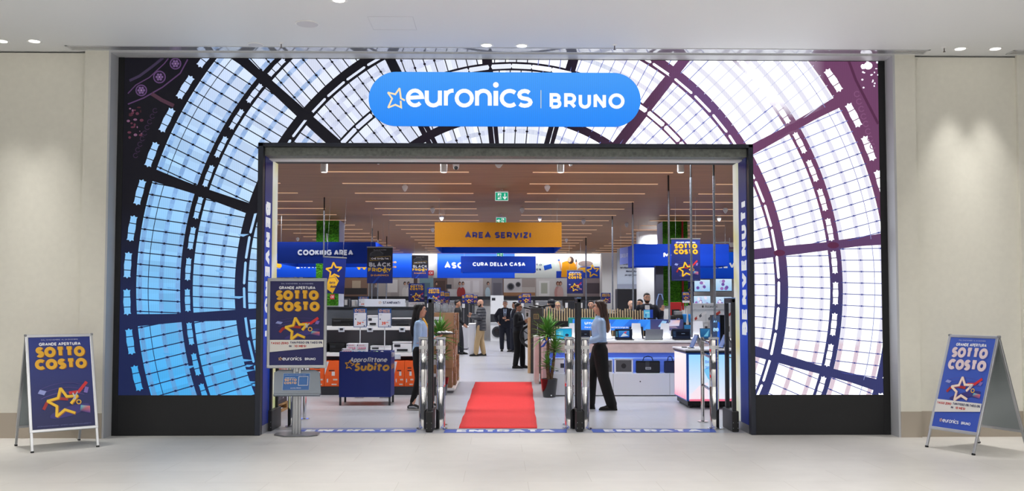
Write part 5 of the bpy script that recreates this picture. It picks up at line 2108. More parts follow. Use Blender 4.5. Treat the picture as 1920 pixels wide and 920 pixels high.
PG = 'price cards on stems'
for x0, y0, x1, y1, num, lb, Yp in ((663, 578, 687.5, 613.5, '24', 'left price card, reading twenty-four euro, on a thin white stem', 4.9), (709, 578.5, 733.5, 613.5, '39', 'right price card, reading thirty-nine euro, on a thin white stem', 4.9),
                                   (672, 556, 691, 574, '29', 'price card half hidden behind the STAMPANTI header', 6.4)):
    A, Bq = at(x0, y0, Yp), at(x1, y1, Yp)
    w, h = Bq.x - A.x, A.z - Bq.z
    zb = z1 + .0 if Yp > 6 else .0
    t = thing('price_card', lb, 'price card', ((A.x + Bq.x) / 2, Yp, Bq.z), group=PG)
    obj('card', bx(-w / 2, w / 2, 0, .01, 0, h, .003), mat('card_blue', (30, 82, 150), .4), t)
    a = Art(.0008)
    price(a, w, h, num)
    a.build('print', PRINT, (-w / 2, -.002, 0), parent=t)
    bm = B(); cyl(bm, (0, .016, -Bq.z + .004), (0, .016, h * .3), .01, seg=8)
    obj('stem', bm, mat('stem_white', (210, 212, 218), .3), t)
    obj('foot_plate', bx(-.08, .08, -.06, .09, -Bq.z + .001, -Bq.z + .008), M_metal, t)
# orange cartons on the base shelf
ob = None
YO = YG - .03
for i, (px0, px1, lb) in enumerate(((581, 608, 'leftmost of the row'), (608.5, 635.5, 'right beside the blue promotion bin on its left'), (636, 662, 'hidden behind the left half of the promotion bin'),
                                    (663, 690, 'hidden behind the middle of the promotion bin'), (691, 717, 'hidden behind the right half of the promotion bin'), (739, 758, 'just right of the promotion bin'), (758.5, 777, 'beside the leg of the left woman'))):
    a_, b_ = at(px0, 700, YO).x, at(px1, 700, YO).x
    z0_, z1_ = .151, zz(676, YO)
    w, h = b_ - a_, z1_ - z0_
    t = thing('orange_carton', 'orange carton on the bottom shelf, ' + lb, 'box', ((a_ + b_) / 2, YO, z0_), group='orange cartons on the bottom shelf')
    obj('carton', bx(-w / 2, w / 2, 0, .36, 0, h, .004), mat('orange_card', (236, 92, 22), .6), t)
    a = Art(.001)
    if i % 2:
        a.poly([(w * .02, h * .97), (w * .3, h * .97), (w * .02, h * .45)], (226, 226, 232))
    a.rect(w * .3, h * .6, w * .7, h * .64, (60, 40, 40))
    a.rect(w * .5, h * .42, w * .72, h * .58, (226, 224, 226))
    a.rect(w * .16, h * .16, w * .26, h * .3, (226, 224, 226))
    a.rect(w * .6, h * .24, w * .9, h * .3, (226, 210, 200))
    a.rect(w * .5, h * .06, w * .85, h * .11, (226, 210, 200))
    a.build('print', PRINT, (-w / 2, -.002, 0), parent=t)
    obj('hand_hole', bx(-w * .2, w * .2, -.003, -.001, h * .7, h * .74), M_anth, t) if i % 2 == 0 else None

# ------------------------------------------------------------------ promotion bin
pa, pb = gnd(653, 760), gnd(732, 760)
YP = pa.y
x0_, x1_ = at(636, 700, YP).x, at(733, 700, YP).x
w = x1_ - x0_
zt_, zb_ = zz(659, YP), zz(744, YP)
t = thing('promotion_bin', 'deep blue promotion bin on legs reading Approfittane Subito', 'promotion bin', ((x0_ + x1_) / 2, YP, 0))
bm = B()
D_ = .55
for q in ((-w / 2, w / 2, 0, .02), (-w / 2, w / 2, D_ - .02, D_), (-w / 2, -w / 2 + .02, .02, D_ - .02), (w / 2 - .02, w / 2, .02, D_ - .02)):
    box(bm, *q, zb_, zt_)
box(bm, -w / 2 + .02, w / 2 - .02, .02, D_ - .02, zt_ - .14, zt_ - .12)
obj('bin_body', bm, mat('bin_blue', (14, 40, 128), .45), t)
for x_ in (-w / 2 + .02, w / 2 - .02):
    for y_ in (.02, D_ - .02):
        obj('leg', bx(x_ - .016, x_ + .016, y_ - .016, y_ + .016, 0, zb_ + .02, .002), M_anth, t)
a = Art(.001)
h = zt_ - zb_
a.text('Approfittane', w * .2, h * .77, h * .11, (236, 238, 246), .225, fit=w * .72, shear=.22, gap=.12)
a.text('Subito', w * .28, h * .575, h * .18, (234, 176, 66), .25, fit=w * .68, shear=.2, gap=.12)
a.star(w * .2, h * .71, h * .105, h * .022, (234, 176, 66), rot=-8)
a.build('lettering', PRINT, (-w / 2, -.002, zb_), parent=t)
a = Art(.001)
a.text('Subito', .02, h * .6, h * .14, (200, 150, 90), .27, fit=D_ * .8, shear=.2, gap=.12)
a.build('side_lettering', PRINT, (w / 2 + .001, 0, zb_), (0, 1, 0), (0, 0, 1), parent=t)
obj('price_pocket', bx(w / 2, w / 2 + .03, .05, .2, zt_ - .09, zt_ - .02, .004), mat('clear_holder', (196, 202, 212), .25), t)
bin_t = t
zf = zt_ - .118
rr = random.Random(21)
lf = None
n_ = 0
for gx, cnt, top in ((-.31, 3, .06), (-.25, 5, .13), (-.08, 5, .13)):
    for k_ in range(cnt):
        n_ += 1
        z_h = .25 if top > .1 else .17
        t = thing('leaflet', '', 'leaflet', ((x0_ + x1_) / 2 + gx, YP + .05 + k_ * .055 + (.0 if top < .1 else .04), zf), group='promotional leaflets in the bin')
        t.rotation_euler = (R(-12), 0, 0)
        ww = .16 if top > .1 else .17
        obj('card', bx(-ww / 2, ww / 2, 0, .014, 0, z_h, .002), mat('leaflet_white', (226, 226, 234), .5), t)
        a = Art(.0008)
        a.text('TASSO ZERO', 0.03, z_h * .86, z_h * .06, (196, 70, 110), .24, fit=ww * .6)
        a.rect(.02, z_h * .64, ww - .01, z_h * .76, (226, 120, 160)).up()
        for q in range(4):
            a.rect(.025 + q * .03, z_h * .66, .04 + q * .03, z_h * .74, (240, 232, 240))
        a.stroke([(.01, z_h * .42), (.05, z_h * .5), (.09, z_h * .42), (.13, z_h * .5)], z_h * .05, (110, 180, 226))
        a.ell(.015, z_h * .89, .01, .01, (50, 60, 90), 10)
        a.build('print', PRINT, (-ww / 2, -.002, 0), parent=t)
        t['label'] = '%s white and pink leaflet from the front, %s stack in the bin' % (ORD[k_], ('low left', 'tall left', 'tall right')[[-.31, -.25, -.08].index(gx)])
for k_ in range(9):
    x_ = (x0_ + x1_) / 2 + .02 + (k_ % 5) * .085
    y_ = YP + .1 + (k_ // 5) * .16
    c_ = [(24, 28, 48), (36, 40, 60), (120, 150, 110), (226, 228, 232), (20, 22, 34)][k_ % 5]
    bm = B()
    tube(bm, [(-.05, 0, .03), (-.01, .02, .07), (.03, -.01, .09), (.06, .01, .05)], [.03, .034, .03, .024], seg=8)
    o = obj('wrapped_gadget', bm, mat('gadget_%d' % (k_ % 5), c_, .5), None, smooth=True)
    o.location = (x_, y_, zf - .0)
    o.rotation_euler = (0, 0, k_ * 1.3)
    tag(o, '%s wrapped item in the %s row of the promotion bin' % (('dark navy', 'slate', 'olive green', 'white', 'black')[k_ % 5], ('front', 'rear')[k_ // 5]), 'product', 'loose items in the bin')

# pallet box with an advert at the left
p = gnd(509, 782)
t = thing('pallet_display', 'pallet display with an orange-pink advert on its side, behind the left antenna', 'display', (p.x, p.y, 0))
D2 = 1.15
bm = B()
for z_ in (0.0, .1):
    for k_ in range(3):
        box(bm, -.55, 0, k_ * .52, k_ * .52 + .1, z_, z_ + .03) if z_ else box(bm, -.55, 0, k_ * .52, k_ * .52 + .1, .03, .1)
box(bm, -.55, 0, 0, D2, .1, .125); box(bm, -.05, 0, 0, D2, 0, .03); box(bm, -.55, -.5, 0, D2, 0, .03)
obj('pallet', bm, mat('pallet_pine', (186, 142, 92), .7, noise=.15), t)
obj('box_body', bx(-.53, -.02, .02, D2 - .02, .126, zz(676, p.y + .6), .004), mat('carton_brown', (150, 110, 76), .7), t)
hb = zz(676, p.y + .6) - .14
bm = B(); box(bm, -.03, .0, 0, .04, .126, .14 + hb); obj('corner_post', bm, mat('pallet_pine', (186, 142, 92), .7), t)
a = Art(.001)
a.rect(.05, 0, D2 - .03, hb * .26, (46, 42, 56))
a.rect(.05, hb * .26, D2 - .03, hb, (206, 176, 168), (186, 130, 110)).up()
a.stroke([(.3, hb * .3), (.36, hb * .6), (.3, hb * .98)], .1, (222, 148, 120))
a.stroke([(.6, hb * .3), (.56, hb * .6), (.66, hb * .98)], .12, (206, 120, 96))
a.stroke([(.9, hb * .3), (.86, hb * .6), (.94, hb * .98)], .08, (230, 200, 190))
a.text('NOVITA', .2, hb * .08, hb * .1, (206, 204, 214), .22, fit=.7)
a.build('advert', PRINT, (-.017, 0, .13), (0, 1, 0), (0, 0, 1), parent=t)

# ------------------------------------------------------------------ cartons along the aisle
M_card = [mat('carton_a', (166, 130, 98), .75, noise=.06), mat('carton_b', (150, 114, 84), .75, noise=.06), mat('carton_c', (178, 142, 110), .75, noise=.06)]
rr = random.Random(4)
XA = -.80
cg = 'brown cartons piled along the aisle'
cols = [(5.75, .52, .48, [.36, .34, .40, .30]), (6.32, .5, .42, [.24, .40, .22, .38, .14]), (6.86, .55, .5, [.44, .30, .30, .34]), (7.46, .5, .42, [.26, .26, .34, .26, .22]), (8.0, .56, .5, [.38, .36, .40, .24])]
posn = ('nearest', 'second', 'middle', 'fourth', 'farthest')
for depth_, xo in ((0, 0.0), (1, -.56)):
    for ci, (y_, dy, wx, hs) in enumerate(cols):
        z_ = .10
        if depth_ == 1 and ci == 0:
            continue
        if depth_ == 0:
            pl = thing('white_pallet', '%s low white base under the aisle cartons' % posn[ci], 'pallet', (XA, y_, 0), group='white bases under the cartons')
            bm = B(); box(bm, -1.15 if ci else -.5, .02, 0, dy, .05, .1, .005)
            obj('deck', bm, M_white, pl)
            bm = B(); box(bm, -1.1 if ci else -.46, -.02, .03, dy - .03, 0, .05); obj('plinth', bm, M_gb, pl)
        for li, h in enumerate(hs):
            jx = rr.uniform(-.05, .02)
            if depth_ == 1 and li > 2:
                continue
            hh2 = h - .003
            t = thing('carton', 'brown carton, %s from the bottom, %s stack %s' % (ORD[li], posn[ci], 'beside the aisle' if depth_ == 0 else 'behind the aisle stacks'), 'box', (XA + xo + jx, y_ + rr.uniform(0, .02), z_), group=cg)
            obj('carton_body', bx(-wx, 0, 0, dy - .03, 0, hh2, .003), rr.choice(M_card), t)
            a = Art(.001)
            a.rect(dy * .42, 0, dy * .5, hh2, (150, 116, 84))
            a.build('tape', PRINT, (.001, 0, 0), (0, 1, 0), (0, 0, 1), parent=t)
            if rr.random() < .7:
                a = Art(.001)
                u0 = rr.choice([.04, .22])
                a.rect(u0, hh2 * .25, u0 + .13, hh2 * .85, (226, 226, 230)).up()
                a.rect(u0 + .02, hh2 * .55, u0 + .11, hh2 * .6, (60, 60, 70))
                a.rect(u0 + .02, hh2 * .4, u0 + .11, hh2 * .48, (90, 90, 100))
                a.build('shipping_label', PRINT, (.003, 0, 0), (0, 1, 0), (0, 0, 1), parent=t)
            a = Art(.001)
            a.rect(-wx * .8, hh2 * .2, -wx * .45, hh2 * .75, (220, 220, 226)).up()
            a.rect(-wx * .75, hh2 * .5, -wx * .5, hh2 * .56, (70, 70, 80))
            a.build('front_label', PRINT, (0, -.002, 0), parent=t)
            if rr.random() < .5:
                obj('hand_hole', bx(.001, .004, dy * .35, dy * .6, hh2 * .72, hh2 * .8), M_dark, t)
            z_ += h
# glass jars displayed on the pile
for i_, (x_, y_, h_) in enumerate(((-.98, 6.0, .16), (-1.12, 6.05, .2), (-.92, 7.1, .18))):
    zj = {0: 1.5, 1: 1.5, 2: 1.48}[i_]
    bm = B(); lathe(bm, [(.05, 0), (.065, .01), (.065, h_ * .8), (.05, h_), (.045, h_), (.06, h_ * .8), (.06, .02)], seg=20)
    t = thing('glass_jar', ('clear glass jar on the nearest carton stack, right one', 'clear glass jar on the nearest carton stack, left one', 'clear glass jar on the middle carton stack')[i_], 'jar', (x_, y_, zj))
    obj('glass', bm, mat('clear_glass', (225, 232, 238), .05, trans=.8), t, smooth=True)
    obj('lid', cyl(B(), (0, 0, h_), (0, 0, h_ + .02), .052), M_metal, t)

# ------------------------------------------------------------------ plants
def leaf(bm, base, dirv, L, wd, droop=.5):
    d = Vector(dirv).normalized()
    side = d.cross(Vector((0, 0, 1)))
    if side.length < .1:
        side = Vector((1, 0, 0))
    side.normalize()
    prev = None
    n = 5
    for i in range(n + 1):
        t = i / n
        p = Vector(base) + d * L * t + Vector((0, 0, -droop * L * t * t))
        wv = wd * (1 - t) ** .7 * (1 if t > .1 else .6)
        dn = (d + Vector((0, 0, -2 * droop * t))).normalized()
        upv = side.cross(dn).normalized()
        a = bm.verts.new(p + side * wv)
        b = bm.verts.new(p - upv * wv * .5 * (1 if i < n else 0))
        c = bm.verts.new(p - side * wv)
        if prev:
            bm.faces.new((prev[0], a, b, prev[1]))
            bm.faces.new((prev[1], b, c, prev[2]))
        prev = (a, b, c)


def crown(c, n, L, seed, up=.5):
    bm = B()
    r = random.Random(seed)
    for i in range(n):
        an = i * 2.4 + r.uniform(-.3, .3)
        el = up + (1 - i / n) * -.6 + r.uniform(-.15, .25) + i / n * .8
        d = (cos(an) * cos(el), sin(an) * cos(el), sin(el))
        leaf(bm, (c[0], c[1], c[2] - .06 + .14 * i / n), d, L * r.uniform(.8, 1.15), .024, r.uniform(.05, .45))
    return bm


M_leaf = mat('yucca_green', (88, 146, 58), .5, noise=.3, nscale=6)
M_bark = mat('yucca_bark', (110, 88, 66), .9, noise=.3, nscale=30, bump=.8)


def yucca(loc, stems, label, ribbon=None):
    t = thing('potted_yucca', label, 'plant', loc)
    bm = B(); lathe(bm, [(.105, 0), (.115, .01), (.15, .31), (.155, .33), (.14, .33), (.135, .29)], seg=32)
    pot = obj('pot', bm, mat('glossy_black_pot', (16, 16, 20), .12, coat=.5), t, smooth=True)
    obj('badge', cyl(B(), (.03, -.117, .04), (.03, -.124, .04), .012, seg=14), M_white, pot)
    bm = B(); lathe(bm, [(.13, .28), (.12, .31), (.02, .325)], seg=24)
    obj('soil', bm, mat('moss_soil', (92, 82, 44), 1, noise=.4, nscale=40, bump=1), t)
    for i, (x, y, z, L, n) in enumerate(stems):
        bm = B()
        tube(bm, [(x * .3, y * .3, .3), (x * .7, y * .7, .3 + (z - .3) * .5), (x, y, z)], [.032, .028, .024], seg=10)
        st = obj('stem', bm, M_bark, t, smooth=True)
        cr_ = obj('leaf_crown', crown((x, y, z), n, L, i + 5), M_leaf, st, smooth=False)
    if ribbon:
        x, y, z = ribbon
        rb = None
        for k_, (dx, dz, c, nm) in enumerate(((-.07, .02, (20, 70, 190), 'blue_ribbon'), (.0, .03, (236, 186, 40), 'yellow_ribbon'), (.07, .04, (20, 70, 190), 'blue_ribbon'), (-.1, -.1, (24, 80, 200), 'blue_ribbon'))):
            bm = B()
            tube(bm, [(x, y, z), (x + dx * .6, y - .03, z + dz + .02), (x + dx, y - .02, z + dz)], [(.012, .012), (.035, .02), (.015, .01)], seg=8)
            obj(nm, bm, mat(nm, c, .5), t, smooth=True)
    return t


p = gnd(1030, 744)
yucca((p.x, p.y, 0), [(-.03, 0, 1.13, .42, 90), (.10, -.02, .86, .27, 50), (-.04, -.03, .58, .22, 34)], 'tall yucca with blue and yellow ribbon in a black pot, right of the carpet', (-.05, -.08, 1.0))
p = gnd(833, 741)
yucca((p.x - .07, p.y, 0), [(-.03, 0, 1.08, .42, 90), (.03, .0, .72, .28, 40)], 'potted yucca half hidden behind the chrome posts on the left')
# ------------------------------------------------------------------ laptop island
YI = 5.2
IX0, IX1 = at(1033, 700, YI).x, at(1400, 700, YI).x
ztop = zz(640, YI)
M_pink = mat('pinkish_ash', (206, 186, 182), .5, noise=.12, nscale=5)
M_gloss = mat('white_laminate', (226, 228, 236), .3)
W = IX1 - IX0
t = thing('laptop_island', 'long white laptop island with a pinkish wood band and a blue-lit niche', 'display counter', (IX0, YI, 0))
zp, zn = zz(700, YI), zz(661, YI)
DI = 1.1
obj('plinth', bx(0, W, 0, DI, .015, zp, .003), M_gloss, t)
for k_ in range(4):
    x_ = (.0, 1.0, 2.28, 3.2)[k_]
bm = B()
for px_ in (1256, 1150):
    x_ = at(px_, 720, YI).x - IX0
    box(bm, x_ - .003, x_ + .003, -.001, 0, .02, zp)
obj('plinth_joint', bm, M_grey, t)
obj('lock', cyl(B(), (at(1200.5, 715, YI).x - IX0, 0, zz(715, YI)), (at(1200.5, 715, YI).x - IX0, -.008, zz(715, YI)), .012, seg=12), M_anth, t)
obj('niche_back', bx(0, W, .42, .46, zp, zn), mat('niche_grey_blue', (120, 128, 168), .5), t)
obj('niche_rail', bx(0, W, .2, .24, zn - .13, zn - .1), mat('rail_blue_white', (196, 210, 240), .3), t)
obj('wood_band', bx(0, W, -.0, DI, zn, ztop - .02, .002), M_pink, t)
obj('top', bx(-.01, W + .01, -.015, DI + .01, ztop - .02, ztop + .02, .004), M_white, t)
lt = obj('blue_led_strip', bx(0, W, .30, .33, zn - .012, zn - .002), mat('blue_led', (70, 130, 255), .5, emit=3), t)
area_light('island_lamp', (IX0 + W / 2, YI + .2, zn - .02), W, .05, 11, (.25, .45, 1.0), 180)
area_light('island_lamp', (IX0 + W / 2, YI + .55, ztop + .05), W, .05, 16, (.9, .95, 1.0), 180, (pi, 0, 0))  # uplight above the white top, outside the niche; no fitting modelled
# end slabs at the aisle
for (px0, px1, pyb, Y, dd, lb) in ((1018, 1031, 739, 5.45, .7, 'nearer pinkish wooden end slab with white top at the aisle'), (1003.5, 1011, 719, 7.9, .9, 'farther pinkish wooden end slab at the aisle')):
    a_, b_ = at(px0, 700, Y).x, at(px1, 700, Y).x
    zt_ = .95
    s_ = thing('counter_end', lb, 'counter', (a_, Y, 0))
    obj('slab', bx(0, b_ - a_ + .0, 0, dd, 0, zt_, .004), M_pink, s_)
    obj('cap', bx(-.01, b_ - a_ + .005, -.01, dd, zt_, zt_ + .04, .004), M_white, s_)
# second counter behind
YI2 = 7.7
X20 = at(1016, 640, YI2).x
t2 = thing('rear_counter', 'second white counter behind the laptop island', 'display counter', (X20, YI2, 0))
obj('body', bx(0, 3.6, 0, .8, 0, .93, .003), M_pink, t2)
obj('top', bx(-.01, 3.61, -.01, .81, .93, .97, .004), M_white, t2)

# things lying in the niche
def niche_box(px0, px1, pyt, pyb, label, col, inner=None, y=.06):
    a_, b_ = at(px0, 690, YI + y).x, at(px1, 690, YI + y).x
    z0_ = zp + .001
    z1_ = zz(pyt, YI + y)
    w = b_ - a_
    s_ = thing('accessory_box', label, 'box', ((a_ + b_) / 2, YI + y, z0_), group='accessory boxes in the lit niche')
    obj('carton', bx(-w / 2, w / 2, 0, .09, 0, z1_ - z0_, .004), mat('box_' + col[0], col[1], .45), s_)
    h = z1_ - z0_
    if inner:
        a = Art(.001)
        a.rect(-w * .42, h * .1, w * .42, h * .9, (84, 84, 88)).up()
        a.ell(0, h * .5, h * .17, h * .17, (30, 30, 34), 20)
        a.build('print', PRINT, (0, -.002, 0), parent=s_)
    else:
        a = Art(.001)
        a.rect(w * .1, h * .35, w * .5, h * .65, (44, 46, 60))
        a.rect(-w * .4, h * .12, -w * .1, h * .2, (120, 124, 150))
        a.build('print', PRINT, (0, -.002, 0), parent=s_)
    return s_


niche_box(1040, 1058, 671, 697, 'white accessory box in the niche, just right of the potted yucca', ('white', (226, 228, 236)))
niche_box(1152, 1187, 672, 700, 'white accessory box with a dark square and round fan picture', ('white', (226, 228, 236)), True)
niche_box(1128, 1149, 673, 700, 'white accessory box half hidden behind the woman in black trousers', ('white', (226, 228, 236)), True)
niche_box(1068, 1086, 674, 700, 'small white accessory box between the chrome gate posts', ('white', (226, 228, 236)))
for px0, px1, lb in ((1193, 1238, 'black laptop bag with handles standing in the lit niche'), (1246, 1268, 'dark blue laptop bag at the right end of the niche, behind the lit counter')):
    Yb = YI + .08
    a_, b_ = at(px0, 690, Yb).x, at(px1, 690, Yb).x
    w = b_ - a_
    s_ = thing('laptop_bag', lb, 'bag', ((a_ + b_) / 2, Yb, zp + .001), group='laptop bags in the lit niche')
    h = zz(676, Yb) - zp
    mm = mat('black_nylon', (18, 20, 28), .7) if px0 < 1240 else mat('navy_nylon', (24, 32, 66), .7)
    bm = bx(-w / 2, w / 2, 0, .09, 0, h, .02)
    obj('bag_body', bm, mm, s_)
    bm = B()
    for sx in (1,):
        tube(bm, [(-w * .22, .03, h - .01), (-w * .16, .03, h + .06), (0, .03, h + .08), (w * .16, .03, h + .06), (w * .22, .03, h - .01)], .009, seg=8)
    obj('handle', bm, mm, s_, smooth=True)
    if px0 < 1240:
        a = Art(.001)
        a.rect(-.05, h * .3, .05, h * .48, (190, 194, 204)).up()
        a.rect(-.04, h * .36, .04, h * .42, (40, 42, 50))
        a.rect(-.05, h * .5, .02, h * .95, (52, 54, 64))
        a.build('price_label', PRINT, (0, -.002, 0), parent=s_)


def laptop(px, pw, Y, zb, kind, label, hh=.2, ang=12):
    """kind: picture drawn on the screen; 'back' shows the lid from behind"""
    x = at(px, 640, Y).x
    w = pw / 1800 * (Y + 12.24)
    t = thing('laptop', label, 'laptop', (x, Y, zb), group='laptops on the island')
    M = Matrix.Translation((0, .1 if kind != 'back' else .0, .012)) @ Matrix.Rotation(R(-ang if kind != 'back' else ang), 4, 'X')
    obj('base', bx(-w / 2, w / 2, -.13 if kind != 'back' else .0, .1 if kind != 'back' else .22, .001, .014, .003), M_anth if kind != 'back' else M_grey, t)
    bm = bx(-w / 2, w / 2, -.004, .004, 0, hh, .003)
    bmesh.ops.transform(bm, matrix=M, verts=bm.verts)
    lid = obj('lid', bm, mat('laptop_silver', (128, 132, 140), .35, metal=.4) if kind == 'back' else M_dark, t)
    if kind == 'back':
        return t
    a = Art(.0008)
    W_, H_ = w - .016, hh - .016
    if kind == 'cyan':
        a.rect(0, 0, W_, H_, (20, 170, 226), (60, 200, 240)).up()
        a.ell(W_ * .7, H_ * .35, W_ * .12, H_ * .15, (30, 60, 100), 14)
        a.rect(W_ * .1, H_ * .3, W_ * .45, H_ * .8, (90, 210, 240))
        a.up()
        a.rect(W_ * .2, H_ * .4, W_ * .3, H_ * .7, (160, 230, 245))
    elif kind == 'game':
        a.rect(0, 0, W_, H_, (16, 26, 50)).up()
        a.rect(W_ * .2, H_ * .15, W_ * .84, H_ * .85, (60, 150, 226), (40, 90, 190)).up()
        a.poly([(W_ * .3, H_ * .2), (W_ * .5, H_ * .6), (W_ * .8, H_ * .3)], (210, 226, 240))
        a.poly([(W_ * .5, H_ * .7), (W_ * .7, H_ * .8), (W_ * .62, H_ * .5)], (226, 90, 110))
        for k_ in range(4):
            a.rect(W_ * .04, H_ * (.2 + .16 * k_), W_ * .14, H_ * (.28 + .16 * k_), (90, 170, 200))
    elif kind == 'dark':
        a.rect(0, 0, W_, H_, (28, 36, 56)).up()
        a.rect(W_ * .22, H_ * .3, W_ * .95, H_ * .75, (16, 20, 32))
        for k_ in range(4):
            a.rect(W_ * .04, H_ * (.2 + .16 * k_), W_ * .18, H_ * (.26 + .16 * k_), (60, 90, 130))
        a.up().rect(W_ * .5, H_ * .5, W_ * .7, H_ * .56, (110, 130, 160))
    else:
        a.rect(0, 0, W_, H_, (50, 120, 176), (30, 80, 130)).up()
        a.poly([(W_ * .2, H_ * .2), (W_ * .6, H_ * .9), (W_ * .5, H_ * .2)], (110, 190, 226))
    R3 = M.to_3x3()
    a.build('screen', attr_mat('laptop_picture', .8, .15, 0), M @ Vector((-w / 2 + .008, -.006, .008)), R3 @ Vector((1, 0, 0)), R3 @ Vector((0, 0, 1)), parent=lid)
    return t


zi = ztop + .021
laptop(1058, 31, YI + .25, zi, 'cyan', 'laptop with a bright cyan screen at the left end of the island', .2)
laptop(1171, 33, YI + .22, zi, 'game', 'black gaming laptop with a colourful game picture, right of the walking woman', .19)
laptop(1226.5, 33, YI + .22, zi, 'back', 'grey laptop turned away, in the middle of the island', .19)
laptop(1280, 35, YI + .22, zi, 'dark', 'dark laptop showing a dark menu, next to the lit counter', .19)
laptop(1330, 30, YI + .35, zi, 'blue', 'laptop with a blue screen behind the thick chrome post on the right', .2)
laptop(1300, 30, YI + .75, zi, 'blue', 'larger laptop with a steel blue screen behind the dark menu one', .26)
laptop(1097, 22, YI + .3, zi, 'dark', 'laptop with a dark screen behind the black antenna', .17)
laptop(1195, 26, YI + .75, zi, 'dark', 'laptop with a dark screen in the rear row of the island', .22)
for px_, wd, lb in ((1138, 18, 'white slanted stand behind the walking woman'), (1193, 22, 'white slanted stand between the gaming laptop and the grey one'), (1247, 20, 'white slanted stand between the grey laptop and the dark menu one'),
                    (1308, 26, 'white slanted stand right of the dark menu laptop'), (1075, 20, 'white slanted stand beside the cyan laptop')):
    Yq = YI + .55
    x = at(px_, 640, Yq).x
    w = wd / 1800 * (Yq + 12.24)
    hq = .30 if px_ != 1308 else .34
    s_ = thing('display_stand', lb, 'display stand', (x, Yq, zi), group='white slanted stands on the island')
    bm = B(); prism(bm, [(-w / 2, 0), (w / 2, 0), (w * .36, hq), (-w * .36, hq)], .0, .02)
    obj('upright', bm, M_gloss, s_)
    obj('foot', bx(-w / 2, w / 2, -.12, .02, 0, .012, .003), M_gloss, s_)
# small things on the island
bm = B(); prism(bm, [(-.3, 0), (.24, 0), (.24, .22), (-.12, .22)], 0, .02)
s_ = thing('display_stand', 'big pale slanted screen stand at the left end, behind the cyan laptop', 'display stand', (at(1062, 620, 6.1).x, 6.1, zi))
obj('upright', bm, M_gloss, s_)
obj('foot', bx(-.3, .24, -.1, .02, 0, .012), M_gloss, s_)
s_ = thing('monitor', 'slim dark monitor seen edge-on behind the left stands', 'monitor', (at(1056, 612, 7.9).x, 7.9, .971))
obj('screen_panel', bx(-.22, .2, 0, .03, .22, .34, .005), M_dark, s_)
obj('neck', bx(-.03, .03, .0, .03, 0, .24), M_dark, s_)
obj('foot', bx(-.12, .12, -.06, .08, 0, .01), M_dark, s_)
# promotional header with the laptop picture
YH = 6.15
A, Bq = at(1074, 598.5, YH), at(1281.5, 619, YH)
w, h = Bq.x - A.x, A.z - Bq.z
t = thing('promotional_header', 'long blue header board with white Ultra text and a laptop photo, above the island', 'sign', (A.x, YH, Bq.z))
obj('board', bx(0, w, 0, .12, 0, h, .004), mat('header_blue', (24, 110, 214), .4), t)
for x_ in (.25, w - .25):
    obj('support', bx(x_ - .02, x_ + .02, .04, .08, ztop + .021 - Bq.z, 0), M_gloss, t)
a = Art(.0008)
xs = w * .70
a.rect(0, 0, xs, h, (44, 138, 236), (28, 120, 228)).up()
a.poly([(xs * .30, 0), (xs * .44, 0), (xs * .56, h), (xs * .40, h)], (30, 108, 214))
a.poly([(xs * .60, 0), (xs * .74, 0), (xs * .88, h), (xs * .74, h)], (30, 108, 214))
a.poly([(xs * .9, 0), (xs, 0), (xs, h * .95)], (52, 150, 244))
a.rect(xs, 0, w, h, (46, 56, 110), (66, 60, 104))
a.up()
lx = at(1096, 610, YH).x - A.x
a.text('Ultra', lx, h * .54, h * .26, (240, 246, 252), .24, fit=at(1113, 610, YH).x - A.x - lx + .05, gap=.1)
a.text('Design leggero e', lx, h * .22, h * .15, (230, 238, 250), .2, fit=.46, gap=.12, shear=.1)
lx2 = at(1146, 610, YH).x - A.x
a.text('batteria lunga durata', lx2, h * .22, h * .15, (230, 238, 250), .2, fit=at(1186, 610, YH).x - A.x - lx2, gap=.12, shear=.1)
a.poly([(w * .77, h * .35), (w * .81, h * .9), (w * .85, h * .84), (w * .82, h * .28)], (150, 196, 232))
a.poly([(w * .82, h * .28), (w * .77, h * .35), (w * .80, h * .12), (w * .9, h * .12), (w * .92, h * .26)], (90, 88, 130))
a.poly([(w * .86, h * .4), (w * .88, h * .95), (w * .97, h * .95), (w * .96, h * .42)], (206, 206, 226), [(206, 206, 226), (180, 180, 216), (230, 180, 170), (206, 206, 226)])
a.poly([(w * .84, h * .3), (w * .95, h * .2), (w * .93, h * .36), (w * .87, h * .4)], (150, 128, 150))
a.build('print', PRINT, (0, -.002, 0), parent=t)
YH2 = 6.9
A, Bq = at(1066, 595, YH2), at(1185, 612, YH2)
w, h = Bq.x - A.x, A.z - Bq.z
t = thing('promotional_header', 'teal and green header board just behind the blue one', 'sign', (A.x, YH2, Bq.z))
obj('board', bx(0, w, 0, .1, 0, h, .004), mat('teal_board', (44, 158, 150), .4), t)
obj('board_top', bx(w * .35, w, -.002, .102, h * .75, h + .002), mat('green_board', (96, 170, 70), .4), t)
for x_ in (.2, w - .2):
    obj('support', bx(x_ - .02, x_ + .02, .03, .07, -Bq.z + .0, 0), M_gloss, t)

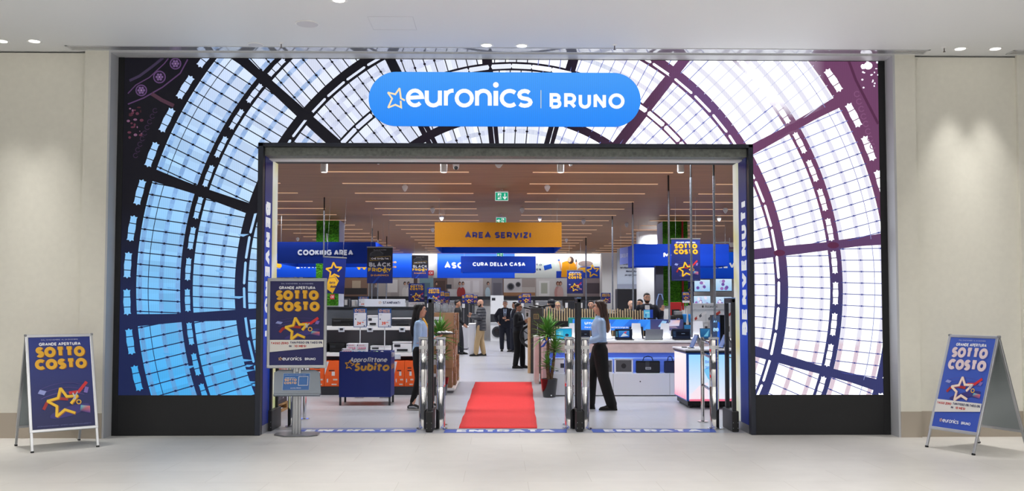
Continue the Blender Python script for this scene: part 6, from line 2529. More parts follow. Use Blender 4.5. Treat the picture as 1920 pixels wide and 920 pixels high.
# ------------------------------------------------------------------ slatted screen with e-bikes behind
YS = 10.9
pa, pb = at(995.5, 577, YS), at(1018, 700, YS)
t = thing('charcoal_panel', 'upright charcoal panel with a small brass square mark, left of the slat screen', 'panel', (pa.x, YS, 0))
w = pb.x - pa.x
obj('panel', bx(0, w, 0, .3, 0, pa.z, .004), mat('charcoal_brown', (38, 36, 34), .5), t)
a = Art(.001)
s_ = .11
a.stroke([(0, 0), (0, s_), (s_, s_), (s_, 0), (0, 0)], .014, (140, 116, 74))
for k_ in range(3):
    a.stroke([(.022, .03 + k_ * .026), (s_ - .02, .034 + k_ * .026)], .01, (140, 116, 74))
a.build('square_mark', PRINT, (w * .25, -.002, pa.z - .26), parent=t)
obj('handle', bx(w * .52, w * .58, -.03, -.01, .95, 1.2, .004), M_grey, t)
A, Bq = at(990, 599, YS + .1), at(995.3, 702, YS + .1)
tag(obj('timber_post', bx(A.x, Bq.x - .002, YS + .1, YS + .4, 0, A.z + .05, .004), mat('light_oak', (196, 158, 118), .6, noise=.12)), 'light oak post left of the charcoal panel, beside the man with glasses', 'post')
x0_, x1_ = at(1018.5, 590, YS).x, at(1208, 590, YS).x
t = thing('slat_screen', 'screen of upright pale timber slats behind the laptop island', 'screen', (x0_, YS, 0))
W = x1_ - x0_
n = 40
bm0 = bx(-.014, .014, 0, .05, 0, 1, .003)
base = obj('slat', bm0, mat('pale_slat', (190, 168, 132), .6, noise=.1), t)
rr = random.Random(9)
for i in range(n):
    o = base if i == 0 else base.copy()
    if i:
        C.objects.link(o)
        o.parent = t
    o.location = (W * (i + .5) / n, 0, 0)
    o.scale = (1, 1, at(1018, 577 + i * .09, YS).z + rr.choice([0, 0, .02, -.02]))
obj('gap_dark_sheet', bx(0, W, .052, .07, 0, 1.44), M_anth, t)  # dark sheet added behind the slats so their gaps stay dark


def bike(px, Y, r, label, rot):
    x = at(px, 590, Y).x
    t = thing('electric_bike', label, 'bicycle', (x, Y, .0), rot)
    zc = r + .02 + .55
    obj('pedestal', bx(-.9, .9, -.3, .3, 0, .55, .01), M_anth, t)
    for sx, hub in ((0, 0), (-1.1 + .15, 0)):
        bm = B()
        prev = None
        seg, s2 = 32, 8
        rings = []
        for i in range(seg):
            an = 2 * pi * i / seg
            rings.append([bm.verts.new((sx + (r + .035 * cos(2 * pi * j / s2)) * cos(an), .035 * sin(2 * pi * j / s2), zc + (r + .035 * cos(2 * pi * j / s2)) * sin(an))) for j in range(s2)])
        for i in range(seg):
            for j in range(s2):
                bm.faces.new((rings[i][j], rings[(i + 1) % seg][j], rings[(i + 1) % seg][(j + 1) % s2], rings[i][(j + 1) % s2]))
        wl_ = obj('wheel', bm, M_dark, t, smooth=True)
        bm = B()
        for k_ in range(5):
            an = k_ * 2 * pi / 5
            cyl(bm, (sx, 0, zc), (sx + r * cos(an), 0, zc + r * sin(an)), .014, seg=8)
        cyl(bm, (sx, -.04, zc), (sx, .04, zc), .05, seg=14)
        obj('spokes', bm, M_dark, wl_)
    bm = B()
    X = -.95
    for a_, b_ in (((X, 0, zc), (X + .35, 0, zc + .1)), ((X + .35, 0, zc + .1), (-.22, 0, zc + .42)), ((0, 0, zc), (-.25, 0, zc + .55)), ((X + .35, 0, zc + .1), (X + .22, 0, zc + .45))):
        tube(bm, [a_, b_], .025, seg=8)
    fr = obj('frame', bm, M_dark, t, smooth=True)
    obj('saddle', bx(X + .1, X + .34, -.06, .06, zc + .45, zc + .5, .02), M_dark, t)
    bm = B()
    tube(bm, [(-.25, 0, zc + .5), (-.27, 0, zc + .62), (-.3, .0, zc + .64)], .02, seg=8)
    tube(bm, [(-.32, -.28, zc + .62), (-.28, -.1, zc + .64), (-.28, .1, zc + .64), (-.32, .28, zc + .62)], .016, seg=8)
    obj('handlebar', bm, M_dark, t, smooth=True)
    return t


bike(1064, 12.6, .27, 'black electric bike with fat tyres on a pedestal behind the slat screen', R(6))
bike(1178, 13.55, .27, 'second black bike behind the right half of the slat screen', R(8))
bm = B()
rr = random.Random(2)
t = thing('scooter_handlebar', 'tangle of black scooter handlebars above the charcoal panel', 'scooter', (at(1006, 580, 11.6).x, 11.5, 0))
for k_ in range(3):
    x_ = -.12 + k_ * .14
    bm = B(); cyl(bm, (x_, .05 * k_, 0.06), (x_ + .03, .05 * k_, 1.52 + .04 * k_), .02, seg=8); st = obj('stem', bm, M_dark, t)
    bm = B(); tube(bm, [(x_ - .2, -.05, 1.58 + .03 * k_), (x_, .0, 1.54 + .03 * k_), (x_ + .22, -.04, 1.60 + .03 * k_)], .018, seg=8); obj('handlebar', bm, M_dark, st, smooth=True)
    obj('deck', bx(x_ - .05, x_ + .05, .0, .7, 0.03, .09, .01), M_dark, st)

# ------------------------------------------------------------------ lit counter at the right with unfolded phones and a totem
YL = 3.13
q0 = at(1288, 750, YL)
XL0, XL1 = q0.x, IR + .95
zb_, zt_ = zz(752, YL), zz(661, YL)
W, D_ = XL1 - XL0, 1.05
t = thing('lit_counter', 'glowing counter with pink and sky blue backlit sides on black castors', 'display counter', (XL0, YL, 0))
obj('base', bx(.03, W, .08, D_ - .05, .03, zb_, .004), M_dark, t)
for x_, y_ in ((.08, .1), (.08, D_ - .1), (W * .6, .1)):
    bm = B(); cyl(bm, (x_ - .02, y_, .035), (x_ + .02, y_, .035), .035, seg=14)
    obj('castor', bm, M_dark, t)
obj('body', bx(0, W, 0, D_, zb_, zt_, .003), mat('blue_edge_panel', (40, 100, 200), .3), t)
LC = attr_mat('backlit_counter', .95, .4, .3)
a = Art(.001)
hh = zt_ - zb_
a.rect(.035, .02, W, hh - .03, (150, 214, 250), (236, 234, 246))
a.up()
a.poly([(.06, .02), (.34, .02), (.34, .30), (.2, .24), (.06, .1)], (246, 226, 236))
a.poly([(.04, .0), (W, .0), (W, .02), (.5, .035), (.04, .03)], (232, 110, 140))
a.poly([(.62, .12), (.78, .3), (.9, .42), (1.05, .44), (1.2, .4), (1.2, .04), (.66, .03)], (240, 240, 250))
a.poly([(.6, .02), (.85, .07), (1.2, .2), (1.3, .02)], (228, 96, 130))
a.poly([(.27, .5), (.34, .36), (.5, .2), (.36, .56)], (120, 196, 240))
a.up()
for k_, tx in enumerate(('BATTERIA', 'SU MISURA')):
    a.text(tx, .30, hh - .17 - k_ * .09, .05, (90, 140, 220), .2, fit=.22)
a.build('front_print', LC, (0, -.003, zb_), parent=t)
a = Art(.001)
a.rect(0.02, .02, D_ - .03, hh - .02, (250, 236, 230), (244, 190, 206)).up()
for k_ in range(5):
    x_ = .1 + k_ * .2
    a.poly([(x_ - .1, .02), (x_ + .12, .02), (x_ + .04, .34 + .06 * (k_ % 2)), (x_, .2)], (240, 150 + 16 * k_, 170), [(232, 130, 170), (236, 160, 180), (250, 226, 226), (250, 220, 220)])
a.build('side_print', LC, (-.003, D_, zb_), (0, -1, 0), (0, 0, 1), parent=t)
tp = obj('top', bx(-.03, W, -.04, D_ + .02, zt_ + .03, zt_ + .055, .004), M_gloss, t)
obj('dark_edge', bx(-.02, W, -.03, D_ + .01, zt_, zt_ + .03, .003), M_anth, t)
zc = zt_ + .0555
Yf = YL + .35
for px_, sgn, lb in ((1306, 1, 'folding phone standing like a tent at the left of the lit counter'), (1361, -1, 'folding phone standing like a tent behind the right thick chrome post')):
    x_ = at(px_, 640, Yf).x
    s_ = thing('folding_phone', lb, 'phone', (x_, Yf, zc), group='tent-shaped folding phones')
    for q in (-1, 1):
        bm = B()
        M = Matrix.Translation((0, 0, .215)) @ Matrix.Rotation(R(24 * q), 4, 'Y') @ Matrix.Rotation(R(10), 4, 'Z')
        box(bm, -.008, .008, -.08, .08, -.22, 0, .004, M=M)
        obj('half', bm, M_anth if q < 0 else mat('phone_blue', (90, 120, 180), .2, metal=.3), s_)
    obj('hinge', cyl(B(), (0.014, -.08, .215), (-.014, .08, .215), .012, seg=10), M_chrome, s_)
    obj('security_pad', bx(-.14, -.04, -.05, .05, 0, .012, .004), M_dark, s_)
for px_ in (1283,):
    tag(obj('security_puck', bx(at(px_, 650, YL + .6).x - .04, at(px_, 650, YL + .6).x + .04, YL + .55, YL + .63, zc, zc + .014, .004), M_dark), 'small black pad lying on the left part of the lit counter', 'sensor pad')
Yt = YL + .75
A, Bq = at(1335, 590, Yt), at(1362, 650, Yt)
w = Bq.x - A.x
t = thing('product_totem', 'black product totem with a glowing blue streak, standing on the lit counter', 'display', (A.x, Yt, zc))
hz = A.z - zc
obj('body', bx(0, w, 0, .16, 0, hz, .006), mat('totem_black', (16, 18, 26), .25), t)
a = Art(.001)
a.rect(.005, .01, w * .56, hz - .01, (70, 84, 110), (50, 70, 110)).up()
a.poly([(w * .34, 0.02), (w * .52, .02), (w * .56, hz * .75), (w * .40, hz * .8)], (40, 110, 230), [(60, 130, 240), (30, 90, 220), (20, 60, 200), (40, 120, 240)])
a.up()
a.text('evo', .02, hz * .48, hz * .17, (180, 226, 255), .26, fit=w * .36, gap=.08)
a.text('AI', .02, hz * .76, hz * .08, (150, 210, 255), .26)
a.build('glowing_print', attr_mat('totem_glow', .8, .3, .2), (0, -.002, 0), parent=t)

# ------------------------------------------------------------------ white cabinets along the far left of the aisle
for px0, px1, pyt, pyb, lb in ((879, 889.5, 607, 667, 'white display cabinet end beside the bald man'), (862, 877, 612, 655, 'white low cabinet behind the seated row, left of the aisle')):
    q = gnd(px0, pyb)
    b_ = at(px1, pyb, q.y).x
    zt_ = at(px0, pyt, q.y).z
    s_ = thing('display_cabinet', lb, 'cabinet', (q.x, q.y, 0))
    obj('body', bx(0, b_ - q.x, 0, 1.6, .03, zt_ - .03, .004), M_gloss, s_)
    obj('top', bx(-.02, b_ - q.x + .02, -.02, 1.62, zt_ - .03, zt_, .004), M_white, s_)
    obj('plinth', bx(.03, b_ - q.x - .03, .03, 1.57, 0, .03), M_anth, s_)
# two curved white taps displayed above the printer shelving
for px_, lb in ((730, 'left curved white tap behind the STAMPANTI header'), (752, 'right curved white tap behind the STAMPANTI header')):
    Yq = 8.3
    x = at(px_, 560, Yq).x
    r_ = .055
    zq = at(px_, 575, Yq).z
    s_ = thing('curved_tap', lb, 'tap', (x, Yq, 1.55), group='curved white taps')
    bm = B(); tube(bm, [(-r_, 0, 0)] + [(r_ * -cos(R(a)), 0, .1 + r_ * sin(R(a))) for a in range(0, 181, 20)] + [(r_, 0, .03)], .012, seg=8)
    obj('spout', bm, M_white, s_, smooth=True)
    obj('base', cyl(B(), (-r_, 0, -.0), (-r_, 0, .02), .03), M_metal, s_)
a_ = at(640, 577, 8.2).x
b_ = at(758, 577, 8.2).x
t = thing('middle_shelving', 'second shelving unit behind the printers, topped by small appliances', 'shelving', (a_, 8.1, 0))
obj('body', bx(0, b_ - a_, 0, .5, 0, 1.5, .004), M_gd, t)
obj('top', bx(-.01, b_ - a_ + .01, -.01, .51, 1.5, 1.549, .004), M_anth, t)
rr = random.Random(8)
ap = None
for k_ in range(8):
    x = a_ + .1 + k_ * .16
    if any(abs(x - at(q, 560, 8.3).x) < .14 for q in (730, 752)):
        continue
    c_ = rr.choice([(60, 62, 70), (190, 194, 200), (40, 42, 48)])
    s_ = thing('coffee_maker', 'small coffee maker on the second shelving unit, %s from the left' % ORD[k_], 'coffee maker', (x, 8.25, 1.55), group='small coffee makers above the printers')
    hq = rr.uniform(.18, .3)
    obj('body', bx(-.055, .055, 0, .2, 0, hq, .01), mat('maker_%d' % c_[0], c_, .35), s_)
    obj('label_card', bx(-.04, .02, -.01, -.004, hq * .4, hq * .9), M_white, s_)
    obj('drip_tray', bx(-.05, .05, -.06, 0, 0, .02, .004), M_anth, s_)
# ------------------------------------------------------------------ people
def fuse(name, bm, voxel, m, parent, smooth=2):
    """joins overlapping closed shapes into one continuous skin"""
    me = bpy.data.meshes.new(name)
    bmesh.ops.recalc_face_normals(bm, faces=bm.faces)
    bm.to_mesh(me)
    bm.free()
    o = bpy.data.objects.new(name, me)
    C.objects.link(o)
    r = o.modifiers.new('remesh', 'REMESH')
    r.mode = 'VOXEL'
    r.voxel_size = voxel
    if smooth:
        q = o.modifiers.new('smooth', 'SMOOTH')
        q.iterations = smooth
        q.factor = .5
    dg = bpy.context.evaluated_depsgraph_get()
    new = bpy.data.meshes.new_from_object(o.evaluated_get(dg))
    o.modifiers.clear()
    o.data = new
    new.name = name
    new.materials.clear()
    new.materials.append(m)
    new.shade_smooth()
    o.parent = parent
    return o


def hand(bm, w, d, n, curl=.5, s=1.0):
    """palm, four unequal bent fingers and a thumb; d points along the hand, n is the side the fingers close towards"""
    w, d, n = Vector(w), Vector(d).normalized(), Vector(n)
    n = (n - d * n.dot(d)).normalized()
    a = d.cross(n)
    tube(bm, [w - d * .01, w + d * .035 * s, w + d * .08 * s], [(.026 * s, .019 * s), (.038 * s, .016 * s), (.036 * s, .014 * s)], seg=10, side=a)
    for k, (L, o) in enumerate(((.062, -.028), (.074, -.0095), (.07, .0095), (.055, .027))):
        p = w + d * (.082 if k in (1, 2) else .076) * s + a * o * s
        pts = [p]
        an = curl * .5
        for seg in (.45, .3, .25):
            p = p + (d * cos(an) + n * sin(an)) * L * seg * s
            pts.append(p)
            an += curl
        tube(bm, pts, [.0088 * s, .0085 * s, .0078 * s, .0065 * s], seg=8)
    p = w + d * .025 * s - a * .032 * s
    tube(bm, [p, p + (d * .6 - a * .7 + n * .3).normalized() * .03 * s, p + (d * .6 - a * .7 + n * .3).normalized() * .03 * s + (d + n * .4).normalized() * .028 * s], [.012 * s, .0105 * s, .008 * s], seg=8)


SKIN = mat('skin', (214, 164, 138), .5, noise=.04, nscale=10)
SKIN2 = mat('skin_tan', (190, 138, 110), .5, noise=.04, nscale=10)


def person(label, loc, face, H, c, hair=None, voxel=.012, sex='f'):
    """c: dict with arms, feet, top, trousers, shoes, head turn; local frame: +x forward, +y the person's left"""
    t = thing('person', label, 'person', loc, face)
    s = H / 1.70
    S = lambda p: Vector(p) * s
    mw = 1.0 if sex == 'f' else 1.13
    sh = (.155 if sex == 'f' else .182)
    skin = c.get('skin', SKIN)
    lean = c.get('lean', 0.0)
    LX = lambda z: lean * max(0, z - .9)
    hturn = c.get('turn', 0.0)
    HM = Matrix.Translation(S((LX(1.5), 0, 1.5))) @ Matrix.Rotation(hturn, 4, 'Z') @ Matrix.Rotation(c.get('nod', 0.0), 4, 'Y') @ Matrix.Scale(s, 4)
    hp = lambda x, y, z: HM @ Vector((x, y, z - 1.5))
    HR = HM.to_3x3().normalized().to_4x4()
    bm = B()
    ball(bm, hp(-.005, 0, 1.61), (.094 * s, .074 * s, .092 * s), 18, HR)
    ball(bm, hp(.018, 0, 1.56), (.07 * s, .058 * s, .078 * s), 16, HR)
    ball(bm, hp(.052, 0, 1.505), (.026 * s, .026 * s, .02 * s), 12, HR)
    ball(bm, hp(.074, 0, 1.535), (.02 * s, .026 * s, .014 * s), 12, HR)
    ball(bm, hp(.062, .0, 1.628), (.03 * s, .05 * s, .026 * s), 12, HR)
    tube(bm, [hp(.078, 0, 1.605), hp(.1, 0, 1.575), hp(.094, 0, 1.566)], [.008 * s, .0125 * s, .011 * s], seg=8)
    for y in (-1, 1):
        ball(bm, hp(-.004, y * .076, 1.582), (.016 * s, .008 * s, .03 * s), 10, HR)
        ball(bm, hp(.05, y * .04, 1.565), (.026 * s, .022 * s, .026 * s), 10, HR)
    tube(bm, [S((LX(1.36) - .02, 0, 1.38)), S((LX(1.44) - .012, 0, 1.46)), hp(-.005, 0, 1.53)], [.056 * s * mw ** .5, .05 * s * mw ** .7, .05 * s], seg=14)
    # trunk below the clothes
    tube(bm, [S((LX(z), 0, z)) for z in (.9, 1.05, 1.22, 1.36)], [(.13 * s * mw, .085 * s), (.11 * s * mw, .07 * s), (.12 * s * mw, .08 * s), (.12 * s * mw, .07 * s)], seg=16, side=(0, 1, 0))
    top, bot, shoes = c['top'], c['trousers'], c['shoes']
    tb, bb = B(), B()
    kt = c.get('thick', 0.0)            # padding of the garment
    hem = c.get('hem', .86)
    prof = [(hem, .172, .112), (.96, .165, .112), (1.06, .142 if sex == 'f' else .152, .098), (1.18, .156, .108), (1.3, .17, .112), (1.38, .165, .095), (1.43, .115, .07), (1.465, .062, .056)]
    if hem > .95:
        prof = prof[2:]
        prof.insert(0, (hem, .145, .1))
    tube(tb, [S((LX(z) + c.get('bust', .0) * (1 if 1.15 < z < 1.35 else 0), 0, z)) for z, a, b in prof], [((a * mw + kt) * s, (b * (mw ** .6) + kt) * s) for z, a, b in prof], seg=20, side=(0, 1, 0), caps=False)
    for side, key in ((1, 'L'), (-1, 'R')):
        arm = c[key]
        s0 = S((LX(1.38) - .005, side * sh, 1.375))
        e, w = S(arm['e']), S(arm['w'])
        d = arm.get('d')
        d = Vector(d) if d else (w - e)
        n = Vector(arm.get('n', (0, 0, -1) if abs(d.normalized().z) < .7 else (0, -side, 0)))
        r = [(.056 + kt * .8) * s * mw ** .5, (.052 + kt * .7) * s * mw ** .4, (.046 + kt) * s * mw ** .4, (.043 + kt) * s, (.034 + kt * .6) * s]
        mid = (s0 + e) / 2
        wc = e + (w - e) * .93
        tube(tb, [s0, mid, e + (s0 - e) * .08, (e + wc) / 2, wc], r, seg=12)
        tube(bm, [s0 + (e - s0) * .3, e, (e + w) / 2, w], [.036 * s, .033 * s, .029 * s, .023 * s], seg=10)
        hand(bm, w, d, n, arm.get('curl', .55), s * (1.0 if sex == 'f' else 1.1))
        ft = c['foot' + key]
        hip = S((0, side * .088 * mw, .90))
        ank = S((ft[0], side * .085 + ft[1], .085 + ft[2]))
        kn = (hip + ank) / 2 + S((ft[3] if len(ft) > 3 else .03, side * .005, .015))
        lg = c.get('leg', (.098, .072, .06, .052))
        tube(bb, [hip + Vector((0, 0, .04 * s)), hip + (kn - hip) * .5, kn, kn + (ank - kn) * .5, ank + Vector((-.005, 0, c.get('ankle_gap', .01) * s))],
             [(lg[0] + .01) * s * mw ** .4, lg[0] * s * mw ** .3, lg[1] * s, (lg[1] + lg[2]) / 2 * s, lg[3] * s], seg=14, caps=True)
        tube(bm, [hip + (kn - hip) * .4, kn, kn + (ank - kn) * .4, ank, ank - Vector((0, 0, .03))], [.06 * s, .045 * s, .044 * s, .032 * s, .034 * s], seg=10)
        # foot and shoe
        toe = ft[4] if len(ft) > 4 else 0.0          # toe pointing angle
        fm = Matrix.Translation(ank - Vector((0, 0, .085 * s))) @ Matrix.Rotation(toe, 4, 'Z') @ Matrix.Scale(s, 4)
        sb = B()
        tube(sb, [fm @ Vector(p) for p in ((-.055, 0, .045), (-.01, 0, .058), (.05, 0, .05), (.11, 0, .036), (.165, 0, .03))],
             [(.032 * s, .036 * s), (.037 * s, .048 * s), (.04 * s, .042 * s), (.044 * s, .03 * s), (.034 * s, .022 * s)], seg=14, side=(0, 1, 0))
        tube(sb, [fm @ Vector((-.015, 0, .05)), fm @ Vector((-.01, 0, .1))], [.04 * s, .037 * s], seg=12)
        so = fuse('shoe', sb, max(voxel * .8, .007), shoes[0], t)
        ob_ = B()
        o1 = [(-.085, -.03), (-.09, 0), (-.085, .03), (-.03, .036), (.06, .046), (.12, .048), (.18, .035), (.197, 0), (.18, -.035), (.12, -.048), (.06, -.042), (-.03, -.034)]
        va = [ob_.verts.new(fm @ Vector((x, y, .003))) for x, y in o1]
        vb = [ob_.verts.new(fm @ Vector((x, y, .026))) for x, y in o1]
        ob_.faces.new(va[::-1]); ob_.faces.new(vb)
        for i in range(len(o1)):
            ob_.faces.new((va[i], va[(i + 1) % 12], vb[(i + 1) % 12], vb[i]))
        obj('sole', ob_, shoes[1], so)
        if len(shoes) > 2:
            pb_ = B()
            for yy in (-1, 1):
                tube(pb_, [fm @ Vector((-.05, yy * .036, .05)), fm @ Vector((.02, yy * .043, .055)), fm @ Vector((.08, yy * .046, .04))], [(.006 * s, .01 * s), (.008 * s, .014 * s), (.006 * s, .008 * s)], seg=8)
            obj('side_stripe', pb_, shoes[2], so, smooth=True)
    # pelvis
    tube(bb, [S((0, 0, .84)), S((0, 0, .92)), S((0, 0, 1.02))], [(.14 * s * mw, .10 * s), (.165 * s * mw ** .8, .11 * s), (.145 * s * mw, .095 * s)], seg=18, side=(0, 1, 0))
    body = fuse('body', bm, voxel * .75, skin, t, 1)
    fuse(c.get('topname', 'shirt'), tb, voxel, top, t, 3)
    fuse('trousers', bb, voxel, bot, t, 3)
    # face
    for y in (-1, 1):
        eb = B(); ball(eb, hp(.079, y * .03, 1.598), (.010 * s, .014 * s, .008 * s), 10, HR)
        ey = obj('eye', eb, mat('eye_white', (232, 228, 224), .3), t, smooth=True)
        eb = B(); ball(eb, hp(.086, y * .03, 1.598), (.005 * s, .0065 * s, .0065 * s), 8, HR)
        obj('iris', eb, mat('iris_dark', (40, 28, 22), .2), ey, smooth=True)
        eb = B(); tube(eb, [hp(.086, y * .014, 1.618), hp(.088, y * .03, 1.623), hp(.078, y * .048, 1.616)], .0042 * s, seg=6)
        obj('eyebrow', eb, mat('brow_dark', (36, 26, 24), .8), t)
    eb = B(); ball(eb, hp(.090, 0, 1.536), (.008 * s, .022 * s, .0075 * s), 10, HR)
    obj('lips', eb, mat('lip_rose', (176, 96, 90), .5), t, smooth=True)
    # hair
    if hair:
        kind, hc = hair[0], hair[1]
        hm = mat('hair_%d_%d' % (hc[0], hc[2]), hc, .42, noise=.25, nscale=40)
        if kind == 'long':
            zl = hair[2]
            hb = B()
            ball(hb, hp(-.018, 0, 1.622), (.097 * s, .084 * s, .094 * s), 18, HR)
            ball(hb, hp(.03, 0, 1.675), (.05 * s, .066 * s, .036 * s), 14, HR)
            b0 = hp(-.05, 0, 1.60)
            bx_, by_ = LX(1.3) * s - .10 * s, 0
            L_ = [b0, S((LX(1.45) - .085, 0, 1.46)), S((LX(1.3) - .115, 0, 1.32)), S((LX(1.2) - .125, 0, (zl + 1.3) / 2)), S((LX(zl) - .12, 0, zl))]
            tube(hb, L_, [(.08 * s, .06 * s), (.085 * s, .05 * s), (.095 * s, .042 * s), (.085 * s, .035 * s), (.05 * s, .018 * s)], seg=16, side=(0, 1, 0))
            for y in (-1, 1):
                tube(hb, [hp(.04, y * .062, 1.675), hp(.0, y * .083, 1.60), hp(-.02, y * .085, 1.50), S((LX(1.36) - .03, y * .10, 1.36)), S((LX(1.25) - .05, y * .10, hair[3] if len(hair) > 3 else 1.28))],
                     [.014 * s, .022 * s, .026 * s, .028 * s, .012 * s], seg=10)
            o = fuse('hair', hb, voxel * .8, hm, t, 2)
            if len(hair) > 4:       # paler lengths, coloured by their own pigment
                nt = hm.node_tree
                tc = nt.nodes.new('ShaderNodeTexCoord'); sx_ = nt.nodes.new('ShaderNodeSeparateXYZ'); rp = nt.nodes.new('ShaderNodeValToRGB')
                mr = nt.nodes.new('ShaderNodeMapRange')
                mr.inputs['From Min'].default_value = zl; mr.inputs['From Max'].default_value = 1.62
                rp.color_ramp.elements[0].color = lin(hair[4]); rp.color_ramp.elements[1].color = lin(hc); rp.color_ramp.elements[1].position = .7
                nt.links.new(tc.outputs['Object'], sx_.inputs[0]); nt.links.new(sx_.outputs['Z'], mr.inputs['Value'])
                nt.links.new(mr.outputs[0], rp.inputs[0]); nt.links.new(rp.outputs[0], nt.nodes['Principled BSDF'].inputs['Base Color'])
        elif kind == 'short':
            hb = B()
            ball(hb, hp(-.02, 0, 1.632), (.092 * s, .08 * s, .085 * s), 16, HR)
            ball(hb, hp(.02, 0, 1.68), (.06 * s, .058 * s, .03 * s), 14, HR)
            ball(hb, hp(-.05, 0, 1.575), (.05 * s, .066 * s, .05 * s), 14, HR)
            fuse('hair', hb, voxel * .8, hm, t, 2)
        elif kind == 'cap':
            hb = B()
            ball(hb, hp(-.012, 0, 1.632), (.104 * s, .092 * s, .098 * s), 16, HR)
            ball(hb, hp(-.06, 0, 1.55), (.06 * s, .08 * s, .08 * s), 14, HR)
            fuse('hood', hb, voxel * .8, hm, t, 2)
        if 'beard' in c:
            hb = B()
            ball(hb, hp(.035, 0, 1.515), (.056 * s, .056 * s, .036 * s), 14, HR)
            ball(hb, hp(.068, 0, 1.513), (.028 * s, .032 * s, .024 * s), 12, HR)
            for y in (-1, 1):
                ball(hb, hp(.012, y * .052, 1.55), (.028 * s, .018 * s, .04 * s), 10, HR)
            fuse('beard', hb, voxel * .7, mat('beard_%d' % c['beard'][0], c['beard'], .8), t, 1)
    elif 'beard' in c:
        hb = B()
        ball(hb, hp(.035, 0, 1.515), (.056 * s, .056 * s, .036 * s), 14, HR)
        ball(hb, hp(.068, 0, 1.513), (.028 * s, .032 * s, .024 * s), 12, HR)
        for y in (-1, 1):
            ball(hb, hp(.012, y * .052, 1.55), (.028 * s, .018 * s, .04 * s), 10, HR)
        fuse('beard', hb, voxel * .7, mat('beard_%d' % c['beard'][0], c['beard'], .8), t, 1)
    if c.get('glasses'):
        gb = B()
        for y in (-1, 1):
            pts = [hp(.1, y * .032 + .022 * cos(R(a)), 1.596 + .016 * sin(R(a))) for a in range(0, 361, 40)]
            tube(gb, pts, .0035 * s, seg=6)
            tube(gb, [hp(.098, y * .054, 1.6), hp(.0, y * .08, 1.6)], .003 * s, seg=6)
        tube(gb, [hp(.102, -.01, 1.6), hp(.102, .01, 1.6)], .003 * s, seg=6)
        obj('glasses', gb, M_dark, t)
    if c.get('suit'):
        # shirt front, tie and collar in the opening of the jacket, following the chest
        pz = [(z, b * (mw ** .6) + kt, a_ * mw + kt) for z, a_, b in prof]

        def chest(y, z, off):
            for (z0, b0, a0), (z1, b1, a1) in zip(pz, pz[1:]):
                if z0 <= z <= z1:
                    k = (z - z0) / (z1 - z0)
                    b_, a_ = b0 + (b1 - b0) * k, a0 + (a1 - a0) * k
                    return S((LX(z) + b_ * sqrt(max(0, 1 - (y / a_) ** 2)) + off, y, z))
            return S((LX(z) + pz[-1][1] + off, y, z))

        def patch(nm, rows, off, m_):
            pb = B()
            prev = None
            for z, hw in rows:
                r_ = [pb.verts.new(chest(hw * q, z, off)) for q in (-1, -.5, 0, .5, 1)]
                r2 = [pb.verts.new(chest(hw * q, z, off - .012)) for q in (-1, -.5, 0, .5, 1)]
                if prev:
                    for i in range(4):
                        pb.faces.new((prev[0][i], prev[0][i + 1], r_[i + 1], r_[i]))
                        pb.faces.new((prev[1][i], r2[i], r2[i + 1], prev[1][i + 1]))
                prev = (r_, r2)
            obj(nm, pb, m_, t, smooth=True)
        zl_ = 1.04 if c['suit'] != 'closed' else 1.16
        ms = mat('pale_shirt_%d' % c.get('shirt', (206, 218, 236))[0], c.get('shirt', (206, 218, 236)), .6)
        patch('shirt_front', [(zl_, .004), (zl_ + .1, .028), (1.3, .05), (1.38, .055), (1.43, .05)], .005, ms)
        if c.get('tie'):
            patch('tie', [(1.05, .003), (1.10, .022), (1.25, .018), (1.38, .012), (1.43, .016)], .011, M_dark)
        cb = B()
        tube(cb, [S((LX(1.45) + .062, -.03, 1.435)), S((LX(1.45) - .0, -.062, 1.47)), S((LX(1.45) - .055, 0, 1.485)), S((LX(1.45) - .0, .062, 1.47)), S((LX(1.45) + .062, .03, 1.435))], [(.012 * s, .018 * s)] * 5, seg=8)
        obj('collar', cb, ms, t, smooth=True)
    return t


black_suit = mat('black_suit_wool', (16, 18, 26), .8)
navy_suit = mat('navy_suit_wool', (24, 28, 44), .8)
black_cloth = mat('black_trouser_cloth', (10, 10, 12), .85)
blue_shirt = mat('pale_blue_shirt', (172, 202, 240), .75, noise=.05, nscale=12, bump=.3)
leather = mat('black_leather', (16, 15, 16), .35)
SH_B = (leather, mat('black_sole', (12, 12, 12), .6))
SH_S = (mat('sneaker_black', (22, 22, 26), .6), mat('sneaker_sole', (196, 192, 190), .6), mat('sneaker_grey', (176, 178, 186), .6))
hang = lambda sd: dict(e=(-.04, sd * .25, 1.11), w=(.02, sd * .25, .87), n=(0, -sd, 0), curl=.35)

# the woman on the left, facing right with a tray
q = gnd(787, 767)
wl = person('woman in a pale blue shirt with long black hair holding a tray, on the left', (q.x, 3.0, 0), R(-4), 1.665, dict(
    top=blue_shirt, trousers=black_cloth, shoes=SH_S, hem=.84, thick=.006, ankle_gap=.05, leg=(.094, .062, .05, .04), bust=.012,
    R=dict(e=(.0, -.20, 1.08), w=(.225, -.13, 1.14), n=(0, 0, 1), curl=.25), L=dict(e=(.02, .20, 1.08), w=(.24, .11, 1.15), n=(0, 0, 1), curl=.25),
    footR=(-.10, 0, 0, .05), footL=(.20, -.02, 0, .06)), hair=('long', (20, 17, 20), 1.17, 1.26), voxel=.010)
bm = B()
tube(bm, [(.05, -.06, 1.43), (.09, -.03, 1.36), (.12, -.0, 1.27), (.13, .01, 1.20), (.125, .0, 1.14)], [(.016, .012), (.024, .014), (.026, .015), (.024, .014), (.014, .008)], seg=10)
tube(bm, [(.05, .06, 1.43), (.09, .03, 1.36), (.12, .01, 1.27)], [(.016, .012), (.022, .014), (.02, .012)], seg=10)
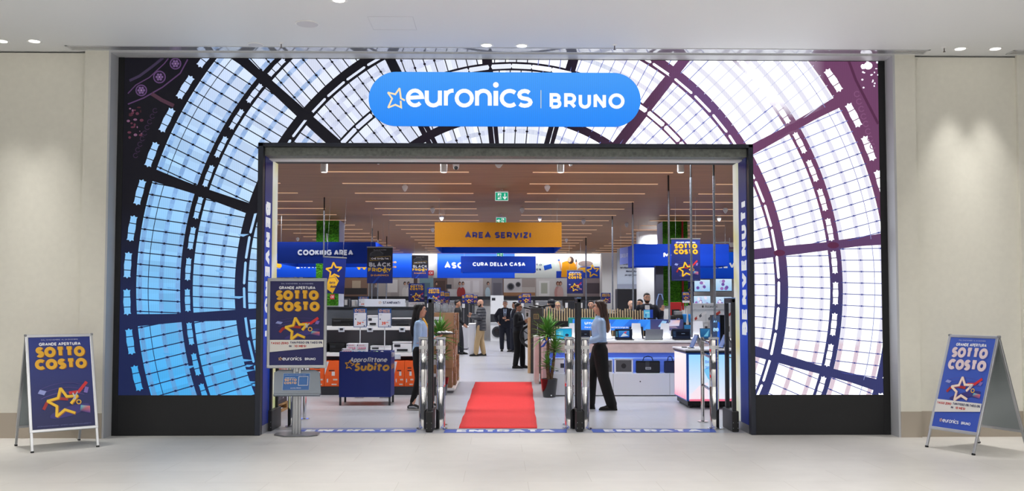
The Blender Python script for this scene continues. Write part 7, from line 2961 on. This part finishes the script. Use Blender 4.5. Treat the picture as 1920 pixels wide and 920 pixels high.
obj('yellow_scarf', bm, mat('saffron_scarf', (240, 176, 20), .7), wl, smooth=True, label='saffron yellow neck scarf')
bm = B()
tube(bm, [(.06, -.13, 1.40), (.0, -.14, 1.43), (-.07, -.12, 1.38), (-.12, -.02, 1.2), (-.1, .12, 1.0)], [(.014, .005)] * 5, seg=8)
obj('bag_strap', bm, leather, wl, smooth=True)
tr = thing('tray', 'small dark tray with crumpled white paper held out by the black-haired woman', 'tray', (q.x + .40, 2.98, 1.18))
bm = B(); lathe(bm, [(.10, 0), (.155, .008), (.16, .018), (.15, .014), (.09, .006)], seg=28); bmesh.ops.scale(bm, vec=(1, .8, 1), verts=bm.verts)
obj('tray_plate', bm, M_dark, tr, smooth=True)
bm = B()
r_ = random.Random(3)
for k_ in range(9):
    ball(bm, (r_.uniform(-.1, .12), r_.uniform(-.07, .07), .025 + r_.uniform(0, .012)), (r_.uniform(.025, .05), .03, r_.uniform(.008, .02)), 8, Matrix.Rotation(r_.uniform(-.4, .4), 4, 'Y'))
obj('white_papers', bm, M_white, tr)

# the woman on the right, walking left
q = gnd(1126, 768)
wr_ = person('woman in a pale blue shirt and wide black trousers walking left, long brown hair', (q.x, 2.95, 0), R(178), 1.715, dict(
    top=blue_shirt, trousers=black_cloth, shoes=SH_B, hem=1.02, thick=.008, leg=(.108, .092, .086, .084), ankle_gap=.0, bust=.015,
    R=dict(e=(-.03, -.21, 1.13), w=(.2, -.16, 1.06), n=(0, 0, 1), curl=.7), L=dict(e=(-.02, .21, 1.12), w=(.2, .14, 1.06), n=(0, 0, -1), curl=.8),
    footR=(.16, 0, 0, .05), footL=(-.17, 0, .0, .04)), hair=('long', (58, 38, 30), 1.21, 1.27, (150, 100, 66)), voxel=.010)
bm = B()
tube(bm, [Vector((.118 * cos(R(a)), .165 * sin(R(a)), 1.045)) for a in range(0, 361, 15)], [(.016, .006)] * 25, seg=6, side=(0, 0, 1), caps=False)
obj('belt', bm, leather, wr_, smooth=True)

# staff and visitors farther in
VX = .014
q = gnd(972, 690)
person('man in a black suit and glasses holding a white sheet, beside the oak post', (q.x, q.y, 0), R(-14), 1.69, dict(
    top=black_suit, topname='jacket', trousers=black_cloth, shoes=SH_B, hem=.80, thick=.02, skin=SKIN2, suit='closed', glasses=True,
    R=dict(e=(-.02, -.27, 1.11), w=(.20, -.20, 1.22), n=(0, 1, 0)), L=dict(e=(.0, .27, 1.12), w=(.22, .16, 1.25), n=(0, -1, 0)),
    footR=(-.06, 0, 0), footL=(.1, 0, 0), leg=(.105, .085, .075, .07)), hair=('short', (28, 24, 26)), voxel=VX, sex='m')
A = at(989, 578, q.y - .12)
s_ = thing('paper_sheet', 'white paper sheet with a dark print held by the man with glasses', 'paper', (A.x, q.y - .14, A.z - .27))
obj('sheet', bx(-.06, .06, 0, .003, 0, .27), M_white, s_)
a = Art(.001); a.rect(-.03, .06, .02, .16, (60, 70, 60)); a.rect(-.04, .2, .04, .215, (70, 70, 80)); a.build('print', PRINT, (0, -.002, 0), parent=s_)
q = gnd(947, 658)
person('grey-haired man in a dark suit and tie facing the entrance, at the aisle end', (q.x, q.y, 0), R(-92), 1.79, dict(
    top=navy_suit, topname='jacket', trousers=navy_suit, shoes=SH_B, hem=.80, thick=.02, suit='open', tie=True, turn=R(-6), shirt=(190, 212, 240),
    R=dict(e=(-.06, -.34, 1.16), w=(.1, -.24, .98), n=(0, 1, 0)), L=dict(e=(.0, .31, 1.12), w=(.17, .05, 1.12), d=(.2, -1, 0), n=(-1, 0, 0), curl=.9),
    footR=(0, -.02, 0), footL=(.02, .05, 0), leg=(.105, .085, .075, .07)), hair=('short', (110, 106, 106)), voxel=VX, sex='m')
q = gnd(965, 659)
person('dark-haired man in a dark suit turned left, just behind the grey-haired man', (q.x, q.y - .2, 0), R(192), 1.74, dict(
    top=navy_suit, topname='jacket', trousers=navy_suit, shoes=SH_B, hem=.80, thick=.02, suit='closed', skin=SKIN2,
    R=dict(e=(-.0, -.28, 1.12), w=(.2, -.14, 1.1), n=(0, 0, -1)), L=dict(e=(.0, .28, 1.12), w=(.2, .14, 1.1), n=(0, 0, -1)),
    footR=(.06, 0, 0), footL=(-.08, 0, 0), leg=(.105, .085, .075, .07)), hair=('short', (24, 22, 24)), voxel=VX, sex='m')
q = gnd(902, 667)
puff = mat('charcoal_quilted_cloth', (62, 64, 72), .6)
pnt = puff.node_tree
tc_ = pnt.nodes.new('ShaderNodeTexCoord'); wv_ = pnt.nodes.new('ShaderNodeTexWave'); wv_.bands_direction = 'Z'; wv_.inputs['Scale'].default_value = 3.2
bp_ = pnt.nodes.new('ShaderNodeBump'); bp_.inputs['Distance'].default_value = .03; bp_.inputs['Strength'].default_value = .8
pnt.links.new(tc_.outputs['Object'], wv_.inputs['Vector']); pnt.links.new(wv_.outputs['Fac'], bp_.inputs['Height']); pnt.links.new(bp_.outputs['Normal'], pnt.nodes['Principled BSDF'].inputs['Normal'])
person('bald bearded man in a quilted grey coat and beige trousers looking at a phone', (q.x, q.y, 0), R(184), 1.82, dict(
    top=puff, topname='coat', trousers=mat('beige_chinos', (182, 156, 118), .8), shoes=SH_B, hem=.76, thick=.035, beard=(34, 30, 30), nod=.25, turn=.1,
    R=dict(e=(.02, -.26, 1.12), w=(.27, -.12, 1.24), n=(0, 1, 0), curl=.8), L=dict(e=(.06, .26, 1.14), w=(.29, .10, 1.17), n=(0, 0, 1), curl=.5),
    footR=(-.08, 0, 0), footL=(.16, 0, 0), leg=(.105, .085, .08, .072)), voxel=VX, sex='m')
ph = bx(-.035, .035, -.07, .07, 0, .01, .003)
o = obj('phone', ph, M_dark); o.location = (q.x - .41, q.y - .1, 1.3); tag(o, 'dark phone in the hands of the bald bearded man', 'phone')
q = gnd(866, 664)
person('short-haired man in a dark shirt facing right, behind the carton pile', (at(858, 600, q.y).x, q.y, 0), R(-8), 1.80, dict(
    top=mat('black_knit', (20, 20, 24), .85), trousers=mat('dark_grey_trousers', (52, 54, 60), .85), shoes=SH_B, hem=.86, thick=.01, skin=SKIN2,
    R=dict(e=(.06, -.25, 1.13), w=(.24, -.24, .95), n=(0, 1, 0), curl=.5), L=hang(1), footR=(.0, 0, 0), footL=(.12, 0, 0), leg=(.105, .085, .075, .07)), hair=('short', (26, 22, 22)), voxel=VX, sex='m')
for px_, pt, Y, fc, lb, hr, tp, kw in (
        (1033, 561, 14.4, R(150), 'person in a dark hood seen from behind, above the slat screen', ('cap', (24, 26, 36)), mat('hooded_navy', (30, 34, 50), .85), {}),
        (1045.5, 566, 15.2, R(-95), 'blond person with dark glasses looking over the slat screen', ('short', (196, 172, 130)), mat('hooded_navy', (30, 34, 50), .85), dict(glasses=True)),
        (1108, 563.5, 14.6, R(-100), 'dark-haired person half hidden behind the face of the walking woman', ('short', (26, 22, 22)), black_suit, {}),
        (1183, 563, 15.1, R(-60), 'bald man bending behind the slat screen', None, black_suit, dict(skin=mat('skin_pink', (220, 176, 152), .5))),
        (1199.5, 561, 14.3, R(-120), 'person with short black hair between the bald man and the bearded man', ('short', (18, 16, 18)), black_suit, dict(skin=SKIN2)),
        (1213, 549.5, 12.9, R(-96), 'bearded man in a navy suit and white shirt raising a hand, behind the screen', ('short', (40, 32, 28)), navy_suit, dict(beard=(44, 34, 30), suit='open', shirt=(236, 238, 244), turn=.15))):
    p = at(px_, pt, Y)
    d_ = dict(top=tp, topname='jacket', trousers=black_cloth, shoes=SH_B, hem=.82, thick=.018, R=hang(-1), L=hang(1), footR=(0, 0, 0), footL=(.05, 0, 0), leg=(.105, .085, .075, .07))
    if px_ == 1213:
        d_['L'] = dict(e=(.03, .30, 1.12), w=(.22, .33, 1.30), d=(.2, .1, .6), n=(1, 0, 0), curl=.4)
    d_.update(kw)
    person(lb, (p.x, Y, 0), fc, p.z * 1.0, d_, hair=hr, voxel=.016, sex='m')
A, Bq = at(1207, 580, 10.2), at(1224.5, 596, 10.2)
s_ = thing('monitor', 'small monitor with a blue screen in front of the bearded man', 'monitor', (A.x, 10.2, 0))
w, h = Bq.x - A.x, A.z - Bq.z
obj('screen_panel', bx(0, w, 0, .03, Bq.z, A.z, .004), mat('monitor_blue', (16, 64, 180), .3), s_)
a = Art(.001); a.rect(0.005, .01, w * .66, h - .01, (96, 190, 226), (120, 206, 236)).up(); a.rect(.03, .03, w * .3, h * .5, (60, 120, 190)); a.rect(.04, h * .6, w * .6, h * .66, (230, 240, 250))
a.build('screen', attr_mat('laptop_picture', .8, .15, 0), (0, -.002, Bq.z), parent=s_)
obj('stand', bx(w * .4, w * .6, .0, .03, .01, Bq.z), M_dark, s_)
obj('foot', bx(-.05, w + .05, -.12, .14, 0, .012), M_dark, s_)
